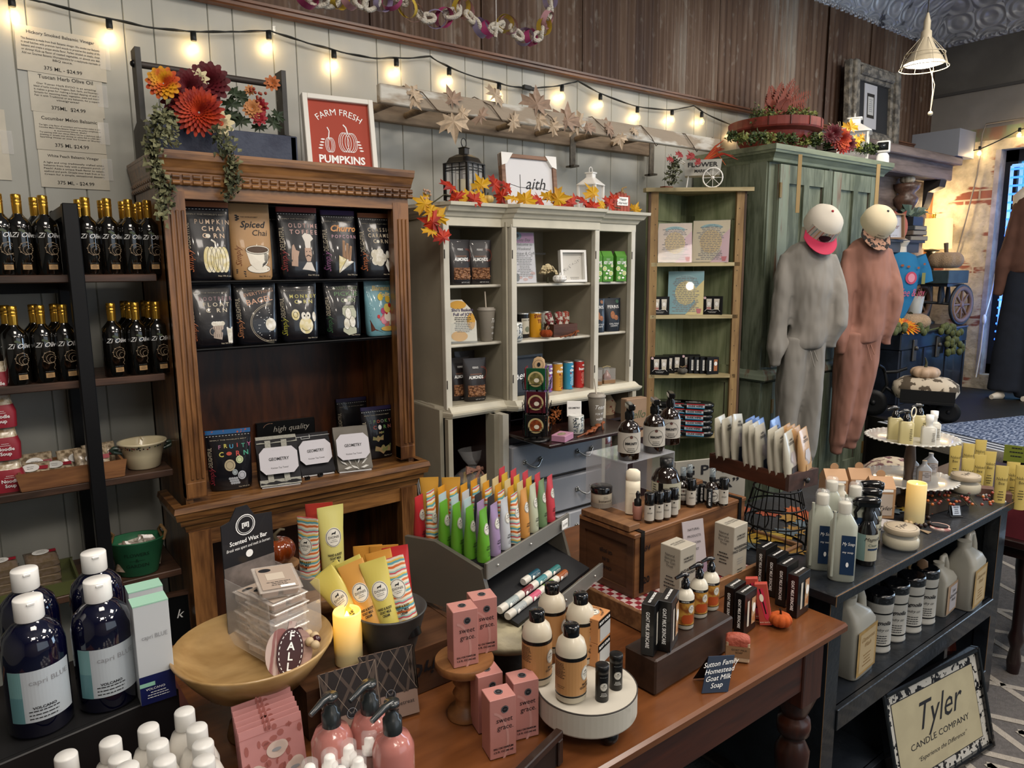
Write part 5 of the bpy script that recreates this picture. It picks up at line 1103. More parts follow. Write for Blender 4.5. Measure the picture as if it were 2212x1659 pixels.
def mug(lab,p,rz,card=False):
 t=thing('floral_mug',lab,'mug',p,rz);b=MB();b.lathe([(.034,0),(.038,.004),(.038,.088),(.035,.09),(.035,.01),(0,.008)],mat('#c9cbc6',.3,coat=.4),28,1);floral(b,fmug,.038,.09,[mat('#4a5a6a',.5),mat('#6d7468',.5),mat('#2e3640',.5)],120);
 if card:b.patch(fmug,-.0,.03,.02,.07,mat('#c9c6bb',.5),.001,6);b.fine(fmug,.015,.06,.022,.03,5,INK,.0016)
 b.build('mug_body',t)
 b=MB();b.tube([(.036,0,.075),(.055,0,.07),(.062,0,.048),(.055,0,.025),(.036,0,.018)],.005,mat('#c9cbc6',.3,coat=.4),8);b.build('handle',t);return t
mug('blue floral pattern mug at the left of the middle hutch shelf',stand(1111,-.40,S2),R(20))
def can(name,lab,cat,p,r,h,col,deco,lid,rz=0.,group=None,rim=None):
 t=thing(name,lab,cat,p,rz,group);b=MB();b.lathe([(r*.96,0),(r,.003),(r,h-.003)],col,24);deco(b,fcyl(r),r,h);b.build('can_body',t)
 b=MB();b.lathe([(r*1.01,h-.004),(r*1.02,h),(r*.93,h+.003),(r*.9,h-.001),(0,h-.001)],lid,24,1);b.build('lid',t);return t
def tea1(b,f,r,h):b.patch(f,-r,r,.02,h*.8,mat('#b9b3a0',.5),.001,10);b.text(f,'EARL GREY',0,h*.72,.011,INK,.0015);b.ell(f,.0,h*.35,.015,.015,mat('#6a6f5a',.5),.0015)
def tea2(b,f,r,h):b.patch(f,.005,r,h*.45,h,mat('#d9cfae',.5),.001,6);b.text(f,'SWEET\nTEA',0,h*.75,.026,mat('#7a2f12',.5),.0015,bold=.03);b.text(f,'Half',.0,h*.3,.018,INK,.0015,sh=.3);b.fine(f,0,h*.2,.03,.015,3,INK,.0015);b.ell(f,.015,h*.48,.012,.02,mat('#5a6f3a',.5),.0014)
def tea3(b,f,r,h):floral(b,f,r,h*.7,[mat('#5a6f4a',.5),mat('#8f9a84',.5)],30);b.text(f,'GREEN',0,h*.82,.012,INK,.0015)
can('tea_tin','black and cream earl grey tea tin behind the floral mug','tin',stand(1128,-.30,S2),.033,.125,BLACK,tea1,SILV,R(10));can('tea_tin','yellow sweet tea tin on the middle hutch shelf','tin',stand(1156,-.32,S2),.031,.127,mat('#c98f1a',.4),tea2,SILV,R(25));can('tea_tin','white leafy tea tin behind the yellow sweet tea tin','tin',stand(1178,-.26,S2),.03,.125,mat('#cfcfc6',.4),tea3,SILV,R(20))
p=stand(1212,-.36,S2);t=thing('small_crate','small dark wooden crate holding rolled towels in the hutch','crate',p,R(-6));wd=woodm('#3b2015','#5e3828','x',18,.6,0)
for y in (-.045,.035):b=MB();b.box((-.075,y,0),(.075,y+.01,.065),wd);b.build('side',t)
for x in (-.075,.065):b=MB();b.box((x,-.035,0),(x+.01,.035,.065),wd);b.build('end',t)
b=MB();b.box((-.065,-.035,0),(.065,.035,.006),wd);b.build('bottom',t)
for i,(dx,ry,c) in enumerate(((-.045,-.25,'#6e1f24'),(.005,-.05,'#7a2420'),(.04,.1,'#8a3a2a'))):
 q=MB();q.loft([(0,.02,.016,2),(.05,.022,.018,2),(.06,.018,.012,2),(.07,.024,.018,2),(.115,.022,.016,2),(.12,.01,.01,2)],mat('#b9b3a6',.8,c2=c,ns=50.,lo=.5,hi=.53),16);o=q.build('rolled_towel');o.location=(p.x+dx,p.y+.005,S2+.008);o.rotation_euler=(R(-8),ry,0)
 tagit(o,('rolled patterned towel, leftmost in the small dark crate','rolled towel with an orange leaf, middle of the crate','rolled towel, rightmost in the small dark crate')[i],'towel','rolled towels in the crate')
p=stand(1180,-.41,S2);t=thing('knit_pumpkin','small fuzzy orange pumpkin on the middle hutch shelf','pumpkin',p);b=MB();pumpkin(b,.033,mat('#b4490f',.9,noise=.4,ns=250.,bump=1.,bs=300.),STM,.72,7,0);b.build('pumpkin_body',t);b=MB();b.tube([(0,0,.04),(.003,0,.056),(.01,0,.06)],.0045,mat('#8f6f52',.8),6);b.build('stem',t)
SP=mk1('wooden_spoon','spoon','wooden measuring spoons',lambda b:(b.tube([(-.07,0,.004),(0,0,.006),(.02,0,.006)],[.004,.0035,.006],mat('#7d4322',.5),8),b.ball((.038,0,.008),.02,mat('#8a4a26',.45),12,8,(1.15,.8,.35))))
for k in range(4):q=stand(1228+k*6,-.40-.01*k,S2+.004*k);SP.put(q,'wooden measuring spoon in the hutch, %s in the fanned pile'%ORD[k],R(8+8*k),rot=(0,R(-4),R(14+10*k)))
def ferris(px,y,lab,c,z=S2,rz=-14,txt='CHILL PICKLE'):
 p=stand(px,y,z);t=thing('cashew_pouch',lab,'pouch',p,R(rz),'dark cashew pouches in the hutch');w,h=.11,.185;a=w/2
 secs=[(0,a*.84,.026,3),(h*.35,a*.93,.03,2.6),(h*.7,a*.97,.018,2.3),(h*.93,a,.003,3),(h,a,.002,3)];f=fsec(secs);b=MB();b.loft(secs,mat('#141c26',.4,coat=.3),24)
 b.text(f,'FERRIS',0,h*.74,.024,TEXTW,wid=.07);b.ell(f,-.008,h*.5,.014,.022,mat('#a86a42',.6,noise=.4,ns=90.));b.ell(f,.012,h*.42,.014,.014,mat('#a86a42',.6,noise=.4,ns=90.));b.text(f,txt+'\nCASHEWS',.0,h*.2,.012,TEXTW,wid=.06);b.ell(f,.03,h*.9,.01,.01,mat(c,.5));b.build('pouch',t)
ferris(1291,-.33,'dark sweet cashew pouch, partly hidden by the hutch post','#8a5a3a',rz=-6,txt='SWEET TACO');ferris(1324,-.33,'dark green chill pickle cashew pouch in the hutch','#2f5a44');ferris(1331,-.24,'dark cashew pouch behind the chill pickle one','#8a5a3a',rz=-6)
# ---- bottom shelf ----
def pb(b,f,w,h):b.text(f,'THE',-w*.36,h*.46,.03,TEXTW,rot=.04);b.text(f,'perfect',-w*.02,h*.5,.055,TEXTW,sh=.4,rot=.12);b.text(f,'BLEND',w*.3,h*.56,.022,TEXTW,rot=.08)
shadowbox('blend_sign','dark sign reading the perfect blend in a black frame',stand(1138,-.36,S3),.22,.20,.02,R(-8),R(2),BLACK,mat('#2b3038',.7,noise=.4,ns=7.),pb,'sign')
def getcan(c):
 def d(b,f,r,h):b.patch(f,-r*1.3,r*1.3,.004,h*.97,mat(c[0],.35),.0006,12);b.text(f,c[1],.003,h*.78,.02,TEXTW,.0012,bold=.04);b.fine(f,0,h*.56,.034,h*.4,11,mat(c[2],.5),.0012);b.patch(f,-.004,.018,.008,.018,mat('#8a1f1c',.5),.0013);b.ell(f,-.012,h*.6,.005,.005,mat('#8a1f1c',.5),.0013)
 return d
for px,c,n in ((1200,('#7a5aa0','get\nrelaxd','#c9b4d8'),'purple'),(1223,('#c98f2c','get\nthrough','#6a3a12'),'orange'),(1247,('#2f8ab0','get\nclean','#cfe4ea'),'blue'),(1271,('#b22a26','get\nburning','#e4b0a0'),'red')):
 can('wellness_can','%s slim wellness tea can with a get slogan'%n,'can',stand(px-18,-.37,S3),.027,.145,mat(c[0],.3,coat=.3),getcan(c),SILV,R(15),'slim wellness cans in a row')
for px,n in ((1285,'left, in front of the hutch post'),(1315,'right')):
 p=stand(px,-.36,S3);t=thing('gourd_gift_box','clear gift box with a small amber gourd, %s one'%n,'gift box',p,R(-12),'clear gourd gift boxes');b=MB();box6(b,.075,.065,.02,mat('#8a6a4a',.7));b.build('tray',t)
 b=MB();b.box((-.037,-.032,.02),(.037,.032,.085),FILM);b.build('clear_cover',t);b=MB();b.lathe([(.02,.02),(.026,.03),(.022,.045),(.01,.058),(.006,.072)],mat('#7a3a18',.25,coat=.6),16);b.build('gourd',t);b=MB();b.tube([(-.03,0,.088),(0,0,.095),(.03,.01,.088)],.003,mat('#9a8a62',.8),5);b.build('bow',t)
 # ---- drop leaf items ----
SD=.863
p=onZ(1160,950,SD);t=thing('cocoa_rack','black wire rack of round-labelled cocoa and tea packets','rack',(p.x,p.y,SD));h=zat(p,800)-SD
b=MB();b.lathe([(.06,0),(.06,.008),(.01,.012)],BLACK,24);b.tube([(0,0,0),(0,0,h)],.005,WIRE,8);b.build('stand',t)
for lv in range(3):
 for k in range(4):
  a=face(p,-6+k*90);z=.025+lv*h*.33;b=MB().at((0,0,z),(0,0,a))
  for x in (-.03,.03):b.tube([(x,-.03,.0),(x,-.06,.0),(x,-.065,.05)],.0018,WIRE,4)
  b.tube([(-.035,-.065,.03),(.035,-.065,.03)],.0018,WIRE,4);b.at();b.build('wire_pocket',t)
PC=[['#141414','#16302a','#141414','#202020'],['#4a1220','#2a1a3a','#20242a','#202020'],['#0f4a2c','#7a1c1c','#4a5a2a','#20302a']]
for lv in range(3):
 for k in range(3):
  a=face(p,-6+(0,-90,90)[k]);z=SD+.028+lv*h*.33;b=MB();w=.044;m=mat(PC[lv][k],.35,coat=.4)
  b.box((-w,-.052,0),(w,-.046,.10),m,.002);f=fplane((0,-.053,0));b.ell(f,0,.05,.036,.036,mat('#b9a878',.5),.0006,24);b.ell(f,0,.05,.028,.028,mat((['#8d3f14','#5a1a1c','#7d7440'])[lv],.5,noise=.5,ns=60.),.001,24);b.ell(f,.004,.045,.012,.01,mat('#d8d0bc',.5),.0014)
  b.fine(f,0,.078,.03,.004,2,INK,.0014)
  o=b.build('cocoa_packet');o.location=(p.x,p.y,z);o.rotation_euler=(0,0,a);tagit(o,'cocoa packet with a round label, %s tier, %s pocket of the wire rack'%(('bottom','middle','top')[lv],('front','left','right')[k]),'packet','cocoa packets in the wire rack')
p2=Vector((p.x,p.y,SD+h*.78));b=MB();b.loft([(0,.014,.003,3),(.05,.016,.003,3),(.07,.026,.004,2),(.1,.03,.004,2),(.125,.024,.004,2),(.135,.01,.003,2)],mat('#c9a982',.5),24);f=fplane((0,-.005,0));b.ring(f,0,.1,.022,.022,.001,INK);b.ell(f,0,.1,.008,.01,INK);b.fine(f,0,.06,.02,.02,4,INK)
o=b.build('scoop_sign');o.location=p2;o.rotation_euler=(0,R(5),face(p2));tagit(o,'spoon-shaped tan sign sticking up from the cocoa rack','sign')
pm=onZ(1244,935,SD);mug('floral mug with a paper label on the drop leaf',pm,R(25),True);b=MB();b.box((-.035,-.002,0),(.035,.002,.075),WPL,.006);f=fplane((0,-.003,0));b.text(f,'GEOMETRY',0,.042,.011,INK,bold=.02);b.fine(f,0,.016,.02,.002,1,INK)
o=b.build('paper_tag');o.location=(pm.x-.012,pm.y-.0,SD+.082);o.rotation_euler=(R(-8),0,face(pm,5));tagit(o,'white geometry tag standing in the floral mug','tag')
p=onZ(1288,920,SD);tumbler('grey straw tumbler with white writing on the drop leaf',p,.15,face(p,15))
for k in range(4):q=onZ(1262+k*12,938-k*5,SD);SP.put((q.x,q.y-.01,SD+.003*k),'wooden spoon on the drop leaf, %s in the pile'%ORD[k],rot=(0,R(-3),R(12+12*k)))
p=onZ(1215,950,SD);b=MB();b.box((-.05,-.035,0),(.05,.035,.03),mat('#c08aa6',.4,coat=.3),.002);f=fplane((0,0,.03),'+z');b.ell(f,-.01,0,.03,.018,mat('#7d7464',.4,c2='#a89a7c',ns=80.),.0008);o=b.build('soap_box');o.location=p;o.rotation_euler=(0,0,R(25));tagit(o,'pink box with a window beside the floral mug','box')
p=onZ(1195,915,SD);b=MB();random.seed(12);sprig(b,[(p.x,p.y,SD),(p.x,p.y,SD+.05),(p.x+.03,p.y,SD+.07)],mat('#8a4a18',.8),STM,.02,.0015,.03);tagit(b.build('dried_flowers'),'rust coloured dried flowers behind the pink box','flowers')
p=stand(1012,-.30,.521);t=thing('gift_basket','teal bowl gift basket in cellophane with a dotted bow','gift basket',(p.x,p.y,.521));tl=mat('#1f5a68',.3,coat=.6)
b=MB();b.lathe([(.045,0),(.05,.006),(.085,.06),(.10,.085),(.098,.088),(.08,.06),(.0,.02)],tl,28,1);b.build('bowl',t);b=MB();random.seed(5)
for k in range(9):a=random.uniform(0,6.3);b.at((.04*cos(a),.04*sin(a),.06),(random.uniform(-.5,.5),random.uniform(-.5,.5),0));b.box((-.012,-.008,0),(.012,.008,.06),mat(random.choice(('#9a7a2a','#6a4a3a','#8a8478','#c9a23a')),.4),.003)
b.at();b.build('contents',t)
b=MB();b.loft([(.03,.095,.09,2),(.09,.105,.10,2),(.13,.06,.06,2),(.155,.02,.02,2),(.19,.05,.04,2),(.24,.08,.05,2)],FILM,20,0,False);b.build('cellophane',t)
rb=mat('#b98a78',.6,c2='#5a3a34',ns=120.,lo=.6,hi=.63);b=MB()
for s_,dz in ((-1,.0),(1,.0)):b.prism([(0,.145),(s_*.07,.175),(s_*.075,.135)][::s_],.012,rb,'xz',-.06);b.prism([(0,.15),(s_*.06,.08),(s_*.03,.07)][::s_],.01,rb,'xz',-.075)
b.ball((0,-.055,.15),.016,rb,8,6);b.build('bow',t)
p=stand(1318,-.3,.816);b=MB();b.loft([(0,.05,.03,2),(.06,.06,.035,2),(.1,.03,.02,2),(.12,.015,.01,2)],mat('#9a8468',.9,c2='#6a2a20',ns=40.,lo=.6,hi=.63),16);o=b.build('star_plush');o.location=p;tagit(o,'spotted beige plush at the right end of the desk shelf','plush')
p=stand(1312,-.36,.521);b=MB();b.loft([(0,.045,.02,3),(.1,.05,.03,2.5),(.2,.05,.02,3),(.23,.045,.003,3)],mat('#8d8378',.25,c2='#6a2026',ns=22.,lo=.5,hi=.52,coat=.8),20);o=b.build('wrapped_mitt');o.location=p;tagit(o,'oven mitt in clear wrap in the right hutch cupboard','mitt')
p=onY(1375,900,-.62);t=MB();t.box((-.07,0,0),(.07,.05,.22),mat('#9a7f66',.8,noise=.1,ns=9.),.004);f=fplane((0,0,0));t.text(f,'hello',0,.13,.06,mat('#4a5a3a',.7),sh=.3);t.ell(f,.02,.05,.02,.018,mat('#9a5a3a',.7));o=t.build('gift_bag');o.location=(p.x,p.y,p.z-.12);o.rotation_euler=(0,0,R(-8));tagit(o,'brown paper bag reading hello behind the spray bottles','bag')
bs_=MB();bs_.box((p.x-.08,p.y-.01,0),(p.x+.08,p.y+.06,p.z-.12),HD);tagit(bs_.build('pedestal_stand'),'dark stand under the brown paper bag','stand')
a_=onZ(940,1075,.25);b=MB();b.tube([(1.60,-.42,.35),(1.565,-.15,1.0)],.012,woodm('#7a4f28','#9c6d3c','z',14,.5,.1),4);tagit(b.build('wooden_pole'),'thin wooden pole leaning between bookcase and hutch','pole')
b=MB();b.tube([(1.60,-.44,.5),(1.57,-.40,.78),(1.59,-.42,.5)],.003,TEXTW,4);b.box((1.57,-.40,.2),(1.66,-.36,.62),BLACK);tagit(b.build('folded_sign'),'black board with white cord beside the bookcase','sign')
# ======== CORNER CABINET CONTENTS ========
cpx=1106+F*(CAB-C0).dot(rt)/(CAB-C0).dot(fw);cdep=depth(CAB)
def cab(px,z,back=.0):p=CAB+rt*((px-cpx)/F*cdep)+Vector((sin(YAW),cos(YAW),0))*back;return Vector((p.x,p.y,z))
def flyer(lab,p,w,h,rz,c1,c2,c3,head):
 t=thing('menu_flyer',lab,'sign',p,rot=(R(-9),0,rz));b=MB();b.box((-w/2,-.001,.004),(w/2,.001,h),c1);f=fplane((0,-.001,0));random.seed(len(head))
 b.poly(f,[(w*.5,0),(w*.5,h*.8),(w*.2,h*.55),(w*.3,h*.2),(0,0)],c3,.0004);b.ell(f,0,h*.5,w*.3,h*.28,c2,.0008)
 b.ring(f,0,h*.76,w*.36,h*.16,.016,mat('#6fa6b0',.5),.0012,a0=.5,a1=2.6);b.text(f,head,0,h*.885,.016,mat('#2f5a6a',.5),.0016,arc=w*.4);b.fine(f,0,h*.83,w*.8,h*.76,19,mat('#4a4248',.6),.0014)
 b.poly(f,[(w*.33,h*.03),(w*.42,h*.03),(w*.45,h*.14),(w*.3,h*.14)],mat('#b8505a',.5),.0016);b.build('print',t)
 b=MB();b.box((-w/2,-.004,0),(w/2,-.0025,h+.002),GLASS);b.build('clear_sleeve',t)
yy,pk,bl=mat('#d3c06a',.4),mat('#c9a0ac',.4),mat('#4f9aa8',.4)
flyer('pastel drinks flyer, left of the two on the upper cabinet shelf',cab(1461,CZ[0],.02),.20,.235,face(CAB,8),mat('#cbb7a8',.4),mat('#cfae62',.4),pk,'Loaded')
flyer('pastel drinks flyer, right of the two on the upper cabinet shelf',cab(1537,CZ[0],.02),.215,.25,face(CAB,-8),mat('#cdbd9a',.4),mat('#cfae62',.4),pk,'Loaded Teas')
flyer('blue and yellow caffeine free teas flyer on the second cabinet shelf',cab(1487,CZ[1],.02),.21,.262,face(CAB),bl,yy,yy,'Caffeine Free Loaded Teas')
def giftset(b):
 w,h,d=.115,.11,.035;box6(b,w,d,h,BLACK,.001);f=fplane((0,-d/2,0))
 for x,c in ((-.02,'#b07a72'),(.025,'#c9c0a8')):
  b.poly(f,[(x-.013,.03),(x-.016,.095),(x+.016,.095),(x+.013,.03)],mat('#d8d2c6',.5));b.ell(f,x,.065,.011,.014,WHITE,.0014);b.poly(f,[(x-.012,.03),(x-.013,.045),(x+.013,.045),(x+.012,.03)],mat(c,.5),.0014);b.ring(f,x,.065,.011,.014,.0008,INK,.0018)
 b.line(f,[(-.045,.02),(-.03,.035),(.0,.028),(.03,.038),(.045,.02)],.0015,TEXTW,.002);b.fine(f,0,.018,.06,.006,2,TEXTW);b.ell(f,-.045,.1,.008,.008,mat('#e0c0c4',.5))
 b.fine(fplane((-w/2,0,0),'-x'),0,.09,.01,.07,8,TEXTW,.0004)
GS=mk1('gift_set','box','black boxed lotion gift sets in the corner cabinet',giftset)
GS.put(cab(1430,CZ[1],.02),'black lotion gift set left of the blue flyer',face(CAB,14));GS.put(cab(1547,CZ[1],.02),'black lotion gift set right of the blue flyer',face(CAB,-8))
for i,(px,bk) in enumerate(((1432,.0),(1448,.05),(1468,.09),(1488,.10),(1508,.09))):GS.put(cab(px,CZ[2],bk),'black lotion gift set, %s from left on the third cabinet shelf'%ORD[i],face(CAB,10))
def balmset(b):
 w,h,d=.075,.105,.03;box6(b,w,d,h,BLACK,.001);f=fplane((0,-d/2,0));b.patch(f,-.022,-.01,.02,.085,WHITE);b.fine(f,-.016,.08,.008,.05,6,INK,.0014);b.patch(f,.006,.028,.02,.09,mat('#a8683f',.5));b.ell(f,.017,.065,.01,.013,WHITE,.0014)
BS=mk1('balm_set','box','black lip balm gift boxes in the corner cabinet',balmset)
for i,(px,bk) in enumerate(((1512,.04),(1523,.03),(1535,.02),(1548,.0))):BS.put(cab(px,CZ[2],bk),'slim black balm gift box, %s from left on the third cabinet shelf'%ORD[i],face(CAB,22))
p=cab(1483,CZ[2],-.0);t=thing('stone_pumpkin','small dark grey stone pumpkin on the third cabinet shelf','pumpkin',p);b=MB();pumpkin(b,.033,mat('#55524c',.8),STM,.62,6,0);b.build('pumpkin_body',t);b=MB();b.tube([(-.02,0,.05),(0,0,.042),(.025,0,.048)],.003,mat('#8a7350',.8),5);b.build('twine',t)
def wipes(b):
 K=mat('#121416',.3,coat=.5,bump=.3,bs=40.);b.loft([(0,.115,.055,3.2),(.012,.125,.062,3.2),(.026,.125,.062,3.2),(.034,.11,.05,3)],K,28)
 f=lambda u,v,o=0:(u,-.0615-o-(.0 if abs(u)<.08 else 0),v);b.patch(f,-.035,.07,.003,.031,mat('#c8cdd2',.4),.001,3);b.patch(f,-.035,.07,.024,.031,mat('#a82028',.4),.0016,3);b.patch(f,-.035,.07,.003,.009,mat('#2f86b0',.4),.0016,3)
 b.text(f,'DUDE WIPES',.017,.0165,.014,INK,.002,bold=.04,wid=.085);b.text(f,'XL',-.075,.017,.016,TEXTW,.001,bold=.03)
 g=fplane((0,0,.034),'+z');b.ring(g,0,-.02,.045,.018,.002,TEXTW,.0008);b.text(g,'DUDE',0,-.02,.018,TEXTW,.0008)
WP=mk1('wipes_pack','wipes','stacked black wipes packs on the bottom cabinet shelf',wipes)
for c,(px,bk,n) in enumerate(((1508,-.01,6),(1467,.03,6))):
 for k in range(n):WP.put(cab(px+random.uniform(-2,2),CZ[3]+.001+k*.0345,bk),'black wipes pack, %s from bottom of the %s stack'%(ORD[k],('right','left')[c]),face(CAB,random.uniform(-8,2)))
p=cab(1520,2.113,.08);t=thing('cart_planter','white metal wheelbarrow planter reading flower market on the corner cabinet','planter',p,face(p,0));w=.20
b=MB();b.prism([(-w/2,.075),(w/2,.075),(w/2+.01,.165),(-w/2-.01,.165)],.10,mat('#b4b3ab',.5,noise=.2,ns=12.),'xz',-.05);f=fplane((0,-.051,0));b.text(f,'FLOWER',0,.135,.036,INK,bold=.02,wid=.17);b.text(f,'MARKET',.0,.10,.024,INK,bold=.02);b.build('tub',t)
for sx,sy in ((.06,-.065),):
 b=MB();f=lambda u,v,o=0:(sx+u,sy-o,.058+v);C_=[(sx+.056*cos(k*2*pi/20),sy,.058+.056*sin(k*2*pi/20)) for k in range(20)];b.tube(C_,.004,WPL,6,closed=True)
 for k in range(8):b.tube([(sx,sy,.058),(sx+.055*cos(k*pi/4),sy,.058+.055*sin(k*pi/4))],.0018,WPL,4)
 b.ball((sx,sy,.058),.01,WPL,8,6);b.build('wheel',t)
for y in (-.04,.04):b=MB();b.tube([(-.08,y,.075),(-.09,y,0)],.003,WPL,5);b.build('leg',t)
b=MB();b.tube([(-.1,-.05,.15),(-.17,-.05,.19),(-.17,.05,.19),(-.1,.05,.15)],.0035,WPL,5);b.build('handle',t)
t=thing('grass_pick','red and orange grass spray in the white cart planter','plant',(0,0,0));random.seed(21)
for k in range(11):
 b=MB();a=random.uniform(.1,.9);q=p+Vector((0,0,.16));d=rt*cos(a)*random.uniform(.12,.22)+Vector((0,0,sin(a)*.12));
 b.tube([tuple(q),tuple(q+d*.6+Vector((0,0,.03))),tuple(q+d+Vector((0,0,random.uniform(-.06,.04))))],[.004,.006,.001],mat(('#b8421a','#a8281a','#c25a22')[k%3],.7),5);b.build('blade',t)
b=MB()
for px,py,s in ((1470,335,.045),(1495,338,.05),(1450,345,.04),(1510,350,.04)):leaf_maple(b,tuple(onY(px,py,p.y-.07)),s,mat('#8d2a2a',.6),(R(75),random.uniform(-1,1),0))
b.build('leaves',t)
t=thing('fern_greenery','dull green trailing foliage at the left of the white cart planter','plant',(0,0,0));b=MB()
for px in (1448,1460,1452):sprig(b,[tuple(onY(px+4,345,p.y-.02)),tuple(onY(px,375,p.y-.03)),tuple(onY(px-3,396,p.y-.03))],IVY,STM,.025,.003,.025)
b.build('leaves',t)
p=cab(1440,2.113,.03);b=MB();b.box((-.035,-.02,0),(.035,.02,.012),mat('#7a4a34',.7));o=b.build('small_block');o.location=p;tagit(o,'small brown block on the left end of the corner cabinet top','block')
# ======== ARMOIRE TOP ========
ZA=2.376
pl_,pr_=onY(1577,275,-.35),onY(1760,268,-.35);cx=(pl_.x+pr_.x)/2
t=thing('planter_tray','round rust red wooden tray planter on top of the armoire','planter',(cx,-.35,ZA));rd=mat('#7a2c22',.6,noise=.3,ns=14.);rb_=.295
hz=(zat((cx,-.35),262)-ZA)*.92
b=MB();b.lathe([(rb_*.62,0),(rb_*.8,hz*.5),(rb_*.82,hz*.62),(rb_*.98,hz*.7),(rb_,hz*.75),(rb_,hz),(rb_*.93,hz),(rb_*.9,hz*.8),(0,hz*.8)],rd,40,1,False);b.build('tray',t)
for k in range(14):
 a=k*2*pi/14;b=MB();b.box((rb_*cos(a)-.004,-.35*0+rb_*sin(a)-.004,hz*.74),(rb_*cos(a)+.004,rb_*sin(a)+.004,hz*1.0),mat('#4a1812',.6));
 if k<12 and sin(a)<0:b.build('notch',t)
PT=Vector((cx,-.35,ZA+hz))
t=thing('red_fern','rust red artificial fern in the round tray planter','plant',(0,0,0));fm_=mat('#74321f',.7,noise=.3,ns=60.);random.seed(5)
for (px,py) in ((1716,175),(1665,188),(1660,205),(1750,202),(1740,222),(1680,232),(1700,215),(1655,222),(1725,190),(1690,182),(1745,240)):
 e=onY(px,py,-.37+random.uniform(-.06,.06));s0=PT+Vector((0,0,-.01));mid=s0 .lerp(e,.5)+Vector((0,0,.04));pts=[]
 for k in range(15):u=k/14;pts.append(s0*(1-u)**2+mid*2*u*(1-u)+e*u*u)
 b=MB();b.tube(pts,.002,fm_,4);
 for k in range(2,15):
  d=(pts[k]-pts[k-1]).normalized();sd=d.cross(Vector((0,1,.2))).normalized();l=.075*(1-(k/15)**2)+.012
  for s_ in (-1,1):q=pts[k];b.add([tuple(q),tuple(q+sd*s_*l*.5+d*l*.5),tuple(q+sd*s_*l+d*l*.35),tuple(q+sd*s_*l*.5-d*l*.1)],[(0,1,2,3)],fm_)
 b.build('frond',t)
t=thing('boxwood_mound','green boxwood foliage around the fern in the tray planter','plant',(0,0,0));bx_=mat('#4a5a26',.6,c2='#2a3a1c',ns=60.);bx2=mat('#6d7438',.6);random.seed(7)
for i in range(10):
 px=1630+i*14;b=MB();a=onY(px,258,-.37);sprig(b,[tuple(a+Vector((0,0,-.03))),tuple(a+Vector((0,random.uniform(-.04,.04),.05)))],(bx_,bx2)[i%2],STM,.026,.0009,.035);b.build('tuft',t)
t=thing('boxwood_garland','green boxwood garland along the front of the armoire top','garland',(0,0,0))
for i,(px,py) in enumerate(((1585,302),(1605,299),(1625,300),(1645,298),(1665,299),(1690,301),(1715,304),(1740,306),(1765,308),(1790,312),(1855,320),(1875,323),(1888,324),(1775,300),(1755,298))):
 a=onY(px,py-3,-.58);a.z=max(a.z,ZA+.02);b=MB();sprig(b,[tuple(a+Vector((-.03,0,0))),tuple(a+Vector((.05,.03,.0)))],(bx_,bx2,bx_)[i%3],STM,.026,.0009,.025);b.build('tuft',t)
p=onY(1843,310,-.42);p.z=ZA;lantern('lantern','white metal lantern on the armoire beside the silk flowers',p,.19,zat(p,243)-ZA,WPL,R(25),False,False)
t=thing('silk_bouquet','burgundy and orange silk flowers with yellow leaves on the armoire','flowers',(0,0,0));random.seed(3)
for px,py,r,m,n,L in ((1815,300,.07,mat('#c2481a',.6,c2='#8d1f14',ns=20.),14,5),(1800,288,.06,MAR,12,4),(1832,312,.055,MAR,12,3),(1820,318,.045,mat('#a82818',.6),12,3),(1790,295,.04,MAR,10,3)):
 b=MB();petal_flower(b,(0,0,0),r,m,(-.7,-.7,.1),n,L,w=.25);o=b.build('bloom',t);o.location=onY(px,py,-.64)
b=MB()
for px,py,s,ry in ((1838,275,.075,.2),(1850,305,.06,1.2),(1860,298,.05,2.),(1828,285,.04,.5)):leaf_maple(b,tuple(onY(px,py,-.66)),s,LY,(R(80),ry,R(-40)))
b.build('leaves',t);b=MB()
for k in range(14):q=onY(1822,300,-.62);b.tube([tuple(q),tuple(onY(1790+k*4,262+random.uniform(0,14),-.6))],.0015,mat('#c9bb9a',.8),4)
b.build('grass_spikes',t)
p=onY(1908,322,-.52);p.z=ZA;t=thing('security_camera','small white security camera on the right end of the armoire','camera',p,face(p,-6));s_=.00286
b=MB();b.loft([(0,.045,.035,4),(.075,.042,.032,3.5),(.095,.03,.025,3),(.1,.01,.01,2)],WPL,24);b.build('base',t);b=MB();b.loft([(.10,.04,.03,5),(.105,.046,.035,5),(.175,.046,.035,5),(.18,.04,.03,5)],WPL,24)
b.box((-.037,-.038,.112),(.037,-.03,.170),BLKG,.006);b.build('head',t);b=MB();b.at((0,-.038,.142),(R(90),0,0));b.lathe([(.018,0),(.018,.004),(0,.005)],mat('#20242a',.1,coat=1),20);b.build('lens',t)
a_,c_=onY(1828,125,-.16),onY(1940,330,-.16)
xl,xr=onY(1833,230,-.16).x,onY(1940,230,-.16).x;zt,zb=onY(1885,140,-.16).z,2.60
t=thing('carved_frame','large ornate grey frame leaning high on the rusty wall','picture frame',((xl+xr)/2,-.15,zb),rot=(R(-2),0,0));w=xr-xl;h=zt-zb;gm=mat('#57544f',.7,c2='#8d877c',ns=22.,bump=.9,bs=35.)
b=MB();q=.13
for a1,c1,d1,e1 in ((-w/2,-w/2+q,0,h),(w/2-q,w/2,0,h),(-w/2+q,w/2-q,0,q),(-w/2+q,w/2-q,h-q,h)):
 b.box((a1,-.03,d1),(c1,.03,e1),gm,.01);m1=.03;b.box((a1+(m1 if a1!=-w/2+q else 0),-.06,d1+(m1 if c1-a1>q+.01 else .0)),(c1-(m1 if c1!=w/2-q else 0),-.02,e1-(m1 if c1-a1>q+.01 else .0)),gm,.012)
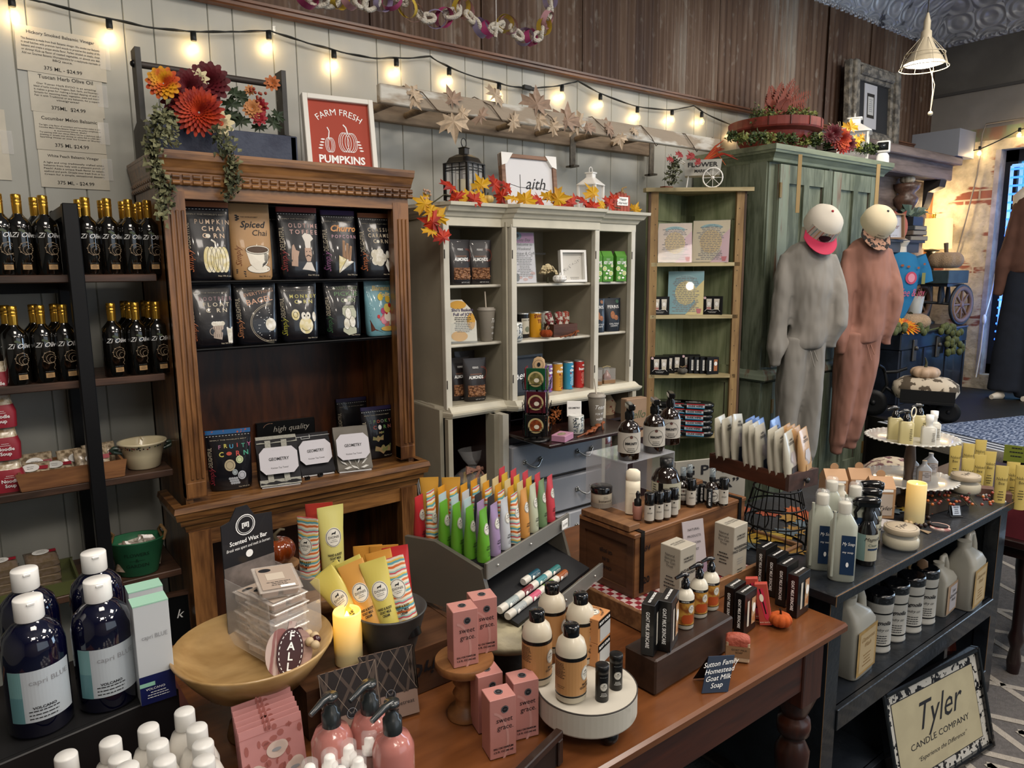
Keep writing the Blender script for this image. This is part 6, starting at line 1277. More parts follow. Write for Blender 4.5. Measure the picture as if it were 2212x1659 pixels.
b.build('frame',t);b=MB();b.box((-w/2+q,.0,q),(w/2-q,.01,h-q),mat('#2b2c2f',.6));b.build('backing',t)
b=MB();cw,ch=.20,.34;zc=onY(1878,228,-.16).z-zb;b.box((-cw/2-.03,-.006,zc-ch/2),(cw/2-.03,-.001,zc+ch/2),mat('#c2c2c6',.5));f=fplane((-.03,-.006,zc));b.patch(f,-.06,.06,-.09,.10,mat('#33312e',.5),.0006);b.patch(f,-.045,.045,-.065,.075,mat('#c9c8c4',.5),.001);b.fine(f,0,.05,.07,.09,7,GREYT,.0014);b.build('mat_and_certificate',t)
MW=mat('#5d4c46',.75,c2='#8a7a74',ns=7.,stretch=(1,1,1),bump=.3,bs=20.);MWX=woodm('#544640','#87776f','x',9,.7,0)
t=thing('mantel','old weathered wooden fireplace surround in the far corner','mantel',(0,0,0));mx0,mx1=5.45,7.05
b=MB();b.box((mx0,-.34,2.40),(mx1+.1,-.01,2.56),MWX,.01);b.box((mx0,-.40,2.53),(mx1+.14,-.01,2.60),MWX,.008);b.build('shelf_beam',t)
b=MB();b.box((mx0,-.16,2.12),(mx1,-.01,2.4),MWX);b.build('frieze',t)
for x in (mx1-.28,):b=MB();b.box((x,-.19,.53),(mx1,-.01,2.12),MW);b.build('pilaster',t);b=MB();b.prism([(-.2,2.40),(-.34,2.40),(-.33,2.34),(-.24,2.30),(-.22,2.2),(-.2,2.15)],.12,mat('#26211f',.6),'yz',mx1-.13);b.build('bracket',t)
b=MB();b.box((mx0,-.12,.53),(mx1-.28,-.10,2.12),mat('#1b1d22',.3));b.build('firebox',t)
b=MB();b.box((mx1,-.06,.53),(7.38,-.01,2.35),mat('#b9b39e',.6));b.box((7.33,-.09,.53),(7.395,-.01,2.35),woodm('#8a5428','#a86c38','z',12,.6,0));tagit(b.build('white_pier'),'white boarded strip with a brown edge beside the mantel','panel')
b=MB();b.box((7.02,-.42,2.60),(7.36,-.02,2.83),mat('#8c9099',.5));tagit(b.build('white_box'),'grey white box high in the corner above the mantel','box')
t=thing('bracket_shelf','grey wooden bracket shelf holding ornaments behind the mannequins','shelf',(0,0,0));sa,sb_=onY(1893,520,-.42),onY(1993,520,-.42);zs=sb_.z
b=MB();b.box((sa.x-.2,-.44,zs-.02),(sb_.x,-.2,zs),mat('#3b3c40',.6));b.box((sa.x-.2,-.42,zs-.10),(sb_.x-.06,-.2,zs-.02),mat('#45464a',.6));b.build('shelf_board',t)
b=MB();b.prism([(-.4,zs-.1),(-.2,zs-.1),(-.2,zs-.3),(-.24,zs-.2)],.05,BLACK,'yz',sb_.x-.25);b.build('bracket',t)
def sh(px,y=-.36):p=onY(px,480,y);p.z=zs+.001;return p
shadowbox('love_sign','white framed sign with script words on the bracket shelf',sh(1912,-.40),.40,.20,.03,R(-5),R(-14),mat('#8a6a4a',.6),mat('#b9b9c0',.5),lambda b,f,w,h:(b.text(f,'love one another',0,h*.5,.05,mat('#6a3a34',.6),sh=.35,wid=w*.8),b.fine(f,0,h*.8,w*.7,.02,2,GREYT),b.fine(f,0,h*.25,w*.7,.02,2,GREYT)),'sign')
p=sh(1942,-.34);t=thing('coral_pumpkin','flat coral pink wooden pumpkin with a bow on the bracket shelf','ornament',p,R(-25));b=MB();cq=mat('#b5675a',.6);b.prism(circ(20,.10,-.03,.105,.6),.03,cq,'xz',0);b.prism(circ(20,.10,.03,.105,.6),.03,cq,'xz',.002);b.build('pumpkin_body',t)
b=MB();b.prism([(-.06,.24),(0,.205),(.06,.24),(.05,.19),(-.05,.19)],.01,mat('#9a4a3a',.6),'xz',-.01);b.build('bow',t)
for k,(dz,wv_,c) in enumerate(((0,.11,'#5a5450'),(.045,.10,'#6b5f55'),(.085,.105,'#3f4448'))):q=sh(1972,-.34);q.z+=dz;b=MB();b.box((-wv_,-.07,0),(wv_,.07,.038),mat(c,.7),.004);b.box((-wv_+.008,-.0705,.005),(wv_-.004,.06,.033),mat('#8f877a',.8));o=b.build('book');o.location=q;o.rotation_euler=(0,0,R(-12+k*5));tagit(o,('bottom','middle','top')[k]+' dark book of the stack on the bracket shelf','book','books stacked on the bracket shelf')
q=sh(1970,-.34);q.z+=.125;t=thing('potted_plant','dark pot with grey green leaves on the stacked books','plant',q);b=MB();b.box((-.09,-.05,0),(.09,.05,.07),mat('#20242a',.5));b.build('pot',t);random.seed(8);b=MB()
for k in range(30):
 a=random.uniform(0,6.3);l=random.uniform(.06,.16);p0=Vector((.05*cos(a),.03*sin(a),.07));e=p0+Vector((l*cos(a)*1.2,l*sin(a)*.7,random.uniform(.0,.11)));m_=p0 .lerp(e,.55)+Vector((0,0,.03));sdv=Vector((-sin(a),cos(a),.3)).normalized()*.03
 b.add([tuple(p0),tuple(m_-sdv),tuple(e),tuple(m_+sdv)],[(0,1,2,3)],mat(('#5c6f62','#7d8f80')[k%2],.6))
b.build('leaves',t)
q=sh(1953,-.24);t=thing('candlestick','turned brown wooden candlestick topped by a small white pumpkin','candlestick',q);b=MB();b.lathe([(.08,0),(.07,.03),(.05,.05),(.08,.1),(.085,.14),(.05,.2),(.05,.25),(.09,.32),(.1,.36),(.06,.40),(.1,.44),(.11,.48),(.0,.48)],woodm('#4a342a','#6d5244','z',12,.4,.2),24);b.build('turned_stem',t)
b=MB().at((0,0,.48));pumpkin(b,.06,mat('#b9b09c',.6),STM,.65,8,.3);b.at();o=b.build('mini_pumpkin');o.location=q;tagit(o,'small white pumpkin on top of the turned candlestick','pumpkin')
q=sh(1900,-.38);q.z+=.2;b=MB();petal_flower(b,(0,0,.1),.06,mat('#a8502a',.6),(-.6,-.7,.2),9,3);b.tube([(0,0,-.19),(0,0,.1)],.004,STM,5);b.lathe([(.04,-.2),(.045,-.1),(.03,-.08)],mat('#8f8a80',.3),16);o=b.build('flower_vase');o.location=q+Vector((0,.1,0));tagit(o,'small vase with an orange flower behind the framed sign','vase')
# ======== MANNEQUINS ========
SK=mat('#cfc5b5',.45);
def cloth_mod(o,vs=.012,amp=.013,sc=.26):
 m=o.modifiers.new('r','REMESH');m.mode='VOXEL';m.voxel_size=vs;m.use_smooth_shade=True
 m=o.modifiers.new('s','SMOOTH');m.factor=.6;m.iterations=6
 tx=bpy.data.textures.new('folds','CLOUDS');tx.noise_scale=sc;m=o.modifiers.new('d','DISPLACE');m.texture=tx;m.strength=amp*2.4;m.mid_level=.5;m.texture_coords='LOCAL';return o
def mann(px0,yy,lab,cloth,rows_t,sl,sr,legL,legR,headrow,neck,cuffz=None,dz=.11):
 p=onY(px0,700,yy);p.z=0;s=depth((p.x,p.y,1.2))/F;rz=-YAW*.9;t=thing('mannequin',lab,'mannequin',p,rz);lx=lambda px:(px-px0)*s*1.0;lz=lambda py:zat(p,py)
 def rowsec(rows,d):return [(lz(py),(r-l)/2*s*(.97+d),dd*(.78+d),2.2,lx((l+r)/2),0) for k,(py,l,r,dd) in enumerate(rows)][::-1]
 b=MB();b.tube([(lx(neck[0]),0,lz(neck[1])),(lx(neck[0]),-.01,lz(neck[1]-50))],[.06,.05],SK,14);hx,hy=headrow;b.ball((lx(hx),-.03,lz(hy)),.085,SK,18,12,(.85,.95,1.25));b.build('body',t)
 b=MB();b.loft(rowsec(rows_t,0),cloth,36)
 for arm in (sl,sr):b.tube([(lx(x),y_,lz(yy_)) for x,yy_,y_,_ in arm],[q[3]*.68 for q in arm],cloth,16)
 for arm in (sl,sr):
  x,yy_,y_,r_=arm[-1];b.tube([(lx(x),y_,lz(yy_)),(lx(x)+.002,y_,lz(yy_+6)),(lx(x)+.004,y_,lz(yy_+18))],[r_*.68,r_*.6,r_*.62],cloth,16)
 cloth_mod(b.build('sweatshirt',t))
 b=MB()
 for leg in (legL,legR):b.loft(rowsec(leg,.16),cloth,24)
 cloth_mod(b.build('joggers',t),.012,.008);cx_=(rows_t[-1][1]+rows_t[-1][2])/2;b=MB();b.tube([(lx(cx_-3),-.10,lz(rows_t[-1][0]-2)),(lx(cx_+2),-.135,lz(rows_t[-1][0]+30))],.003,cloth,5);b.tube([(lx(cx_+5),-.10,lz(rows_t[-1][0]-2)),(lx(cx_+8),-.135,lz(rows_t[-1][0]+18))],.003,cloth,5);b.build('drawstring',t)
 return t,p,s,lx,lz
GC=mat('#8b8780',.85,noise=.1,ns=7.,bump=1.,bs=5.,bd=.05,stretch=(1.6,1.6,.55),det=2);PCc=mat('#966a5b',.85,noise=.12,ns=7.,bump=1.,bs=5.,bd=.05,stretch=(1.6,1.6,.55),det=2)
t,p,s,lx,lz=mann(1735,-.80,'mannequin in a grey sweatsuit and striped cap hung on the armoire',GC,[(520,1722,1752,.06),(530,1700,1770,.09),(545,1684,1784,.11),(575,1680,1792,.14),(620,1690,1792,.16),(680,1698,1796,.16),(715,1702,1794,.16),(738,1694,1786,.16),(752,1696,1784,.15),(756,1704,1776,.12)],[(1692,550,0,.07),(1682,600,-.02,.085),(1676,680,-.03,.085),(1672,750,-.04,.08),(1670,770,-.04,.05)],[(1782,552,0,.07),(1794,600,-.02,.08),(1800,660,-.06,.09),(1798,700,-.08,.085),(1790,735,-.06,.055)],[(725,1698,1750,.11),(770,1692,1742,.11),(840,1688,1736,.10),(900,1690,1728,.09),(960,1694,1722,.08),(985,1698,1720,.05)],[(725,1738,1782,.11),(770,1736,1780,.11),(840,1738,1778,.10),(900,1740,1778,.09),(960,1741,1777,.08),(985,1742,1772,.07),(990,1744,1770,.05),(1006,1744,1768,.05)],(1757,492),(1738,540))
def cap(t,lx,lz,cx,cy,c1,c2,c3,brim,lep=False):
 b=MB();M_=Matrix.Identity(4);b.at((lx(cx),-.04,lz(cy)),(R(50),R(12),0));b.loft([(-.02,.105,.115,2),(.03,.108,.118,2),(.07,.095,.105,2),(.10,.06,.07,2),(.115,.005,.005,2)],c1,28,0)
 f=lambda u,v,o=0:((.108+o)*sin(u/.108),-(.118+o)*cos(u/.108),v)
 if c2:
  b.patch(f,-.11,.11,-.02,.05,c2,.0015,10)
  for k in range(9):b.line(f,[(-.1+.022*k,-.02),(-.09+.02*k,.05)],.004,mat(('#b86a5a','#6aa0a0','#c9a25a')[k%3],.7),.003)
  b.ell(f,0,.01,.035,.025,INK,.005)
 else:b.fine(f,0,.01,.08,.02,2,INK,.002)
 b.ball((0,0,.116),.008,brim,8,6);b.build('cap_crown',t);b=MB().at((lx(cx),-.04,lz(cy)),(R(50),R(12),0));n=14;vs=[]
 for k in range(n+1):
  a=-1.15+2.3*k/n;vs+=[(.106*sin(a),-.116*cos(a),-.018),(.115*sin(a)*1.0,-.116*cos(a)-.085*max(0,cos(a))**.6,-.035)]
 b.add(vs,[(2*k,2*k+1,2*k+3,2*k+2) for k in range(n)],c3,True);b.add([(x,y,z-.003) for x,y,z in vs],[(2*k,2*k+2,2*k+3,2*k+1) for k in range(n)],c3,True);b.build('cap_brim',t)
cap(t,lx,lz,1756,487,mat('#c6bfb2',.8),mat('#c9c4b8',.8),mat('#b8264a',.7),mat('#a82a34',.6))
ST=mat('#9a8258',.8)
b=MB();b.box((lx(1735)-.012,.16,lz(455)),(lx(1735)+.012,.165,2.33),ST);b.build('hanging_strap',t)
t,p,s,lx,lz=mann(1862,-.80,'mannequin in a dusty pink sweatsuit and cream cap hung on the armoire',PCc,[(512,1850,1880,.06),(520,1832,1895,.09),(535,1820,1904,.11),(570,1820,1912,.14),(620,1828,1912,.16),(670,1832,1915,.16),(700,1833,1908,.16),(722,1818,1906,.16),(738,1818,1904,.155),(743,1826,1896,.12)],[(1825,540,0,.07),(1816,600,-.02,.09),(1812,670,-.03,.09),(1810,730,-.04,.08),(1811,744,-.04,.055)],[(1900,540,0,.07),(1912,590,-.02,.085),(1917,650,-.06,.10),(1914,690,-.06,.08),(1911,728,-.05,.05)],[(715,1815,1862,.12),(780,1812,1862,.11),(850,1813,1852,.10),(910,1813,1842,.09),(955,1812,1835,.08),(962,1813,1832,.05),(979,1813,1832,.05)],[(715,1850,1900,.12),(780,1850,1896,.11),(850,1848,1884,.10),(910,1844,1874,.09),(945,1842,1867,.08),(952,1843,1864,.05),(968,1843,1864,.05)],(1875,490),(1866,535))
cap(t,lx,lz,1872,484,mat('#cfc2a4',.8),None,mat('#a07a64',.8,c2='#1a1412',ns=34.,lo=.48,hi=.52),mat('#30303a',.6))
b=MB();b.box((lx(1868)+.1,.16,lz(455)),(lx(1868)+.125,.165,2.33),ST);b.build('hanging_strap',t)
trx0,trx1,try_=5.93,7.2,-.55;ZTR=1.118
p=onY(1938,700,-.40);p.z=ZTR;s=depth(p)/F;t=thing('torso_form','headless white torso form in a bright blue t-shirt','mannequin',p,R(-30));lx=lambda px:(px-1938)*s;lz=lambda py:zat(p,py)-ZTR
b=MB();b.tube([(lx(1925),0,lz(560)),(lx(1926),0,lz(530))],[.075,.062],SK,18);b.tube([(lx(1926),0,lz(530)),(lx(1928),-.02,lz(516))],[.062,.07],SK,18);b.loft([(0,.09,.07,2),(.1,.1,.08,2)],SK,18);b.build('body',t)
BLU=mat('#1c6f9e',.8,noise=.12,ns=6.,bump=.5,bs=7.);q=[(545,1905,1945,.07),(552,1893,1962,.1),(575,1892,1972,.13),(600,1895,1970,.14),(640,1900,1963,.13),(670,1908,1950,.11),(690,1912,1940,.10),(702,1915,1936,.09)]
b=MB();sec=[(lz(a),(r_-l_)/2*s,d_,2.4,lx((l_+r_)/2),0) for a,l_,r_,d_ in q][::-1];b.loft(sec,BLU,32)
for pts in ([(lx(1965),0,lz(558)),(lx(1978),-.02,lz(590)),(lx(1983),-.03,lz(612))],[(lx(1898),0,lz(558)),(lx(1888),-.02,lz(600))]):b.tube(pts,[.09,.085,.08][:len(pts)],BLU,16)
f=lambda u,v,o=0:(lx(1935)+u,-.142-o+abs(u)*abs(u)*1.2,v);k=lz(600)
b.ell(f,.0,k,.05,.05,mat('#b8405a',.6),.004);b.ell(f,0,k,.03,.035,mat('#d58a9a',.6),.006);b.ell(f,-.13,k+.01,.04,.02,mat('#c9a98a',.6),.004);b.patch(f,-.15,-.1,k-.06,k-.01,mat('#c9a23a',.6),.004,2);b.patch(f,.1,.14,k-.05,k+.04,mat('#7d7a3a',.6),.004,2)
b.text(f,'coffee & joy',-.01,k-.12,.09,mat('#c0506a',.6),.006,sh=.3,wid=.3)
for u,v in ((-.08,.1),(.06,.08),(.12,.11),(-.03,.09)):b.ell(f,u,k+v,.014,.01,mat('#8a4a2a',.6),.004,8)
b.build('t_shirt',t)
t=thing('steamer_trunk','old dark blue steamer trunk with metal latches by the window','trunk',(0,0,0));TB=mat('#12161f',.4,c2='#1f2532',ns=9.,coat=.3);b=MB()
b.box((trx0,try_,ZP),(trx1,-.21,ZTR-.14),TB,.006);b.build('trunk_body',t);b=MB();b.box((trx0-.005,try_-.006,ZTR-.14),(trx1+.005,-.21,ZTR),TB,.008);b.tube([(trx0,try_-.008,ZTR-.005),(trx1,try_-.008,ZTR-.005)],.007,mat('#6a7080',.4,m=.5),6);b.build('lid',t)
for x in (trx0+.2,(trx0+trx1)/2,trx1-.35):b=MB();b.box((x,try_-.02,ZTR-.24),(x+.06,try_-.004,ZTR-.06),mat('#55514c',.4,m=.6),.006);b.ball((x+.03,try_-.025,ZTR-.13),.02,mat('#55514c',.4,m=.6),10,6);b.build('latch',t)
for x in (trx0+.02,trx1-.04):b=MB();b.box((x,try_-.008,ZP),(x+.03,try_,ZTR-.14),mat('#30343e',.4,m=.4));b.build('edge_strip',t)
for x in (trx0+.42,trx0+.85):b=MB();b.box((x,try_-.008,ZP),(x+.04,try_,ZTR-.14),mat('#20242e',.4));b.build('batten',t)
FZ=mat('#b3987a',1.,noise=.2,ns=120.,bump=1.,bs=120.)
def onTR(px,y=-.4):p=onY(px,700,y);p.z=ZTR;return p
p=onTR(1965,-.47);t=thing('plush_pumpkin','flat fuzzy tan pumpkin on the steamer trunk','pumpkin',p);b=MB();pumpkin(b,.16,FZ,STM,.5,6,0);b.build('pumpkin_body',t)
p=onTR(1952,-.53);b=MB();petal_flower(b,(0,0,.05),.12,YEL,(-.3,-.5,1),18,4,w=.14,cup=.3);o=b.build('yellow_bloom');o.location=p;tagit(o,'yellow silk chrysanthemum lying on the trunk','flowers')
p=onTR(1972,-.30);b=MB();b.lathe([(.06,0),(.075,.15),(.07,.15),(.055,.01)],mat('#b9bab4',.4),18);o=b.build('white_pot');o.location=p+Vector((0,0,.12));b=MB();b.box((-.1,-.07,0),(.1,.07,.12),mat('#6a5544',.8));q=b.build('wooden_box');q.location=p;tagit(o,'small white pot behind the fuzzy pumpkin on the trunk','pot');tagit(q,'small brown box under the white pot on the trunk','box')
t=thing('hop_garland','green hop cone garland hanging over the trunk edge','garland',(0,0,0));random.seed(4);hp=mat('#5d6338',.8,c2='#3a4024',ns=40.)
b=MB();b.tube([tuple(onY(px,py,yy)) for px,py,yy in ((1925,716,-.5),(1990,718,-.57),(2040,705,-.57),(2060,712,-.59),(2065,745,-.60),(2062,765,-.60))],.008,hp,6);b.build('vine',t)
for k in range(44):
 px,py=random.choice(((random.uniform(1925,2050),random.uniform(703,718)),(random.uniform(2045,2080),random.uniform(705,765))));b=MB();b.ball((0,0,0),.026,hp,7,5,(1,1,1.25));
 if k==0:HP=b.build('hop_cone',t);HP.location=onY(px,py,-.60)
 else:o=HP.copy();COL.objects.link(o);o.parent=t;o.location=onY(px,py,-.60)
p=onTR(2045,-.40);s=depth(p)/F;t=thing('wheeled_stand','dark wooden plant stand with big spoked wheels on the trunk','stand',p,R(-8));WD=mat('#20242a',.5,coat=.2);WB=mat('#7a5f4c',.5)
lz=lambda py:zat(p,py)-ZTR;lx=lambda px:(px-2045)*s
def wheel(cx,cz,r,y,nm='wheel'):
 b=MB();C_=[(cx+r*cos(k*2*pi/28),y,cz+r*sin(k*2*pi/28)) for k in range(28)];b.tube(C_,.014,WD,8,closed=True);C_=[(cx+r*.86*cos(k*2*pi/28),y,cz+r*.86*sin(k*2*pi/28)) for k in range(28)];b.tube(C_,.022,WB,8,closed=True)
 for k in range(8):q=k*pi/4;b.tube([(cx,y,cz),(cx+r*.4*cos(q),y,cz+r*.4*sin(q)),(cx+r*.82*cos(q),y,cz+r*.82*sin(q))],[.008,.014,.007],WB,6)
 b.ball((cx,y,cz),.035,WB,12,8,(1,.6,1));b.build(nm,t)
wheel(lx(2033),.19,.17,-.14);wheel(lx(1995),.21,.17,.14);
b=MB();b.tube([(lx(2033),-.14,.19),(lx(1995),.14,.21)],.012,WD,8);b.build('axle',t);b=MB();b.box((lx(1985),-.12,lz(618)),(lx(2045),.12,lz(612)),WD);b.build('platform',t)
for px in (2002,2008,2030):b=MB();b.tube([(lx(px),-.02,.2),(lx(px)+.01,-.02,lz(640)),(lx(px),-.02,lz(616))],[.016,.024,.014],WD,8);b.build('spindle',t)
b=MB();z0,z1=lz(611),lz(584);b.box((lx(1978),-.14,z0),(lx(2052),.14,z1),mat('#3a4a4e',.5,noise=.3,ns=9.),.004);o=b.build('planter_box');o.location=p;o.rotation_euler=(0,0,R(-8));tagit(o,'blue grey wooden box on top of the wheeled stand','box')
t=thing('plush_pumpkin','fuzzy tan pumpkin with a stem on the blue grey box','pumpkin',p+Vector((lx(2012),0,z1)));b=MB();pumpkin(b,.145,FZ,STM,.62,6,0);b.build('pumpkin_body',t);b=MB();b.tube([(0,0,.15),(-.02,0,.24)],[.016,.02],mat('#6a5a4a',.8),8);b.build('stem',t)
p=onY(2022,560,-.18);p.z=ZTR;s=depth(p)/F;lz=lambda py:zat(p,py)-ZTR;t=thing('table_lamp','glowing table lamp with a cream drum shade by the brick wall','lamp',(p.x-.17,p.y-.02,ZTR))
b=MB();b.lathe([(.08,0),(.08,.02),(.03,.05),(.05,.2),(.03,lz(560)-.02),(.06,lz(555)),(.035,lz(545)),(.08,lz(542)),(.01,lz(538))],mat('#1d211f',.4),20);b.build('lamp_base',t)
shd,N,B=gmat('','lit_shade');B.inputs['Base Color'].default_value=lin('#e6cf96');B.inputs['Emission Color'].default_value=lin('#ffd987');B.inputs['Emission Strength'].default_value=.75
b=MB();b.lathe([(.165,lz(538)),(.155,lz(475))],shd,32,0);b.build('lamp_shade',t);b=MB();b.lathe([(.02,lz(475)+.0),(.015,lz(470)),(.02,lz(465)),(.0,lz(462))],GOLD,10);b.build('finial',t)
lamp('POINT','lamp_glow',(p.x-.17,p.y-.02-.0,ZTR+lz(462)+.06),5,(1,.75,.42),.05);lamp('POINT','lamp_glow',(p.x-.17,p.y-.02-.05,ZTR+lz(545)-.03),3.5,(1,.75,.42),.05)
b=MB();b.tube([tuple(onX(px,py,7.36)) for px,py in ((2212,255),(2130,268),(2122,290),(2110,380),(2085,480),(2060,570))],.007,mat('#8f8474',.6),6);tagit(b.build('power_cord'),'beige electric cord slanting down the brick wall','cord')
t=thing('led_rope','blue LED rope light down the side of the shop window','light',(0,0,0));LB_=mat('#2a5cff',.3,em=4.);CT=mat('#7fb0e8',.3,em=.8)
for dx in (0,.07):
 b=MB();b.tube([(7.33,-.76-dx,.84),(7.33,-.74-dx,2.5)],.014,CT,8);b.build('tube',t)
n=0
for k in range(24):
 z=.86+k*.07;b=MB();b.tube([(7.31,-.74,z),(7.31,-.85,z)],.009,LB_,6);b.build('led',t)
b=MB();b.tube([(7.33,-.74,2.5),(7.33,-2.1,2.5)],.014,CT,8);b.tube([(7.33,-.76,.84),(7.33,-2.1,.84)],.014,CT,8);b.build('tube',t)
lamp('POINT','led_glow',(7.2,-.8,1.3),1.5,(.25,.4,1),.08);lamp('POINT','led_glow',(7.2,-.8,2.1),1.5,(.25,.4,1),.08)
b=MB();b.tube([tuple(onX(px,py,7.25)) for px,py in ((2150,590),(2140,640),(2126,690),(2118,760),(2108,815))],.006,WPL,6);q=onX(2126,690,7.25);b.ball(tuple(q),.03,WPL,10,6,(.5,.6,1.6));tagit(b.build('switch_cord'),'white cord with an inline switch beside the window','cord')
p=onZ(2190,862,ZP);s=depth(p)/F;t=thing('mannequin','mannequin in a brown sweater and dark jeans in the shop window','mannequin',(p.x,p.y,ZP),face(p));lz=lambda py:zat(p,py)-ZP;lx=lambda px:(px-2190)*s
DJ=mat('#161c28',.9,noise=.2,ns=9.,bump=.4,bs=9.);BRS=mat('#5a3c30',.9,noise=.15,ns=9.,bump=.5,bs=8.)
b=MB();b.loft([(lz(580),.12,.1),(lz(420),.15,.1),(lz(395),.06,.06),(lz(370),.05,.05)],SK,20);b.ball((0,0,lz(340)),.1,SK,16,10,(.9,1,1.2));b.tube([(lx(2165),-.02,.03),(lx(2150),-.12,.02)],[.04,.02],SK,8);b.tube([(lx(2210),-.02,.03),(lx(2206),-.1,.02)],[.04,.02],SK,8);b.build('body',t)
b=MB();b.loft([(lz(845)+.0,.135,.1,2.4,lx(2173),0),(lz(700),.11,.1,2.4,lx(2175),0),(lz(570),.13,.11,2.4,lx(2188),0)],DJ,24);b.loft([(lz(862)+.02,.13,.1,2.4,lx(2222),0),(lz(700),.11,.1,2.4,lx(2216),0),(lz(570),.13,.11,2.4,lx(2200),0)],DJ,24);cloth_mod(b.build('jeans',t),.014,.006)
b=MB();b.loft([(lz(590),.17,.13,2.3,lx(2200),0),(lz(570),.18,.14,2.3,lx(2200),0),(lz(500),.17,.13,2.3,lx(2200),0),(lz(430),.19,.12,2.3,lx(2203),0),(lz(405),.12,.09,2.3,lx(2203),0),(lz(398),.07,.07,2,lx(2203),0)],BRS,28)
b.tube([(lx(2172),0,lz(425)),(lx(2160),-.02,lz(500)),(lx(2148),-.03,lz(570)),(lx(2142),-.03,lz(640))],[.07,.065,.055,.04],BRS,14);b.tube([(lx(2235),0,lz(425)),(lx(2245),-.02,lz(560))],[.07,.06],BRS,14);cloth_mod(b.build('sweater',t))
b=MB();BR=mat('#2a3a58',.95,c2='#8f9ab0',ns=26.,lo=.45,hi=.6,stretch=(1,2.5,1));z=ZP+.002
pa,pb=PA,PB_;v1=Vector((pb.x-pa.x,pb.y-pa.y,0)).normalized();nrm_=Vector((-v1 .y,v1 .x,0));
def quad(u0,u1,w0,w1,m,zz):
 P=[pa+v1*u+nrm_*w for u,w in ((u0,w0),(u1,w0),(u1,w1),(u0,w1))];b.add([(q.x,q.y,zz) for q in P]+[(q.x,q.y,zz-.004) for q in P],[(0,1,2,3),(0,4,5,1),(1,5,6,2),(2,6,7,3),(3,7,4,0)],m)
LN=(pb-pa).length
quad(.35,LN-.02,.16,1.25,BR,ZP+.006);tagit(b.build('patterned_rug'),'blue and grey patterned rug on the window platform','rug');b=MB()
for k in range(6):quad(.12,LN-.01,.155-.03*k,.125-.03*k+.0,(mat('#20242e',.9),mat('#a8acb4',.9))[k%2],ZP+.006)
tagit(b.build('striped_runner'),'black and white striped runner along the platform edge','rug');b=MB();ck=[mat('#6a655c',1.,noise=.3,ns=200.),mat('#9a9282',1.,noise=.2,ns=200.)]
for k in range(14):
 u0,u1=.3+k*.16,.46+k*.16;vs=[]
 if u1>LN:break
 for i in range(6):
  a=i/5*pi/2;w,zz=-.03-.05*sin(a),ZP+.008-.05*(1-cos(a))-.04*(i==5)
  for u in (u0,u1):q=pa+v1*u+nrm_*w;vs.append((q.x,q.y,zz))
 b.add(vs,[(2*i,2*i+1,2*i+3,2*i+2) for i in range(5)],ck[k%2],True)
tagit(b.build('checked_rug'),'beige and grey checked rug rolling over the platform edge','rug')
p=onZ(1975,905,ZP);s=depth(p)/F;t=thing('tricycle_cart','black iron tricycle cart carrying a blanket and a pumpkin','cart',p,face(p,0));lz=lambda py:zat(p,py)-ZP;lx=lambda px:(px-1975)*s;IR=mat('#141516',.5,m=.4)
def wh(x,z,r,y):
 b=MB();b.at((x,y,z),(R(90),0,0));b.lathe([(r*.6,-.012),(r,-.014),(r,.014),(r*.6,.012)],IR,24);b.ball((0,0,0),r*.25,IR,8,6);b.at();b.build('wheel',t)
wh(lx(1893),.10,.10,0);wh(lx(2035),.08,.08,-.05);wh(lx(2000),.08,.08,.2)
b=MB();b.tube([(lx(1893),0,.10),(lx(1905),0,lz(860)),(lx(1918),0,lz(835)),(lx(1912),0,lz(808))],.012,IR,8);b.tube([(lx(1912),0,lz(808)),(lx(1908),-.02,lz(798)),(lx(1900),-.1,lz(790))],.012,IR,8);b.tube([(lx(1912),0,lz(808)),(lx(1935),.02,lz(806)),(lx(1952),.08,lz(800))],.012,IR,8);b.build('handlebar',t)
b=MB();b.tube([(lx(1915),0,lz(840)),(lx(1950),0,lz(865)),(lx(2035),-.03,.14)],.012,IR,8);b.box((lx(1945),-.16,.14),(lx(2045),.12,.165),IR,.004);b.box((lx(1945),-.16,.165),(lx(2045),-.145,.24),IR);b.build('cart_frame',t)
b=MB();BKT=mat('#b9ad9a',.9,c2='#4d4336',ns=13.,lo=.5,hi=.53);b.loft([(.16,.19,.14,3),(.22,.22,.17,3),(.27,.21,.16,2.6),(.31,.15,.11,2.2),(.32,.05,.05,2)],BKT,30);o=b.build('folded_blanket');o.location=p+rt*lx(1993);o.rotation_euler=(0,0,face(p));tagit(o,'cream and brown medallion blanket bundled in the cart','blanket')
q=p+rt*lx(1990)+Vector((0,0,.30));t=thing('cream_pumpkin','ribbed cream pumpkin resting on the patterned blanket','pumpkin',q);b=MB();pumpkin(b,.10,mat('#b59a80',.5,noise=.15,ns=12.),STM,.5,8,0);b.build('pumpkin_body',t);b=MB();b.tube([(0,0,.085),(.01,0,.12),(-.02,0,.16)],[.012,.008,.004],STM,7);b.build('stem',t)
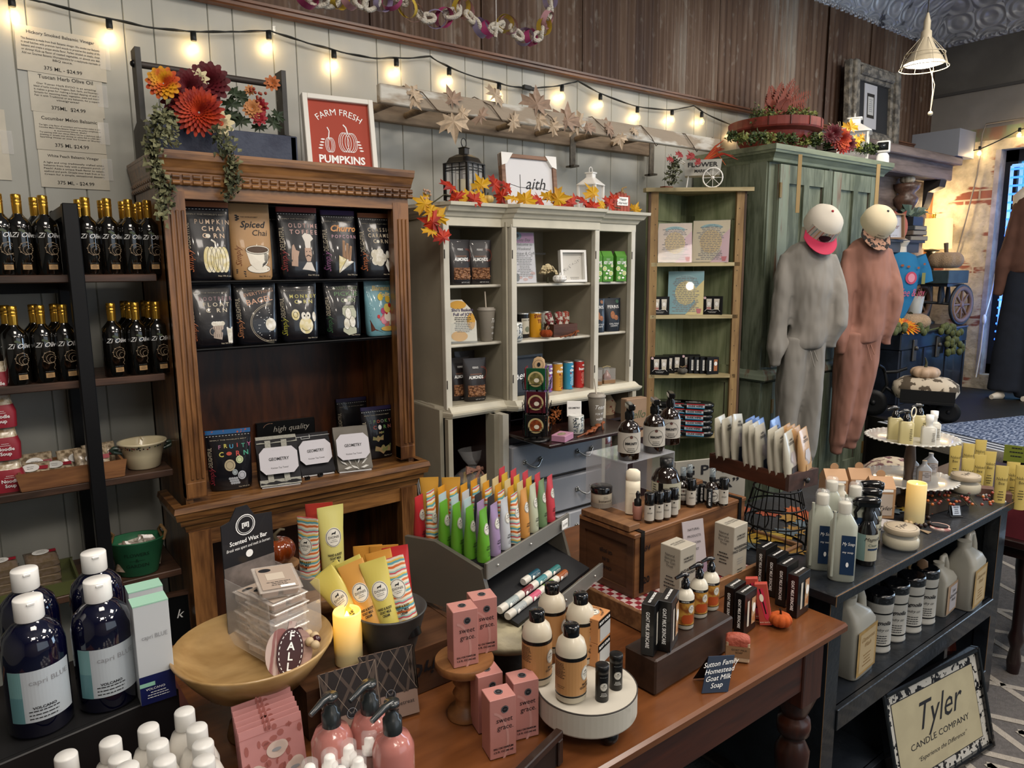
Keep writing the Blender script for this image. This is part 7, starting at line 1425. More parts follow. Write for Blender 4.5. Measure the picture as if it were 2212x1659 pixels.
# ======== PAPER CHAIN, PENDANT LAMP ========
t=thing('paper_chain','fluffy white yarn and coloured paper chain garland hanging up high','garland',(0,0,0));FL=mat('#c9c2b4',1.,noise=.2,ns=200.,bump=1.,bs=150.);random.seed(14)
cc_=['#a03a6a','#7a9a84','#6d5a96','#b59a34','#b0848c','#8fb0a0','#b0405a','#8f86a8']
path=[(650,-8),(700,5),(745,-4),(790,8),(840,2),(865,-8),(885,22),(915,38),(950,42),(985,25),(1000,12),(1020,45),(1045,65),(1075,60),(1095,48),(1110,72),(1140,82),(1168,78),(1178,50),(1190,20),(1188,-8)]
P=[onY(px,py,-.62) for px,py in path]
for i in range(len(P)-1):
 c=(P[i]+P[i+1])/2;L=(P[i+1]-P[i]).length*.62;ang=math.atan2(P[i+1].z-P[i].z,P[i+1].x-P[i].x)
 for j in (0,1):
  cj=P[i].lerp(P[i+1],.25+.5*j);b=MB()
  if (i+j)%2:b.tube([(L*.62*cos(k*2*pi/16),0,L*.34*sin(k*2*pi/16)) for k in range(16)],.0095,FL,7,closed=True);nm='yarn_link'
  else:
   m=mat(cc_[(i*2+j)%8],.6,noise=.1,ns=30.);r_=.034;vs=[]
   for k in range(16):q=k*2*pi/16;vs+=[(r_*cos(q)*1.2,-.014,r_*sin(q)),(r_*cos(q)*1.2,.014,r_*sin(q))]
   b.add(vs,[(2*k,2*k+1,(2*k+3)%32,(2*k+2)%32) for k in range(16)],m,True);nm='paper_link'
  o=b.build(nm,t);o.location=cj;o.rotation_euler=(R(random.uniform(-25,40)),-ang+random.uniform(-.4,.4),R(random.uniform(-35,35)))
for px in (1072,1190,865):a=onY(px,60 if px==1072 else 0,-.62);b=MB();b.tube([tuple(a),(a.x,a.y,3.95)],.0012,TEXTW,4);b.build('thread',t)
b=MB();c=onY(1072,60,-.63)
for k in range(4):b.tube([tuple(c),tuple(c+Vector((.03*cos(k*1.5),0,.03*sin(k*1.5)-.01)))],.009,FL,6)
b.build('yarn_bow',t)
p=onY(1996,138,-1.);s=depth(p)/F;t=thing('pendant_lamp','glowing white enamel barn pendant lamp with a wire cage','lamp',p);EN=mat('#b5ab94',.4)
b=MB();b.tube([(0,0,.30),(0,0,3.95-p.z)],.004,BLACK,6);b.build('cord',t);b=MB();b.lathe([(.115,.0),(.10,.03),(.06,.09),(.032,.15),(.03,.19),(.02,.20),(.02,.25),(.006,.30)],EN,28,0);b.build('shade',t)
b=MB();b.lathe([(.0,-.02),(.06,-.015),(.09,.0),(.09,.012),(0,.012)],mat('#fff6e8',.4,em=9.),24,0);b.build('bulb_disc',t)
b=MB();b.tube([(.14*cos(k*2*pi/24),.14*sin(k*2*pi/24),-.025) for k in range(24)],.003,EN,5,closed=True);b.tube([(.115*cos(k*2*pi/24),.115*sin(k*2*pi/24),.055) for k in range(24)],.003,EN,5,closed=True)
for k in range(8):q=k*pi/4;b.tube([(.035*cos(q),.035*sin(q),.15),(.115*cos(q),.115*sin(q),.055),(.14*cos(q),.14*sin(q),-.025)],.0022,EN,4)
b.build('wire_cage',t);b=MB();b.tube([(.12,0,-.02),(.15,0,-.15),(.14,0,-.27)],.0025,EN,4);b.tube([(.13,.02,0),(.17,0,-.1),(.145,0,-.27)],.0025,EN,4);b.ball((.142,0,-.28),.016,EN,7,5);b.build('pull_string',t)
lamp('POINT','pendant_light',(p.x,p.y,p.z-.10),7,(1,.9,.75),.07)
# ======== SALES TABLE AND CONSOLE GOODS ========
def bx(Fp,Lp,Rp,z,top=None):
 A,L_,R_=[onZ(q[0],q[1],z) for q in (Fp,Lp,Rp)];rz=math.atan2((R_-A).y,(R_-A).x)
 return A,rz,(R_-A).length,(L_-A).length,(zat(A,top)-z if top else 0)
def seal(b,f,u,v,r,c=INK):b.ell(f,u,v,r,r,c,.0006);b.ring(f,u,v,r*.9,r*.9,r*.08,GREYT,.0009);b.fine(f,u,v+r*.1,r,r*.2,2,GREYT,.0011)
def goat(b,f,u,v,r,ry=None):
 b.ell(f,u,v,r,ry or r,mat('#d9d6cb',.5),.0008,24);b.ring(f,u,v,r*.93,(ry or r)*.93,r*.05,INK,.0011,24);b.text(f,'DIONIS',u,v,r*.42,INK,.0013,wid=r*1.35)
 b.poly(f,[(u-r*.25,v+r*.3),(u-r*.2,v+r*.55),(u+r*.2,v+r*.58),(u+r*.3,v+r*.75),(u+r*.3,v+r*.55),(u+r*.2,v+r*.3),(u+r*.12,v+r*.42),(u-r*.15,v+r*.42)],INK,.0013)
 b.fine(f,u,v-r*.35,r*1.,r*.2,2,INK,.0013)
STR={}
def stripes():
 if not STR:
  M,N,B=gmat('','striped');v=coords(N,(1,1,1));w=node(N,'TexNoise',coords(N,(4,4,0)),Scale=6.);sp=node(N,'SeparateXYZ',v);a=node(N,'Math');a.operation='MULTIPLY_ADD';a.inputs[1].default_value=.02;N.links.new(w.outputs['Fac'],a.inputs[0]);N.links.new(sp.outputs['Z'],a.inputs[2])
  m=node(N,'Math');m.operation='MULTIPLY';m.inputs[1].default_value=30.;fr_=node(N,'Math');fr_.operation='FRACT';N.links.new(a.outputs[0],m.inputs[0]);N.links.new(m.outputs[0],fr_.inputs[0])
  N.links.new(ramp(N,fr_.outputs[0],[(0,'#d8d0bc'),(.15,'#c8662e'),(.3,'#d8d0bc'),(.4,'#5a9aa4'),(.55,'#d8b04a'),(.65,'#d8d0bc'),(.8,'#c0505a'),(.9,'#8fb8b4')],'CONSTANT'),B.inputs['Base Color']);B.inputs['Roughness'].default_value=.35;STR[0]=M
 return STR[0]
TUBES={}
def tube(col,big=False,capm=None):
 k=(str(col),big)
 if k in TUBES:return TUBES[k]
 m=stripes() if col=='stripe' else mat(col,.35,coat=.25);h,r=(.185,.026) if big else (.122,.0155)
 z0=.028 if big else 0;secs=[(z0,r*.96,r*.96,2),(z0+h*.03,r,r,2),(h*.35,r*1.02,r*.9,2),(h*.7,r*1.1,r*.5,2),(h*.93,r*1.2,r*.08,2),(h,r*1.2,r*.04,3)];f=fsec(secs)
 def pr_(b):goat(b,f,0,h*.62,r*.72,r*.85);b.text(f,'HAND & BODY\nGOAT MILK\nCREAM',0,h*.36,h*.042,INK,bold=.03,wid=r*1.3) if big else b.text(f,'GOAT MILK\nHAND CREAM',0,h*.27,h*.045,INK,bold=.03,wid=r*1.2);b.fine(f,0,h*.18,r*1.,h*.06,3,INK)
 parts=[('tube_body',lambda b:b.loft(secs,m,22)),('print',pr_)]
 if big:parts.append(('cap',lambda b:b.lathe([(r*.93,0),(r*.95,.002),(r*.97,.03)],BLACK,22)))
 TUBES[k]=mk('lotion_tube','tube',None,*parts);return TUBES[k]
 # --- plant-like pedestal with slanted two tier rack ---
CR=mat('#a8a084',.5,noise=.25,ns=14.,bump=.3,bs=30.);DKG=mat('#2e2b27',.6,noise=.3,ns=20.,bump=.3,bs=20.)
p=onZ(1100,1450,.762);t=thing('cake_pedestal','distressed cream pedestal with a dark turned foot under the tube rack','pedestal',(p.x+.02,p.y+.03,.762));b=MB();b.lathe([(.05,0),(.055,.015),(.045,.03),(.04,.05),(.03,.062)],DKG,24);b.build('foot',t)
b=MB();b.lathe([(.03,.06),(.07,.07),(.12,.085),(.135,.10),(.135,.110),(0,.110)],CR,36,1);b.build('plate',t)
RG=mat('#5b574f',.4,coat=.2);q0,q1,q2=onZ(1045,1218,1.0),onZ(1200,1123,1.0),onZ(950,1172,1.0);rz=math.atan2((q1-q0).y,(q1-q0).x);Wd=(q1-q0).length+.02
t=thing('tube_rack','grey two tier display rack with clear price rails','rack',(q0 .x,q0 .y,.925),rz);D_=.22
for x in (-.012,Wd):b=MB();b.prism([(-.035,-.05),(.20,-.05),(D_,.10),(.13,.105),(.0,.065)],.012,RG,'yz',x);b.build('side_panel',t)
b=MB();b.box((0,-.012,.062),(Wd,D_,.073),mat('#16171a',.5));b.build('upper_shelf',t);b=MB();b.add([(0,-.09,-.045),(Wd,-.09,-.045),(Wd,.1,.02),(0,.1,.02),(0,-.09,-.053),(Wd,-.09,-.053),(Wd,.1,.012),(0,.1,.012)],[(0,1,2,3),(4,7,6,5),(0,4,5,1),(1,5,6,2),(0,3,7,4)],mat('#121316',.5));b.build('lower_shelf',t)
for y,z in ((-.018,.045),(-.115,-.075)):
 b=MB();b.box((-.01,y,z),(Wd+.03,y+.004,z+.038),GLASS);b.box((-.01,y+.004,z),(Wd+.03,y+.01,z+.036),RG);
 for x in (.03,Wd*.5,Wd*.95):b.ball((x,y,z+.02),.0035,SILV,8,5)
 b.build('price_rail',t)
b=MB();b.box((Wd-.03,-.026,.055),(Wd,-.024,.078),TEXTW);b.text(fplane((Wd-.015,-.026,.066)),'$ 9.99',0,0,.009,INK);b.build('price_tag',t)
ux=Vector((cos(rz),sin(rz),0));uy=Vector((-sin(rz),cos(rz),0))
CG,CLV,CSV,CO,CPL,CT_,CRD='#5f9e2c','#9a84a8','#b9bcc0','#c98f4a','#b8bda4','#6f8a62','#c0414c'
cols=[(CG,CG,CG,CG,'stripe','#b02a30'),(CLV,CLV,'#a9c0c4','#a9c0c4','#a9c0c4','stripe'),(CSV,'#2a2d34','#2a2d34','#b9bcc0','stripe','#c98f2c'),('stripe','stripe','stripe','stripe','#c98f2c','#c98f2c'),(CO,'#c98f2c','#c98f2c','#c98f2c','#c98f2c'),(CPL,'#c9b98a','#c9b98a','#c9b98a','#c9b98a'),(CT_,'#c9a93c','#c9a93c','#c9a93c'),(CRD,CRD,CRD,CRD,CRD)]
NM={CG:'lime green',CLV:'lavender',CSV:'silver',CO:'soft orange',CPL:'pale green',CT_:'floral green',CRD:'coral red','stripe':'multicolour striped','#b02a30':'dark red','#a9c0c4':'ice blue','#2a2d34':'black','#b9bcc0':'silver','#c98f2c':'amber yellow','#c9b98a':'cream','#c9a93c':'golden'}
for c,cc in enumerate(cols):
 for k,m in enumerate(cc):
  q=q0+ux*(.005+c*(Wd-.03)/7.4+.012)+uy*(.012+k*.037);tube(m).put((q.x,q.y,.9992),'%s hand cream tube, column %s from left, row %s from the front'%(NM[m],ORD[c],ORD[k]),rz+R(8),'small cream tubes in the tiered rack')
BM={}
def balm(c):
 if c not in BM:BM[c]=mk('lip_balm','lip balm','lip balm sticks on the lower tier',('stick',lambda b:(b.lathe([(.0085,0),(.0088,.002),(.0088,.045)],mat(c,.4),16),b.ell(fcyl(.0088),0,.035,.005,.006,WHITE),b.fine(fcyl(.0088),0,.025,.009,.018,4,TEXTW))),('cap',lambda b:b.lathe([(.0092,.045),(.0092,.068),(.008,.07)],mat('#c9c6bd',.35),16)))
 return BM[c]
for i,(u,v,c) in enumerate(((.0,0,'#9aa0a0'),(.0,1,'#8f9a9a'),(.07,0,'#b8506a'),(.07,1,'#6a1f24'),(.135,0,'#6d8a3a'),(.135,1,'#3f7a80'),(.135,2,'#1f4a5a'),(.20,0,'#8a4a22'),(.20,1,'#2f6a6a'))):
 q=q0+ux*(u+.03)+uy*(-.068+v*.021);balm(c).put((q.x+.03*ux.x,q.y+.03*ux.y,.925-.028+v*.0085),'lip balm stick on the rack, %s of the lying ones from the left'%ORD[i],rot=(0,R(-90),rz+R(0)))
for i,(px,py,w) in enumerate(((950,1088,'left'),(997,1060,'right'))):q=onZ(px,1150,1.0)+uy*.03;q.z=.9995;tube('#c9963c',True).put(q,'amber cream tube standing tallest at the back of the rack, %s one'%w,face(q,180),'large goat milk cream tubes',.75)
# --- tub with tubes ---
p=onZ(868,1416,.8625);GM=mat('#4f4f4e',.45,m=.4,noise=.2,ns=14.);t=thing('galvanized_tub','round dark galvanized tub full of cream tubes','tub',(p.x,p.y+.045,.8625));Rr=76/F*depth((p.x,p.y+.045,.9))
b=MB();b.lathe([(Rr*.68,0),(Rr*.7,.004),(Rr*.8,.03),(Rr*.815,.032),(Rr*.9,.058),(Rr*.915,.06),(Rr,.085),(Rr*1.04,.088),(Rr*1.0,.091),(Rr*.7,.012),(0,.01)],GM,40,1);b.build('tub_body',t);TB0=Vector((p.x,p.y+.045,.874))
for i,(px,py) in enumerate(((868,1150),(828,1155))):
 q=TB0+rt*(px-862)*.00088+Vector((.02,.07,0));q.z=.876;tube('#c98f3c',True).put(q,'orange cream tube seen from behind, %s one above the tub'%('right','left')[i],face(q,180),'large goat milk cream tubes')
for i,(dx,dy,c,rx,ry,zr,n) in enumerate(((-.045,-.02,'#c9bb5e',-.35,-.62,5,'pale yellow cream tube leaning furthest left in the tub'),(-.045,.02,'#c9bb5e',-.2,-.6,10,'pale yellow cream tube behind the leftmost in the tub'),(-.025,.0,'#cfc463',-.25,-.4,0,'pale yellow cream tube crumpled between the leaning ones'),(-.02,-.035,'#d09a4c',-.5,-.36,0,'orange moisturizing cream tube leaning left, front of the tub'),(.01,.01,'#c98f3c',-.35,-.2,0,'orange cream tube behind the front orange one'),(.015,-.035,'#c9bb5e',-.45,-.25,0,'pale yellow cream tube in the middle front of the tub'),(.055,-.025,'stripe',-.45,-.24,0,'striped cream tube at the right of the tub'),(.03,.03,'#b5282c',-.3,-.1,0,'red cream tube mostly hidden behind the striped one'))):
 q=TB0+rt*dx*.85+Vector((sin(YAW),cos(YAW),0))*dy;q.z+=.026;tube(c,True).put(q,n,rot=(rx*.6,ry,face(TB0,zr)),group='large goat milk cream tubes',sc=.9)
WR=woodm('#6b4a2c','#94704a','x',14,.5,.1);p=onZ(690,1275,.93);t=thing('wooden_riser','round wooden pedestal carrying three upright tester tubes','pedestal',(p.x+.02,p.y+.02,.762));b=MB();b.lathe([(.06,0),(.05,.03),(.03,.06),(.035,.11),(.05,.14)],WR,24);b.build('stem',t);b=MB();b.lathe([(.085,.14),(.088,.145),(.088,.165),(.085,.168)],WR,36);b.build('plate',t)
for i,(px,py,c,rzz,n) in enumerate(((672,1268,'stripe',-35,'striped tester tube standing at the left on the round riser'),(697,1250,'#a8342a',0,'red and orange tester tube behind the other two testers'),(721,1258,'#cfc878',18,'pale yellow tester tube standing at the right on the round riser'))):q=onZ(px,py,.93);q.z=.931;tube(c,True).put(q,n,face(q,rzz),'large goat milk cream tubes')
b=MB();A,rz2,w_,d_,_=bx((885,1508),(760,1430),(1010,1455),.762)
PL=woodm('#3b2416','#5d3d26','x',12,.5,.1);t=thing('drink_crate','old wooden soda crate lettered upside down with the word drink','crate',(A.x,A.y,.762),rz2)
b.box((-.22,0,.0),(.16,.012,.10),PL);b.at((.06,-.001,.055),(0,pi,0));b.text(lambda u,v,o=0:(-u,-o,v),'Drink',0,0,.05,INK,.0012,sh=-.3,bold=.02);b.at();b.build('front_board',t)
for x in (-.22,.148):b=MB();b.box((x,.012,0),(x+.012,.20,.10),PL);b.build('end_board',t)
b=MB();b.box((-.208,.012,.088),(.148,.24,.098),PL);b.build('top_board',t)
def pillar(lab,q,r,h,c='#d8c080',em=.35):
 t=thing('led_candle',lab,'candle',q);M,N,B=gmat('','wax_glow');B.inputs['Base Color'].default_value=lin('#d8c896');B.inputs['Roughness'].default_value=.45
 sp=node(N,'SeparateXYZ',coords(N));mp=node(N,'MapRange');mp.inputs['From Min'].default_value=h*.2;mp.inputs['From Max'].default_value=h;N.links.new(sp.outputs['Z'],mp.inputs['Value']);m=node(N,'Math');m.operation='MULTIPLY';m.inputs[1].default_value=em;N.links.new(mp.outputs[0],m.inputs[0]);N.links.new(m.outputs[0],B.inputs['Emission Strength']);B.inputs['Emission Color'].default_value=lin('#ffb62e')
 b=MB();b.lathe([(r*.98,0),(r,.003),(r,h-.004),(r*.94,h),(r*.86,h-.004),(r*.8,h-.02),(0,h-.022)],M,32,1);b.build('wax_shell',t);b=MB();b.lathe([(.004,h-.022),(.005,h-.012),(.001,h-.002)],mat('#ffd873',.5,em=6.),10);b.build('flame',t)
q=onZ(754,1428,.8625);pillar('yellow glowing LED pillar candle beside the galvanized tub',(q.x,q.y,.8625),30/F*depth(q),zat(q,1318)-.8625,em=.9)
q=onZ(1974,1128,KZ);pillar('cream LED pillar candle on the black console',q,19.5/F*depth(q),zat(q,1042)-KZ,em=.35)
# --- wooden bowl on stand with wax bars ---
BW=woodm('#8f6f42','#bf9f6c','x',5,.3,.4,k=3);c0=onZ(549,1400,.93);Rb=172/F*depth(c0)*.97
t=thing('wooden_bowl','wide shallow pale wooden bowl on a wooden foot','bowl',(c0 .x,c0 .y,.762));b=MB();b.lathe([(.05,.10),(.10,.11),(Rb*.85,.145),(Rb,.18),(Rb*.985,.184),(Rb*.8,.155),(.08,.125),(0,.122)],BW,48,1);b.build('bowl',t)
b=MB();b.lathe([(.06,.0),(.055,.02),(.03,.05),(.035,.08),(.06,.102)],WR,24);b.build('foot',t);BZ2=.762+.126
A,rz3,w_,d_,_=bx((595,1455),(440,1400),(672,1400),BZ2+.01);w_=max(w_,.1);A=onZ(590,1452,BZ2)
t=thing('wax_bar_display','clear display box with a black header card reading scented wax bar','display',(A.x,A.y,BZ2+.012),R(14));WX,DX,HX=.115,.155,.135
b=MB()
for f_ in (((-.0,-.001,0),(WX,.0,HX*.7)),((-.001,0,0),(0,DX,HX)),((WX,0,0),(WX+.001,DX,HX))):b.box(f_[0],f_[1],FILM)
b.build('clear_sides',t)
b=MB();ky=DX;b.prism([(0,.0),(WX,0),(WX,.245),(.075,.25),(.06,.275),(.035,.275),(.02,.25),(0,.245)],.003,mat('#1c1c20',.45,coat=.2),'xz',ky);f=fplane((0,ky,0));b.patch(f,0,WX,0,.155,mat('#7d7470',.5,noise=.4,ns=30.),.0006);u=WX/2
b.ring(f,u-.005,.235,.022,.022,.002,TEXTW);b.ring(f,u-.005,.235,.018,.018,.001,TEXTW);b.text(f,'[III]',u-.005,.235,.012,TEXTW,bold=.04);b.text(f,'Scented Wax Bar',u,.202,.013,TEXTW,wid=.085,bold=.02);b.text(f,'Break wax apart and melt in burner.',u,.189,.009,TEXTW,sh=.2,wid=.1);b.ell(f,u,.172,.008,.008,TEXTW);b.build('header_card',t)
WXM=mat('#9a7f6e',.35,coat=.4);CLR=glassy('#efe6dc',.28,.08)
def waxbar(b):
 for i in range(2):
  for j in range(3):b.loft([(.002,.015,.012,5,-.019+.038*i,-.03+.03*j),(.016,.017,.0135,5,-.019+.038*i,-.03+.03*j)],WXM,16,smooth=False)
def lid(b):
 b.box((-.041,-.05,.016),(.041,.05,.019),CLR,.002);b.box((-.038,-.047,.0),(.038,.047,.0165),CLR,.003);f=fplane((0,0,.0195),'+z');b.patch(f,-.034,.034,-.044,.044,mat('#a8988a',.5),.0004);b.ell(f,-.018,.03,.012,.007,INK,.0008);b.patch(f,-.02,.014,-.01,.016,mat('#c2b6a6',.5),.0008);b.fine(f,0,-.02,.05,.012,3,INK,.0008);b.patch(f,.0,.028,-.042,-.034,TEXTW,.0008);b.fine(f,.014,-.041,.026,.0,1,INK,.001)
WB_=mk('wax_bar','wax bar','wax melt bars stacked in the display box',('wax',waxbar),('clamshell',lid));X3=Matrix.Rotation(R(14),4,'Z')
for s_,(u,v,n) in enumerate(((.045,.055,6),(.055,.13,5))):
 for k in range(n):q=A+X3@Vector((u+random.uniform(-.003,.003),v*.82,.013+k*.0208));WB_.put((q.x,q.y,BZ2+.013+k*.0208),'wax melt clamshell, %s from bottom of the %s stack'%(ORD[k],('front','back')[s_]),R(14+random.uniform(-4,4)))
q=A+X3@Vector((.05,.05,0));WB_.put((q.x,q.y,BZ2+.013+6*.0208+.006),'loose wax melt clamshell lying tilted on top of the stacks',rot=(R(7),R(3),R(-8)))
q=onZ(618,1465,BZ2+.02);t=thing('fall_tag','plaid wooden pumpkin tag with a maroon oval reading FALL','ornament',q,rot=(R(-24),R(14),face(q,8)));b=MB();PLD=mat('#8a5a58',.6,c2='#b8a49c',ns=55.,stretch=(1,1,.12),lo=.45,hi=.5)
b.prism(circ(24,.042,-.016,.045,.62),.004,PLD,'xz',0);b.prism(circ(24,.04,.02,.045,.62),.004,mat('#b8988c',.6,c2='#8a6a62',ns=60.,stretch=(.1,1,1)),'xz',.001);b.prism([(-.006,.085),(.006,.085),(.01,.1),(-.004,.1)],.004,PLD,'xz',.0);b.build('pumpkin_board',t)
b=MB();b.prism(circ(28,.043,.002,.045,.56),.004,mat('#3a1a1e',.5),'xz',-.005);f=fplane((0,-.0052,0))
for i,c in enumerate('FALL'):b.text(f,c,.002,.073-.018*i,.02,TEXTW,.0006,bold=.02)
for k in range(24):a=k*2*pi/24;b.line(f,[(.002+.021*cos(a),.045+.038*sin(a)),(.002+.021*cos(a+.12),.045+.038*sin(a+.12))],.0014,TEXTW,.0006)
b.build('oval_board',t)
t=thing('bead_string','string of maroon and natural wooden beads beside the FALL tag','beads',(0,0,0))
for k,(px,py) in enumerate(((617,1345),(634,1352),(646,1364),(655,1377),(669,1386),(681,1393),(680,1374),(666,1369),(684,1381))):
 q=onZ(px,py,BZ2+.07);b=MB();b.ball((0,0,0),.0085,mat('#3a1218',.3,coat=.4) if k<3 or k==8 else mat('#bfa884',.5),14,10);o=b.build('bead',t);o.location=q
q=onZ(602,1235,.93);b=MB();q.z=.95;t=thing('glass_pumpkin','glossy amber pumpkin with a curly stem behind the wax display','pumpkin',q);b=MB();pumpkin(b,.043,mat('#7a3410',.12,coat=1,noise=.3,ns=20.),STM,.8,9,0);b.build('pumpkin_body',t);b=MB();b.tube([(0,0,.055),(-.005,0,.075),(.01,0,.085),(.02,0,.082)],[.006,.005,.004,.003],mat('#4a4230',.6),7);b.build('stem',t)
b=MB();b.lathe([(.05,.762),(.04,.8),(.035,.9),(.05,.95)],WR,20);o=b.build('small_pedestal');o.location=(q.x,q.y,0);tagit(o,'wooden pedestal under the glossy amber pumpkin','pedestal')
# --- capri bottles on the black crate ---
A,rz4,w_,d_,_=bx((0,1660),(-200,1560),(388,1488),.88);bz=.88;BKC=mat('#0f0f11',.5,noise=.2,ns=10.)
g0,g1=onZ(-10,1655,bz),onZ(386,1488,bz);rz4=math.atan2((g1-g0).y,(g1-g0).x);L4=(g1-g0).length
t=thing('black_crate','black painted wooden crate under the big blue bottles','crate',(g0 .x,g0 .y,.762),rz4);b=MB();b.box((-.3,0,0),(L4,.012,.118),BKC,.002);b.build('front_board',t);b=MB();b.box((-.3,.012,.106),(L4,.26,.1175),BKC);b.build('top_board',t);b=MB();b.box((L4-.012,.012,0),(L4,.26,.106),BKC);b.build('end_board',t)
COB=mat('#05061f',.05,coat=1.);CBL=mat('#b4bdc4',.3,coat=.3);AQ=mat('#6f9a9c',.35);CBX=mat('#c3c8cc',.4)
hb_=.262;secs=[(0,.044,.044),(.006,.048,.048),(.165,.048,.048),(.19,.042,.042),(.207,.028,.028),(.213,.019,.019),(.22,.018,.018)]
def clab(b):
 f=fcyl(.0485);b.patch(f,-.052,.05,.035,.135,CBL,.0005,20);b.patch(f,-.052,-.03,.035,.135,AQ,.0009,6);b.patch(f,-.052,-.03,.035,.085,mat('#5a868c',.35),.0011,6);b.text(f,'capri BLUE',.012,.112,.014,GREYT);b.text(f,'VOLCANO',.0,.062,.007,INK,bold=.03);b.fine(f,.002,.055,.05,.014,3,INK,al='l');b.fine(f,.01,.04,.05,.001,1,INK)
CP=mk('lotion_bottle','bottle','big cobalt blue bottles',('bottle_glass',lambda b:b.loft(secs,COB,36)),('label',clab),('cap',lambda b:(b.lathe([(.0215,.215),(.0222,.217),(.0222,.254),(.021,.2565),(0,.2565)],WPL,28,1),b.box((-.006,-.0235,.248),(.006,-.0205,.253),WPL,.001))))
for i,(px,py,n) in enumerate(((92,1572,'front left'),(236,1520,'front right'),(82,1490,'back left'),(226,1440,'back right'))):q=onZ(px,py-10,bz);CP.put(q,'large cobalt blue bottle with a white cap, %s of the four'%n,face(q,8),sc=(1,1,.905))
def cbox(b):box6(b,.058,.04,.2,CBX);f=fplane((0,-.02,0));b.patch(f,-.029,.029,0,.058,mat('#10194e',.4));b.patch(f,-.029,-.004,.036,.044,mat('#8fc4ae',.4),.0009);b.text(f,'capri BLUE',.002,.135,.0125,GREYT,wid=.042);b.text(f,'VOLCANO',-.004,.03,.0065,TEXTW);b.fine(f,0,.022,.04,.01,3,TEXTW);b.box((-.0292,-.0202,.199),(.0292,.0202,.2015),mat('#9cc9b4',.4))
CBp=mk1('lotion_box','box','white and navy lotion boxes',cbox)
q=onZ(342,1508,bz);CBp.put((q.x,q.y+.01,bz),'white and navy lotion box with a mint top, front one',face(q,8),sc=(1,1,.94));q=onZ(335,1478,bz);CBp.put((q.x,q.y+.025,bz),'white and navy lotion box with a mint top, directly behind another',face(q,8),sc=(1,1,.94))
WBt=mk('white_bottle','bottle','plain white capped bottles',('bottle_body',lambda b:b.loft([(0,.027,.027),(.004,.03,.03),(.1,.03,.03),(.122,.022,.022),(.13,.0135,.0135),(.135,.0135,.0135)],mat('#c9c5bd',.35,coat=.3),28)),('cap',lambda b:b.lathe([(.0155,.131),(.016,.133),(.0158,.158),(.0145,.1605),(0,.1605)],mat('#d4d3cf',.35),28,1)))
for i,(px,py) in enumerate(((398,1535),(425,1570),(438,1605),(320,1570),(340,1605),(355,1640),(238,1600),(258,1635),(440,1640),(142,1630),(275,1655))):
 q=onZ(px,py+80,.79+.05);pt=onZ(px,py,.775+.1605);WBt.put((pt.x,pt.y,.775),'plain white bottle with a screw cap, %s in the lower left crowd'%(ORD+['twelfth'])[i],0)
b=MB();a=onZ(400,1535,.93);bb=onZ(140,1640,.93);b.box((a.x-.32,-1.93,.762),(a.x+.06,-1.60+.0,.774),mat('#4a1f16',.6));tagit(b.build('bottle_tray'),'dark red wooden tray under the white bottles','tray')
# --- sweet grace goods ---
PK_=mat('#b87f78',.4,coat=.2,noise=.08,ns=14.);PKL=mat('#c08f88',.4)
def sgbox(b):
 w,d,h=.044,.036,.1;box6(b,w,d,h,PK_);f=fplane((0,-d/2,0));b.ring(f,-.02,.03,.03,.05,.004,PKL,.0003,a0=-1.2,a1=1.4);seal(b,f,.003,.081,.0062);b.text(f,'sweet\n grace.',.002,.058,.0125,INK,wid=.028);b.text(f,'EAU DE PARFUM',0,.017,.0045,INK,bold=.03);b.text(f,'1.5 FL OZ (46 ml)',0,.011,.0045,INK,bold=.03);seal(b,fplane((0,0,h),'+z'),0,0,.007)
SG=mk1('perfume_box','box','pink perfume boxes',sgbox)
def pedestal(lab,q,r,h,m,z0=.762):
 t=thing('small_pedestal',lab,'pedestal',(q.x,q.y,z0));b=MB();b.lathe([(r*.62,0),(r*.6,.012),(r*.35,.02),(r*.3,h*.3),(r*.42,h*.4),(r*.3,h*.5),(r*.42,h*.6),(r*.3,h*.7),(r*.5,h-.016)],m,28);b.build('stem',t);b=MB();b.lathe([(r*.97,h-.017),(r,h-.014),(r,h-.002),(r*.98,h)],m,36);b.build('plate',t)
WS=woodm('#6b4423','#8f6238','x',14,.45,.1);q=onZ(1003,1420,.885);pedestal('small turned wooden pedestal holding two pink boxes',q,64/F*depth(q),.123,WS)
for px,py,n in ((1000,1428,'front left box on the small pedestal'),(1042,1400,'right hand box on the small pedestal')):q=onZ(px,py,.885);SG.put((q.x,q.y+.0,.886),'pink perfume box, %s'%n,face(q,18),sc=1.16)
for px,py,n in ((1078,1620,'front one of three standing on the table'),(1128,1580,'right one of three standing on the table'),(1052,1565,'back one of three standing on the table')):q=onZ(px,py,.762);SG.put(q,'pink perfume box, %s'%n,face(q,22),sc=1.18)
SW_=mat('#b9857e',.4,c2='#a86f68',ns=9.,lo=.48,hi=.5)
def pinkb(b):b.loft([(0,.024,.024),(.004,.027,.027),(.088,.027,.027),(.102,.021,.021),(.108,.012,.012),(.112,.012,.012)],mat('#b4746c',.2,coat=.8,c2='#c4988c',ns=16.,lo=.5,hi=.52),32);f=fcyl(.0272);seal(b,f,0,.062,.0065);b.text(f,'sweet\n grace.',0,.044,.012,INK,wid=.027)
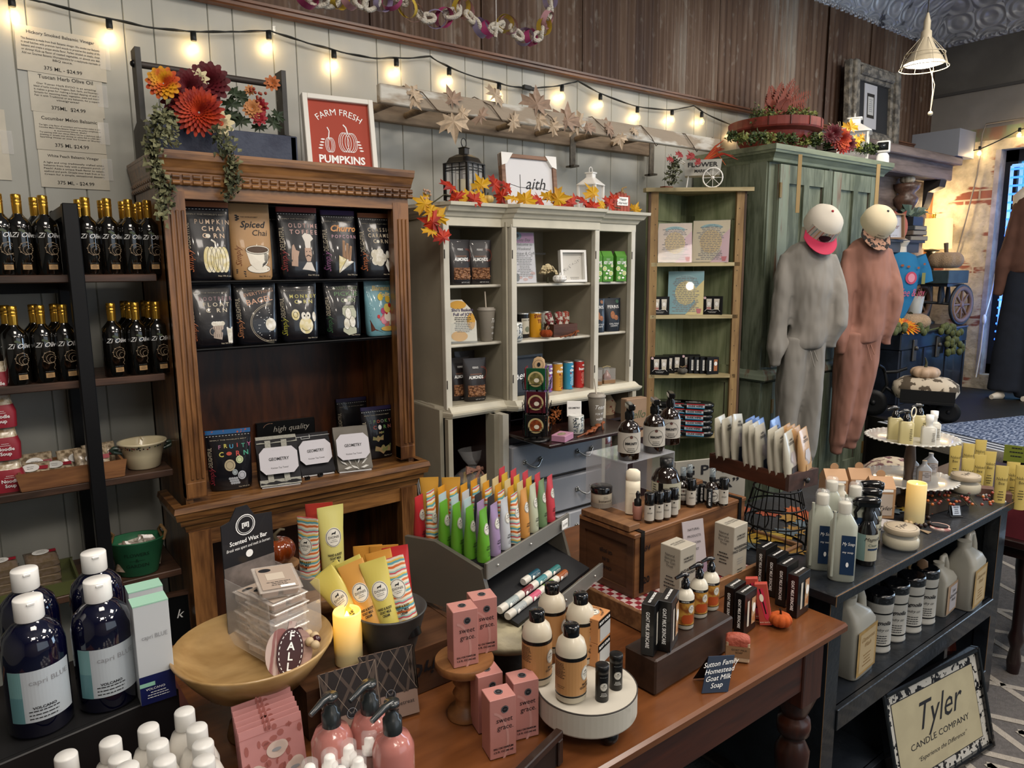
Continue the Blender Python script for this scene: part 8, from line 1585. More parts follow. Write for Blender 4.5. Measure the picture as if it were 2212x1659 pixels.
def pump(b,r=.0125,z=.108,m=None,k=1.):
 m=m or mat('#23282a',.3,coat=.4);b.lathe([(r,z),(r,z+.018*k),(r*.75,z+.02*k),(r*.7,z+.026*k),(r*.45,z+.028*k),(r*.45,z+.034*k),(r*.8,z+.036*k),(r*.8,z+.042*k),(0,z+.043*k)],m,20,1);b.loft([(0,.006,.0035,3),(.035*k,.0045,.0028,3)],m,10) if 0 else b.tube([(0,0,z+.039*k),(-.012*k,-.008*k,z+.04*k),(-.03*k,-.02*k,z+.034*k)],[.0055,.005,.0035],m,8)
PB3=mk('pump_bottle','bottle','pink pump bottles',('bottle_body',pinkb),('pump',pump))
for px,py,n in ((713,1503,'left'),(797,1476,'middle, furthest back'),(846,1517,'right')):q=onZ(px,py,.762+.19);PB3 .put((q.x,q.y,.762),'pink swirled lotion bottle with a dark pump, %s of three'%n,face(q,12),sc=1.28)
def spray(b):b.lathe([(.013,0),(.0145,.003),(.0145,.05),(.009,.058),(.009,.062)],mat('#8a6a62',.15,coat=1),20)
SPY=mk('spray_bottle','bottle','little clear capped spray bottles',('bottle_body',spray),('sprayer',lambda b:b.lathe([(.0095,.06),(.0095,.07),(.007,.071),(.0065,.08),(.005,.082),(.0,.082)],WPL,18,1)),('clear_cap',lambda b:b.lathe([(.0098,.068),(.0098,.086),(.007,.0885),(0,.0885)],FILM,18,0)))
for i,(px,py) in enumerate(((752,1603),(797,1580),(843,1598),(711,1624),(773,1630),(668,1645),(735,1650))):q=onZ(px,py,.762+.12);SPY.put((q.x,q.y,.762),'little clear spray bottle with a white nozzle, %s in the front cluster'%ORD[i],0,sc=1.38)
PCM=mat('#b7807e',.45);SP1=mat('#9a5c56',.5)
def sach(b):
 w,h=.105,.135;b.box((-w/2,-.0012,0),(w/2,.0012,h),PCM);f=fplane((0,-.0012,0));random.seed(17)
 for k in range(46):b.ell(f,random.uniform(-.46,.46)*w,random.uniform(.08,.97)*h,random.uniform(.002,.007),random.uniform(.003,.009),SP1,.0004,8)
 b.line(f,[(-w/2,h*.9),(w/2,h*.9)],.0006,SP1,.0009)
 for x,y,a in ((.005,.088,.3),(-.028,.055,2.),(.032,.048,1.)):b.ell(f,x,y,.017,.014,mat('#cbb8ae',.5),.0008);b.ell(f,x+.008*cos(a),y+.008*sin(a),.012,.011,mat('#cbb8ae',.5),.0008);b.ell(f,x,y,.008,.003,GREYT,.0012)
 b.text(f,'sweet\n grace.',.0,.03,.017,mat('#4a4245',.5),.0014,wid=.05)
SC_=mk1('scented_sachet','sachet','pink patterned sachets',sach)
for k in range(6):q=onZ(508+k*7,1445+k*13-0,.762+.135+.0)+Vector((0,0,0));q=onZ(585+k*4,1560+k*13+110,.762);SC_.put((q.x,q.y,.765),'pink spotted scented sachet, %s in the file from the back'%ORD[k],rot=(R(-12),0,face(q,16)))
PLB=mat('#2a2422',.5,c2='#4a4039',ns=30.,stretch=(1,1,.2),lo=.45,hi=.5)
def ret(b):
 w,h=.11,.135;b.box((-w/2,-.0015,0),(w/2,.0015,h),mat('#8a7468',.5));f=fplane((0,-.0015,0));b.patch(f,-w/2,w/2,h*.36,h,mat('#221d1c',.5),.0004)
 for k in range(-3,6):
  for s_ in (-1,1):
   x=k*.032*1.;pts=[(x-s_*.03,h*.36),(x+s_*.055-s_*.03,h)];pts=[(max(-w/2,min(w/2,u)),v) for u,v in pts];b.line(f,pts,.0008 if k%2 else .006,mat('#8d8072',.5) if k%2 else mat('#4a3f38',.5),.0007+.0002*(k%2))
 seal(b,f,0,h*.36,.011);b.text(f,'Afternoon Retreat',0,h*.2,.011,INK,wid=w*.85);b.fine(f,0,h*.12,w*.4,.01,2,INK)
RT=mk1('scented_sachet','sachet','dark plaid sachets',ret)
for px,py,n in ((765,1560,'dark plaid sachet envelope, left of two'),(848,1520,'dark plaid sachet envelope, right of two')):q=onZ(px,py,.80);RT.put((q.x,q.y,.766),n,rot=(R(-14),0,face(q,16)))
# --- white round stand with cream bottles ---
q=onZ(1268,1478,.845);Rw=108/F*depth(q);t=thing('round_riser','round distressed white riser on black ball feet','riser',(q.x,q.y,.762));WD2=mat('#b9b4a8',.5,c2='#8d877a',ns=11.,lo=.6,hi=.72)
b=MB();b.lathe([(Rw*.985,.033),(Rw,.036),(Rw,.078),(Rw*.985,.082),(0,.082)],WD2,56,1,False);b.tube([(Rw*.995*cos(k*2*pi/56),Rw*.995*sin(k*2*pi/56),.0815) for k in range(56)],.0014,mat('#3a3632',.7),4,closed=True);b.build('drum_top',t)
for k in range(3):a=R(-60+120*k)-YAW;b=MB();b.ball((Rw*.72*cos(a),Rw*.72*sin(a),.018),.019,BLACK,16,10);b.build('ball_foot',t)
ZR=.8442;PCH=mat('#b98a58',.4)
secs=[(0,.020,.020),(.004,.0245,.0245),(.085,.0245,.0245),(.098,.021,.021),(.108,.0115,.0115)]
def cbl(b):f=fcyl(.0246);b.patch(f,-.075,.075,.016,.074,PCH,.0004,30);b.patch(f,-.076,.076,.073,.079,BLACK,.0007,30);b.patch(f,-.076,.076,.013,.0155,BLACK,.0007,30);b.fine(f,-.022,.068,.024,.024,10,INK,.0009,'l');goat(b,f,.022,.05,.0085,.012);b.text(f,'BATH &\nGOAT MILK',.024,.03,.005,INK,bold=.03);b.fine(f,-.02,.03,.02,.003,2,INK,.0009)
CB2=mk('cream_bottle','bottle','peach labelled cream bottles',('bottle_body',lambda b:b.loft(secs,mat('#c9c0ac',.4,coat=.2),32)),('label',cbl),('flip_cap',lambda b:b.lathe([(.0128,.104),(.013,.106),(.013,.1215),(.0115,.1235),(0,.1235)],BLKG,24,1)))
for px,py,n in ((1233,1505,'front one on the white riser'),(1160,1468,'left one on the white riser'),(1253,1425,'right rear one on the white riser'),(1192,1400,'rearmost one on the white riser')):q=onZ(px,py,ZR);CB2 .put(q,'white cream bottle with a black cap, %s'%n,face(q,8),sc=1.2)
def tin(b):b.lathe([(.0128,0),(.0134,.001),(.0134,.058),(.013,.06),(.0137,.0605),(.0137,.0745),(.012,.0755),(0,.0755)],BLACK,28,1);f=fcyl(.0136);goat(b,f,.003,.034,.0075,.0085);b.fine(f,.003,.054,.026,.001,1,TEXTW);b.fine(f,.003,.02,.014,.006,3,TEXTW)
TN=mk1('foot_powder','bottle','small black cylinder bottles',tin)
for px,py,n in ((1300,1510,'nearer'),(1330,1485,'farther')):q=onZ(px,py,ZR);TN.put(q,'small black cylindrical skincare bottle, %s one on the white riser'%n,face(q,4),sc=.95)
def scrub(b):box6(b,.055,.055,.052,mat('#bb8352',.45));f=fplane((0,-.0275,0));b.fine(f,-.006,.045,.04,.028,8,INK,al='l');g=fplane((.0275,0,0),'+x');b.patch(g,-.02,.0275,.002,.034,mat('#b9bab8',.3));b.patch(g,-.0275,.0275,.034,.05,BLACK,.001,2);b.text(g,'BODY SCRUB',0,.042,.008,TEXTW,.0014,bold=.03);h_=fplane((0,0,.052),'+z');goat(b,h_,0,0,.015);b.text(h_,'WHIPPED GOAT MILK BODY',0,.02,.006,INK,bold=.02,arc=.022)
SB=mk1('scrub_box','box','orange body scrub boxes',scrub)
for k in range(2):q=onZ(1287,1428,ZR);SB.put((q.x,q.y+.012,ZR+k*.0525),'orange whipped body scrub box, %s of two stacked'%('lower','upper')[k],face(q,-26),sc=1.0)
q=onZ(1115,1660,.762);t=thing('dark_panel','dark wooden framed panel leaning at the bottom of the photo','frame',(.70,-2.335,.762),R(17));b=MB();fr2=mat('#2a1a14',.35,coat=.3,noise=.2,ns=14.)
b.box((-.16,-.008,.05),(.085,.008,.065),fr2,.002);b.box((.07,-.008,0),(.085,.008,.05),fr2,.002);b.build('frame',t);b=MB();b.box((-.16,-.003,0),(.07,.003,.05),mat('#120c0a',.4));b.build('panel',t)
# --- dark beam riser, boxes and pumpkin-label pumps ---
DW=woodm('#1e120c','#3a261b','x',10,.45,.15);A,rzb,w_,d_,h_=bx((1415,1505),(1352,1478),(1582,1400),.762,1428)
t=thing('beam_riser','thick dark wooden beam used as a riser','riser',(A.x,A.y,.762),rzb);b=MB();d_=.085;b.box((0,0,0),(w_,d_,h_),DW,.004);b.build('beam',t);ZBm=.763+h_;bxv,byv=Vector((cos(rzb),sin(rzb),0)),Vector((-sin(rzb),cos(rzb),0))
def onbeam(u,v):q=A+bxv*u+byv*v;return Vector((q.x,q.y,ZBm))
def goatbox(b):
 w,d,h=.052,.022,.088;box6(b,w,d,h,mat('#0d0d0f',.3,coat=.4));f=fplane((0,-d/2,0));b.patch(f,-.014,-.006,.015,.07,mat('#c9c2b4',.4));b.poly(f,[(.004,.015),(.003,.072),(.021,.072),(.02,.015)],mat('#a86e40',.4,c2='#c9b89a',ns=60.));b.ell(f,.012,.05,.007,.01,WHITE,.0016);b.text(fplane((-w/2,0,0),'-x'),'GOAT MILK SKINCARE',0,.045,.0085,TEXTW,rot=-pi/2,bold=.02,wid=.062);b.text(fplane((0,0,h),'+z'),'GOAT MILK SKINCARE',0,0,.006,TEXTW,bold=.02,wid=.04)
GB=mk1('skincare_box','box','black goat milk gift boxes',goatbox)
for px,py,z,n,rr in ((1407,1400,ZBm,'left one on the dark beam',-52),(1442,1392,ZBm,'right one on the dark beam',-46)):q=onZ(px,py,z);GB.put(q,'black gift box of goat milk lotion, %s'%n,R(26),sc=1.3)
PMP=mat('#7d4418',.45,c2='#b98a3c',ns=55.,lo=.42,hi=.6)
def pumpkinlab(b):b.loft([(0,.018,.018),(.003,.0205,.0205),(.076,.0205,.0205),(.087,.015,.015),(.092,.009,.009),(.095,.009,.009)],mat('#cfc9b8',.35,coat=.3),28);f=fcyl(.0206);b.patch(f,-.034,.05,.012,.064,PMP,.0004,20);b.patch(f,-.034,.05,.064,.07,BLACK,.0006,20);b.patch(f,-.034,.05,.0105,.012,BLACK,.0006,20);goat(b,f,.014,.05,.0075,.01);[b.ell(f,.0+.006*k,.026,.008,.011,mat('#a8481a',.5),.0008+.0001*k) for k in range(3)];b.text(f,'CARAMEL',.0,.067,.004,TEXTW)
LP=mk('pump_bottle','bottle','white pump bottles with pumpkin labels',('bottle_body',pumpkinlab),('pump',lambda b:pump(b,.0095,.093,BLKG,.8)))
for px,py,n in ((1478,1352,'left'),(1508,1328,'middle'),(1533,1312,'right')):q=onZ(px,py,ZBm);LP.put(q,'white pump bottle with a pumpkin label, %s of three'%n,face(q,5));
for i,(px,py) in enumerate(((1722,1325),(1697,1302),(1676,1282),(1653,1262))):q=onZ(px,py-2,.762);GB.put(q,'black gift box of goat milk lotion, %s from the right in the row'%ORD[i],R(6),sc=1.3)
for px,py,n in ((1608,1360,'nearer of the pair beside the beam'),(1585,1345,'farther of the pair beside the beam')):q=onZ(px,py,.762);GB.put(q,'black gift box of goat milk lotion, %s'%n,R(8),sc=1.2)
def coral(b):box6(b,.03,.02,.105,mat('#b2483c',.4));f=fplane((0,-.01,0));b.poly(f,[(-.01,.09),(.004,.095),(.01,.02),(.005,.012),(0,.02)],mat('#c8304a',.4));b.line(f,[(-.004,.092),(.004,.03)],.003,BLACK,.0012);b.ell(f,-.002,.07,.005,.01,CREAM,.0016);b.text(f,'BODY BUTTER',0,.008,.004,CREAM)
CRL=mk1('crayon_box','box','coral pink slim boxes',coral)
for px,py,n in ((1655,1348,'front'),(1635,1335,'back')):q=onZ(px,py,.762);CRL.put(q,'slim coral pink box leaning on the black boxes, %s one'%n,rot=(R(-6),R(-10),face(q,0)))
q=onZ(1697,1358,.762);t=thing('fabric_pumpkin','small orange fabric pumpkin on the right end of the table','pumpkin',q+Vector((0,.015,0)));b=MB();pumpkin(b,.028,mat('#b04e16',.9,noise=.2,ns=80.),STM,.68,9,0);b.build('pumpkin_body',t);b=MB();b.tube([(0,0,.03),(-.002,0,.042),(-.006,0,.049)],[.003,.0025,.002],BLACK,7);b.build('stem',t)
q=onZ(1600,1428,.762);t=thing('soap_bar','handmade two tone soap bar in a cardboard sleeve','soap',q+Vector((0,.01,0)),face(q,5));t.scale=(1.3,)*3;b=MB();b.box((-.02,-.011,0),(.02,.011,.038),mat('#b39a7d',.6),.002);b.box((-.0203,-.0113,.009),(.0203,.0113,.03),mat('#8a6848',.7));f=fplane((0,-.0114,0));b.text(f,'GOAT MILK\nSOAP',.002,.021,.005,INK,.0004);b.build('sleeve',t);b=MB();b.loft([(.03,.0205,.0115,6),(.042,.0205,.0115,6),(.046,.017,.009,4),(.049,.008,.005,3)],mat('#9a4a38',.6,bump=.6,bs=80.),24);b.build('soap_top',t)
q=onZ(1545,1492,.762);t=thing('chalk_sign','small folded chalk sign advertising family goat milk soap','sign',q,R(-32));t.scale=(1.6,)*3;b=MB();b.add([(-.02,-.004,.0),(.016,-.004,0),(.03,.012,.042),(-.006,.012,.042),(-.02,-.0025,0),(.016,-.0025,0),(.03,.0135,.042),(-.006,.0135,.042)],[(0,1,2,3),(7,6,5,4),(0,4,5,1),(1,5,6,2),(2,6,7,3),(3,7,4,0)],mat('#1f2c40',.6));f=lambda u,v,o=0:(-.002+u+v*.35,-.004+v*.38-o,v)
for i,s_ in enumerate(('Sutton Family','Homestead','Goat Milk','Soap')):b.text(f,s_,0,.034-.0085*i,.0085,TEXTW,.0005,sh=.2,rot=.1)
b.build('board',t);b=MB();b.add([(-.02,.03,0),(.016,.03,0),(.03,.0135,.042),(-.006,.0135,.042)],[(0,1,2,3)],BLACK);b.build('prop',t)
# ======== CRATE WITH REMEDIES ========
TRW=woodm('#5b3c24','#8a6340','x',14,.55,.1);A,rzt,w_,d_,_=bx((1500,1418),(1238,1300),(1690,1235),.785)
A,rzt,_,d0,hc=bx((1368,1290),(1236,1238),(1600,1192),.80,1160);R_=onZ(1604,1192,.80);wc=(R_-A).length;dc=.20
t=thing('shallow_tray','wide shallow wooden tray lined with red gingham cloth','tray',(A.x,A.y,.762),rzt);TWd=wc+.16;b=MB();b.box((-.06,-.09,0),(TWd,dc+.05,.03),TRW);b.build('tray_bottom',t)
for y in (-.10,dc+.04):b=MB();b.box((-.06,y,0),(TWd,y+.012,.05),TRW,.002);b.build('side',t)
for x in (-.07,TWd):b=MB();b.box((x,-.10,0),(x+.012,dc+.052,.05),TRW,.002);b.build('end',t)
gg,N,B=gmat('','gingham');ck_=N.nodes.new('ShaderNodeTexChecker');ck_.inputs['Scale'].default_value=60;ck_.inputs['Color1'].default_value=lin('#7d1f2a');ck_.inputs['Color2'].default_value=lin('#b9a8a4');N.links.new(coords(N),ck_.inputs['Vector']);N.links.new(ck_.outputs[0],B.inputs['Base Color'])
b=MB();b.box((-.05,-.08,.0305),(TWd-.02,dc+.03,.034),gg);o=b.build('gingham_cloth');o.location=(A.x,A.y,.762);o.rotation_euler=(0,0,rzt);tagit(o,'red gingham cloth lying in the shallow tray','cloth')
CRW=woodm('#5a3820','#8c603a','x',11,.5,.1);CRD_=woodm('#3a2314','#5f3e26','y',11,.5,.1);z0=.7975
t=thing('wooden_chest','old brown wooden chest with leather straps holding remedies on top','chest',(A.x,A.y,z0),rzt);H_=hc+.01
b=MB();b.box((0,0,0),(wc,dc,H_-.012),CRD_,.002);f=fplane((0,dc,0),'-x')
for u0,u1,v0,v1 in ((0,dc,0,.02),(0,dc,H_-.034,H_-.012),(0,.022,.02,H_-.034),(dc-.022,dc,.02,H_-.034)):b.box((-.004,dc-u1,v0),(0,dc-u0,v1),CRD_)
for i,s_ in enumerate(('CN-000','IS-IN','GE JIDJJS')):b.text(f,s_,dc*.5,H_*(.3+.13*i),.013,INK,rot=pi,bold=.02)
g=fplane((0,0,0));b.box((0,-.003,0),(wc,0,H_-.012),CRW);g=fplane((0,-.003,0));b.text(g,'84',.045,H_*.72,.022,INK,sh=.3);b.text(g,'20',.045,H_*.22,.026,INK,bold=.03);b.build('chest_body',t)
b=MB();b.box((-.006,-.006,H_-.0118),(wc+.004,dc,H_),CRW,.002);b.build('lid',t)
for u in (.018,wc-.035):b=MB();b.box((u,-.007,.01),(u+.014,-.0035,H_+.002),BLACK);b.box((u,-.007,H_),(u+.014,dc,H_+.003),BLACK);b.build('strap',t)
ZK=z0+H_+.0005
for i,(x0,y0,w2,a) in enumerate(((-.002,.025,.16,90),(.06,.12,.2,0),(.15,.03,.18,8))):pass
b=MB();b.box((-.008,.012,0),(.034,dc-.01,.0155),TRW,.001);o=b.build('short_board');o.location=(A.x,A.y,ZK+.003);o.rotation_euler=(0,0,rzt);tagit(o,'short wooden slat on the left end of the chest','board')
b=MB();b.box((wc-.14,dc-.055,0),(wc-.005,dc-.02,.0155),TRW,.001);o=b.build('short_board');o.location=(A.x,A.y,ZK+.003);o.rotation_euler=(0,0,rzt);tagit(o,'short wooden slat on the back right of the chest','board')
AMB=mat('#1a0d05',.06,coat=1.);LBL=mat('#b7b2a8',.45)
def amber(r,h,head):
 lz1,lz2=h*.18,h*.68
 def body(b):b.loft([(0,r*.92,r*.92),(h*.03,r,r),(h*.72,r,r),(h*.86,r*.75,r*.75),(h*.93,r*.36,r*.36),(h,r*.34,r*.34)],AMB,28)
 def lab(b):f=fcyl(r*1.006);b.patch(f,-r*1.6,r*1.3,lz1,lz2,LBL,.0004,20);b.text(f,'IMMUNITY',0,h*.42,r*.3,INK,bold=.04,wid=r*1.1);b.fine(f,0,h*.3,r*.9,h*.08,3,INK);b.ell(f,0,h*.58,r*.14,r*.14,mat('#5a3a34',.5));b.ring(f,0,h*.41,r*.72,h*.2,.0008,INK,.0012)
 def trig(b):
  b.lathe([(r*.42,h*.97),(r*.43,h*1.12),(r*.3,h*1.16),(r*.3,h*1.22)],BLACK,16)
  if head=='t':b.box((-r*.3,-r*1.1,h*1.22),(r*.3,r*.7,h*1.36),BLKG,r*.1);b.tube([(0,-r*.8,h*1.24),(0,-r*1.1,h*1.1),(0,-r*.95,h*1.0)],[r*.16,r*.14,r*.1],BLKG,8)
  else:b.lathe([(r*.42,h*1.16),(r*.4,h*1.5),(0,h*1.52)],glassy('#8a98a0',.45),16)
 return mk('spray_bottle','bottle',None,('bottle_glass',body),('label',lab),('trigger',trig))
Ar=onZ(1352,1106,ZK+.003);hr=zat(Ar,1003)-ZK-.003;rw=(onZ(1474,1082,ZK)-Ar).dot(Vector((cos(rzt),sin(rzt),0)));Rt=Matrix.Rotation(-rzt,3,'Z')@(Ar-A)
t=thing('acrylic_riser','clear acrylic riser carrying three amber trigger bottles','riser',(A.x,A.y,ZK+.003),rzt);b=MB();rx,ry=Rt.x,Rt.y;rd_=.16;GA=glassy('#d8dce4',.35,.08)
b.box((rx,ry,hr),(rx+rw,ry+rd_,hr+.003),GA);b.box((rx,ry,0),(rx+.003,ry+rd_,hr),GA);b.box((rx+rw-.003,ry,0),(rx+rw,ry+rd_,hr),GA);b.build('acrylic_sheet',t);ZX=ZK+hr+.0065
AM1=amber(.0315,.118,'t')
for i,(px,py,n) in enumerate(((1358,990,'left'),(1412,975,'middle'),(1446,957,'right, furthest back'))):q=onZ(px,py,ZX);AM1 .put(q,'amber trigger spray bottle on the clear riser, %s one'%n,face(q,(12,12,8)[i]),'amber trigger bottles')
def put(o,q,lab,cat,rz=0.):o.location=q;o.rotation_euler=(0,0,rz);return tagit(o,lab,cat)
q=onZ(1437,1103,ZK+.003);t=thing('soap_refill','big dark refill bottle with a pale label on the chest','bottle',q,face(q,5));t.scale=(1.1,)*3;b=MB();b.loft([(0,.034,.034),(.005,.037,.037),(.085,.037,.037),(.108,.026,.026),(.116,.015,.015),(.12,.015,.015)],AMB,32);b.lathe([(.0165,.118),(.017,.138),(0,.139)],BLACK,24,1);b.build('bottle_glass',t);b=MB();f=fcyl(.0372);b.patch(f,-.05,.05,.01,.082,mat('#a9a692',.45),.0004,20);b.patch(f,-.022,-.01,.01,.082,BLACK,.0007,3);b.fine(f,-.034,.075,.018,.05,9,INK);b.text(f,'ALL NATURAL\nHAND LIQUID',.015,.045,.008,INK,bold=.03);b.build('label',t)
q=onZ(1366,1108,ZK+.003);b=MB();b.loft([(0,.017,.011),(.06,.017,.011),(.078,.0165,.0105),(.0785,.0155,.0095),(.08,.017,.011),(.1,.016,.010),(.105,.01,.006)],CREAM,24);b.fine(fplane((0,-.0112,0)),0,.05,.02,.002,1,INK);b.patch(fplane((0,-.0115,0)),0,.012,.005,.03,mat('#a8756a',.5));put(b.build('deodorant'),q,'tall cream oval stick in front of the clear riser','deodorant',face(q)).scale=(1.2,)*3
q=onZ(1299,1092,ZK+.018);t=thing('balm_jar','cream and taupe balm jar with a black lid on the slat','jar',q,face(q,10));t.scale=(1.2,)*3;b=MB();b.lathe([(.022,0),(.0245,.002),(.0245,.034)],mat('#b9b3a2',.4),28);f=fcyl(.0246);b.patch(f,-.04,.04,.001,.012,mat('#7d766c',.5),.0003,16);b.text(f,'botanical',.006,.018,.009,INK);b.fine(f,.006,.028,.012,.004,2,INK);b.build('jar_body',t);b=MB();b.lathe([(.0255,.0345),(.0255,.047),(.024,.0485),(0,.0485)],BLKG,28,1);b.build('lid',t)
RO=mk('roll_on','bottle','black capped roll on bottles',('bottle_glass',lambda b:(b.lathe([(.009,0),(.0095,.001),(.0095,.038)],AMB,18),b.patch(fcyl(.0096),-.018,.014,.004,.035,LBL,.0004,10),b.text(fcyl(.0096),'ANXI',0,.02,.004,INK),b.ell(fcyl(.0096),0,.03,.0016,.0016,INK))),('cap',lambda b:b.lathe([(.0098,.038),(.0098,.058),(.0085,.0595),(0,.0595)],BLKG,18,1)))
for i,(px,py) in enumerate(((1402,1126),(1422,1123),(1438,1119),(1454,1113),(1430,1100),(1492,1092),(1562,1090))):q=onZ(px,py,ZK+.003);RO.put(q,'black capped roll on bottle on the chest, %s counting from the left'%ORD[(0,1,3,4,2,5,6)[i]],face(q,8),sc=1.35)
q=onZ(1377,1120,ZK+.003);b=MB();b.lathe([(.0095,0),(.010,.001),(.010,.028),(.006,.032)],mat('#9a6a5c',.4),18);b.lathe([(.008,.030),(.008,.043),(.004,.046),(.005,.056),(.002,.062),(0,.062)],BLACK,16);put(b.build('dropper_bottle'),q,'small pink labelled bottle with a black dropper','bottle',face(q)).scale=(1.25,)*3
AM2=amber(.0155,.052,'c')
for px,py,n in ((1474,1085,'left'),(1488,1078,'middle'),(1537,1088,'right')):q=onZ(px,py,ZK+.003);AM2 .put(q,'small amber mist bottle with a grey cap on the chest, %s one'%n,face(q,6),'small amber mist bottles',1.35)
CHP=mk1('chapstick','lip balm','black lip balm tubes',lambda b:(b.lathe([(.0075,0),(.0075,.045),(.0068,.046),(0,.046)],BLACK,16,1),b.text(fcyl(.0076),'RAPID RELIEF',0,.022,.006,TEXTW,rot=-pi/2)))
for px,py,n in ((1503,1086,'left'),(1515,1084,'middle'),(1532,1094,'right, nearest')):q=onZ(px,py,ZK+.003);CHP.put(q,'black lip balm tube standing on the chest, %s'%n,face(q),sc=1.15)
CRT=mat('#a9a395',.5)
def carton(nm,lab,px,py,w,d,h,rr,l1,l2):q=onZ(px,py,z0);b=MB();b.at((-w/2,-d/2,0));b.box((0,0,0),(w,d,h),CRT,.001);f=fplane((w/2,0,0));b.text(f,'HOME EASE\nORGANICS',0,h*.78,.0055,INK,bold=.02);b.text(f,l1,0,h*.56,.0075,INK,bold=.03);b.fine(f,0,h*.36,w*.5,.01,3,GREYT);b.fine(f,0,h*.15,w*.5,.012,3,INK);f=fplane((0,d/2,0),'-x');b.text(f,'Natural\nSkincare\nYou Can\nTrust',0,h*.75,.007,INK);b.fine(f,0,h*.45,d*.6,.02,4,INK);b.text(fplane((w/2,d/2,h),'+z'),l1,0,0,.006,INK);put(b.build('face_carton'),q,lab,'box',rzt+R(rr)).scale=(1.4,)*3
carton('a','cream carton of anti blemish face wash leaning at the chest front',1462,1292,.048,.045,.108,2,'ANTI-BLEMISH\nFACE WASH','');carton('b','cream carton of nourishing face cleanser at the right of the chest',1575,1238,.048,.045,.108,2,'NOURISHING\nFACE CLEANSER','')
q=onZ(1507,1262,z0);b=MB();b.box((-.026,-.001,0),(.026,.001,.125),mat('#a9a0a2',.5));f=fplane((0,-.001,0));[b.text(f,s_,0,.108-.013*i,.0065,INK) for i,s_ in enumerate(('NATURAL','PRODUCTS','YOU CAN','TRUST'))];b.poly(f,[(-.026,0),(.026,0),(.026,.05),(-.005,.02)],mat('#8a7484',.5));b.ell(f,.005,.035,.012,.009,AMB,.0014);o=b.build('display_card');put(o,q,'pale card reading natural products you can trust between the cartons','card').scale=(1.4,)*3;o.rotation_euler=(R(-10),0,rzt+R(-12))
# ======== CONSOLE GOODS ========
def onK(px,py):return onZ(px,py,KZ)
q=onK(1672,1175);hw_=zat(q,1052)-KZ;t=thing('wire_stand','black wire basket stand under the drawer of pouches','stand',q);r0,r1=64/F*depth(q),48/F*depth(q)
for z,r_ in ((.003,r0),(hw_*.42,r0*1.02),(hw_*.7,r0*.9),(hw_,r1)):b=MB();b.tube([(r_*cos(k*pi/16),r_*sin(k*pi/16),z) for k in range(32)],.0028,WIRE,6,closed=True);b.build('hoop',t)
for k in range(14):a=k*pi/7;b=MB();b.tube([(r0*cos(a),r0*sin(a),.003),(r0*1.02*cos(a),r0*1.02*sin(a),hw_*.42),(r1*cos(a),r1*sin(a),hw_)],.0018,WIRE,5);b.build('wire',t)
for k in range(3):a=face(q)+k*2.1;b=MB();b.tube([(r0*cos(a)+.03*sin(u)*-sin(a),r0*sin(a)+.03*sin(u)*cos(a),.045+.035*cos(u)) for u in [i*pi/8 for i in range(16)]],.0022,WIRE,5,closed=True);b.build('scroll',t)
ZD=KZ+hw_+.003;A2,rzd,wd_,dd_,hd_=bx((1703,1063),(1505,1003),(1757,1033),ZD,1020);rzd=rzd if 0 else math.atan2((onZ(1757,1033,ZD)-A2).y,(onZ(1757,1033,ZD)-A2).x);L2=onZ(1505,1003,ZD)-A2;rzd=math.atan2(-L2 .x,L2 .y) if 0 else math.atan2(L2 .y,L2 .x)-pi/2
wd_,dd_=min(.14,wd_),min(.30,L2 .length);DR=woodm('#2f170e','#5a3020','y',12,.4,.2);t=thing('old_drawer','old dark wooden drawer with a knob filled with hanging pouches','drawer',(A2 .x,A2 .y,ZD),rzd)
for x in (0,wd_-.01):b=MB();b.box((x,.012,0),(x+.01,dd_,.05),DR);b.build('side',t)
for y in (0,dd_):b=MB();b.box((0,y,0),(wd_,y+.012,.052),mat('#4a342e',.6,noise=.4,ns=30.) if y==0 else DR);b.build('end',t)
b=MB();b.box((.01,.012,0),(wd_-.01,dd_,.006),DR);b.build('bottom',t);b=MB();b.at((wd_/2,-.002,.028),(R(90),0,0));b.lathe([(.004,0),(.004,.006),(.009,.01),(.008,.014),(0,.015)],mat('#3a3a3a',.4,m=.7),14);b.at();b.build('knob',t)
def pch(c,c2):
 def g(b):
  w,h=.075,.135;sec=[(0,w*.45,.008,3),(h*.4,w*.48,.012,3),(h*.85,w*.5,.005,3),(h,w*.46,.0015,3)];f=fsec(sec);b.loft(sec,c,20);b.text(f,'touchland\nCONDITIONER',0,h*.82,.009,INK,bold=.02,wid=w*.5);b.poly(f,[(-.022,.005),(.022,.005),(.022,.07),(.014,.085),(-.014,.085),(-.022,.07)],mat('#a39a98',.4));b.patch(f,-.022,.022,.005,.05,c2,.0014,4)
 return g
WPo,BPo,TPo=mat('#b9b5a6',.35,coat=.3),mat('#5b78ae',.35,coat=.3),mat('#b58f62',.35,coat=.3);P1,P2,P3=mk1('refill_pouch','pouch','white refill pouches in the old drawer',pch(WPo,mat('#3a3a40',.4))),mk1('refill_pouch','pouch','blue refill pouches in the old drawer',pch(BPo,BPo)),mk1('refill_pouch','pouch','tan refill pouches in the old drawer',pch(TPo,TPo))
dx,dy=Vector((cos(rzd),sin(rzd),0)),Vector((-sin(rzd),cos(rzd),0))
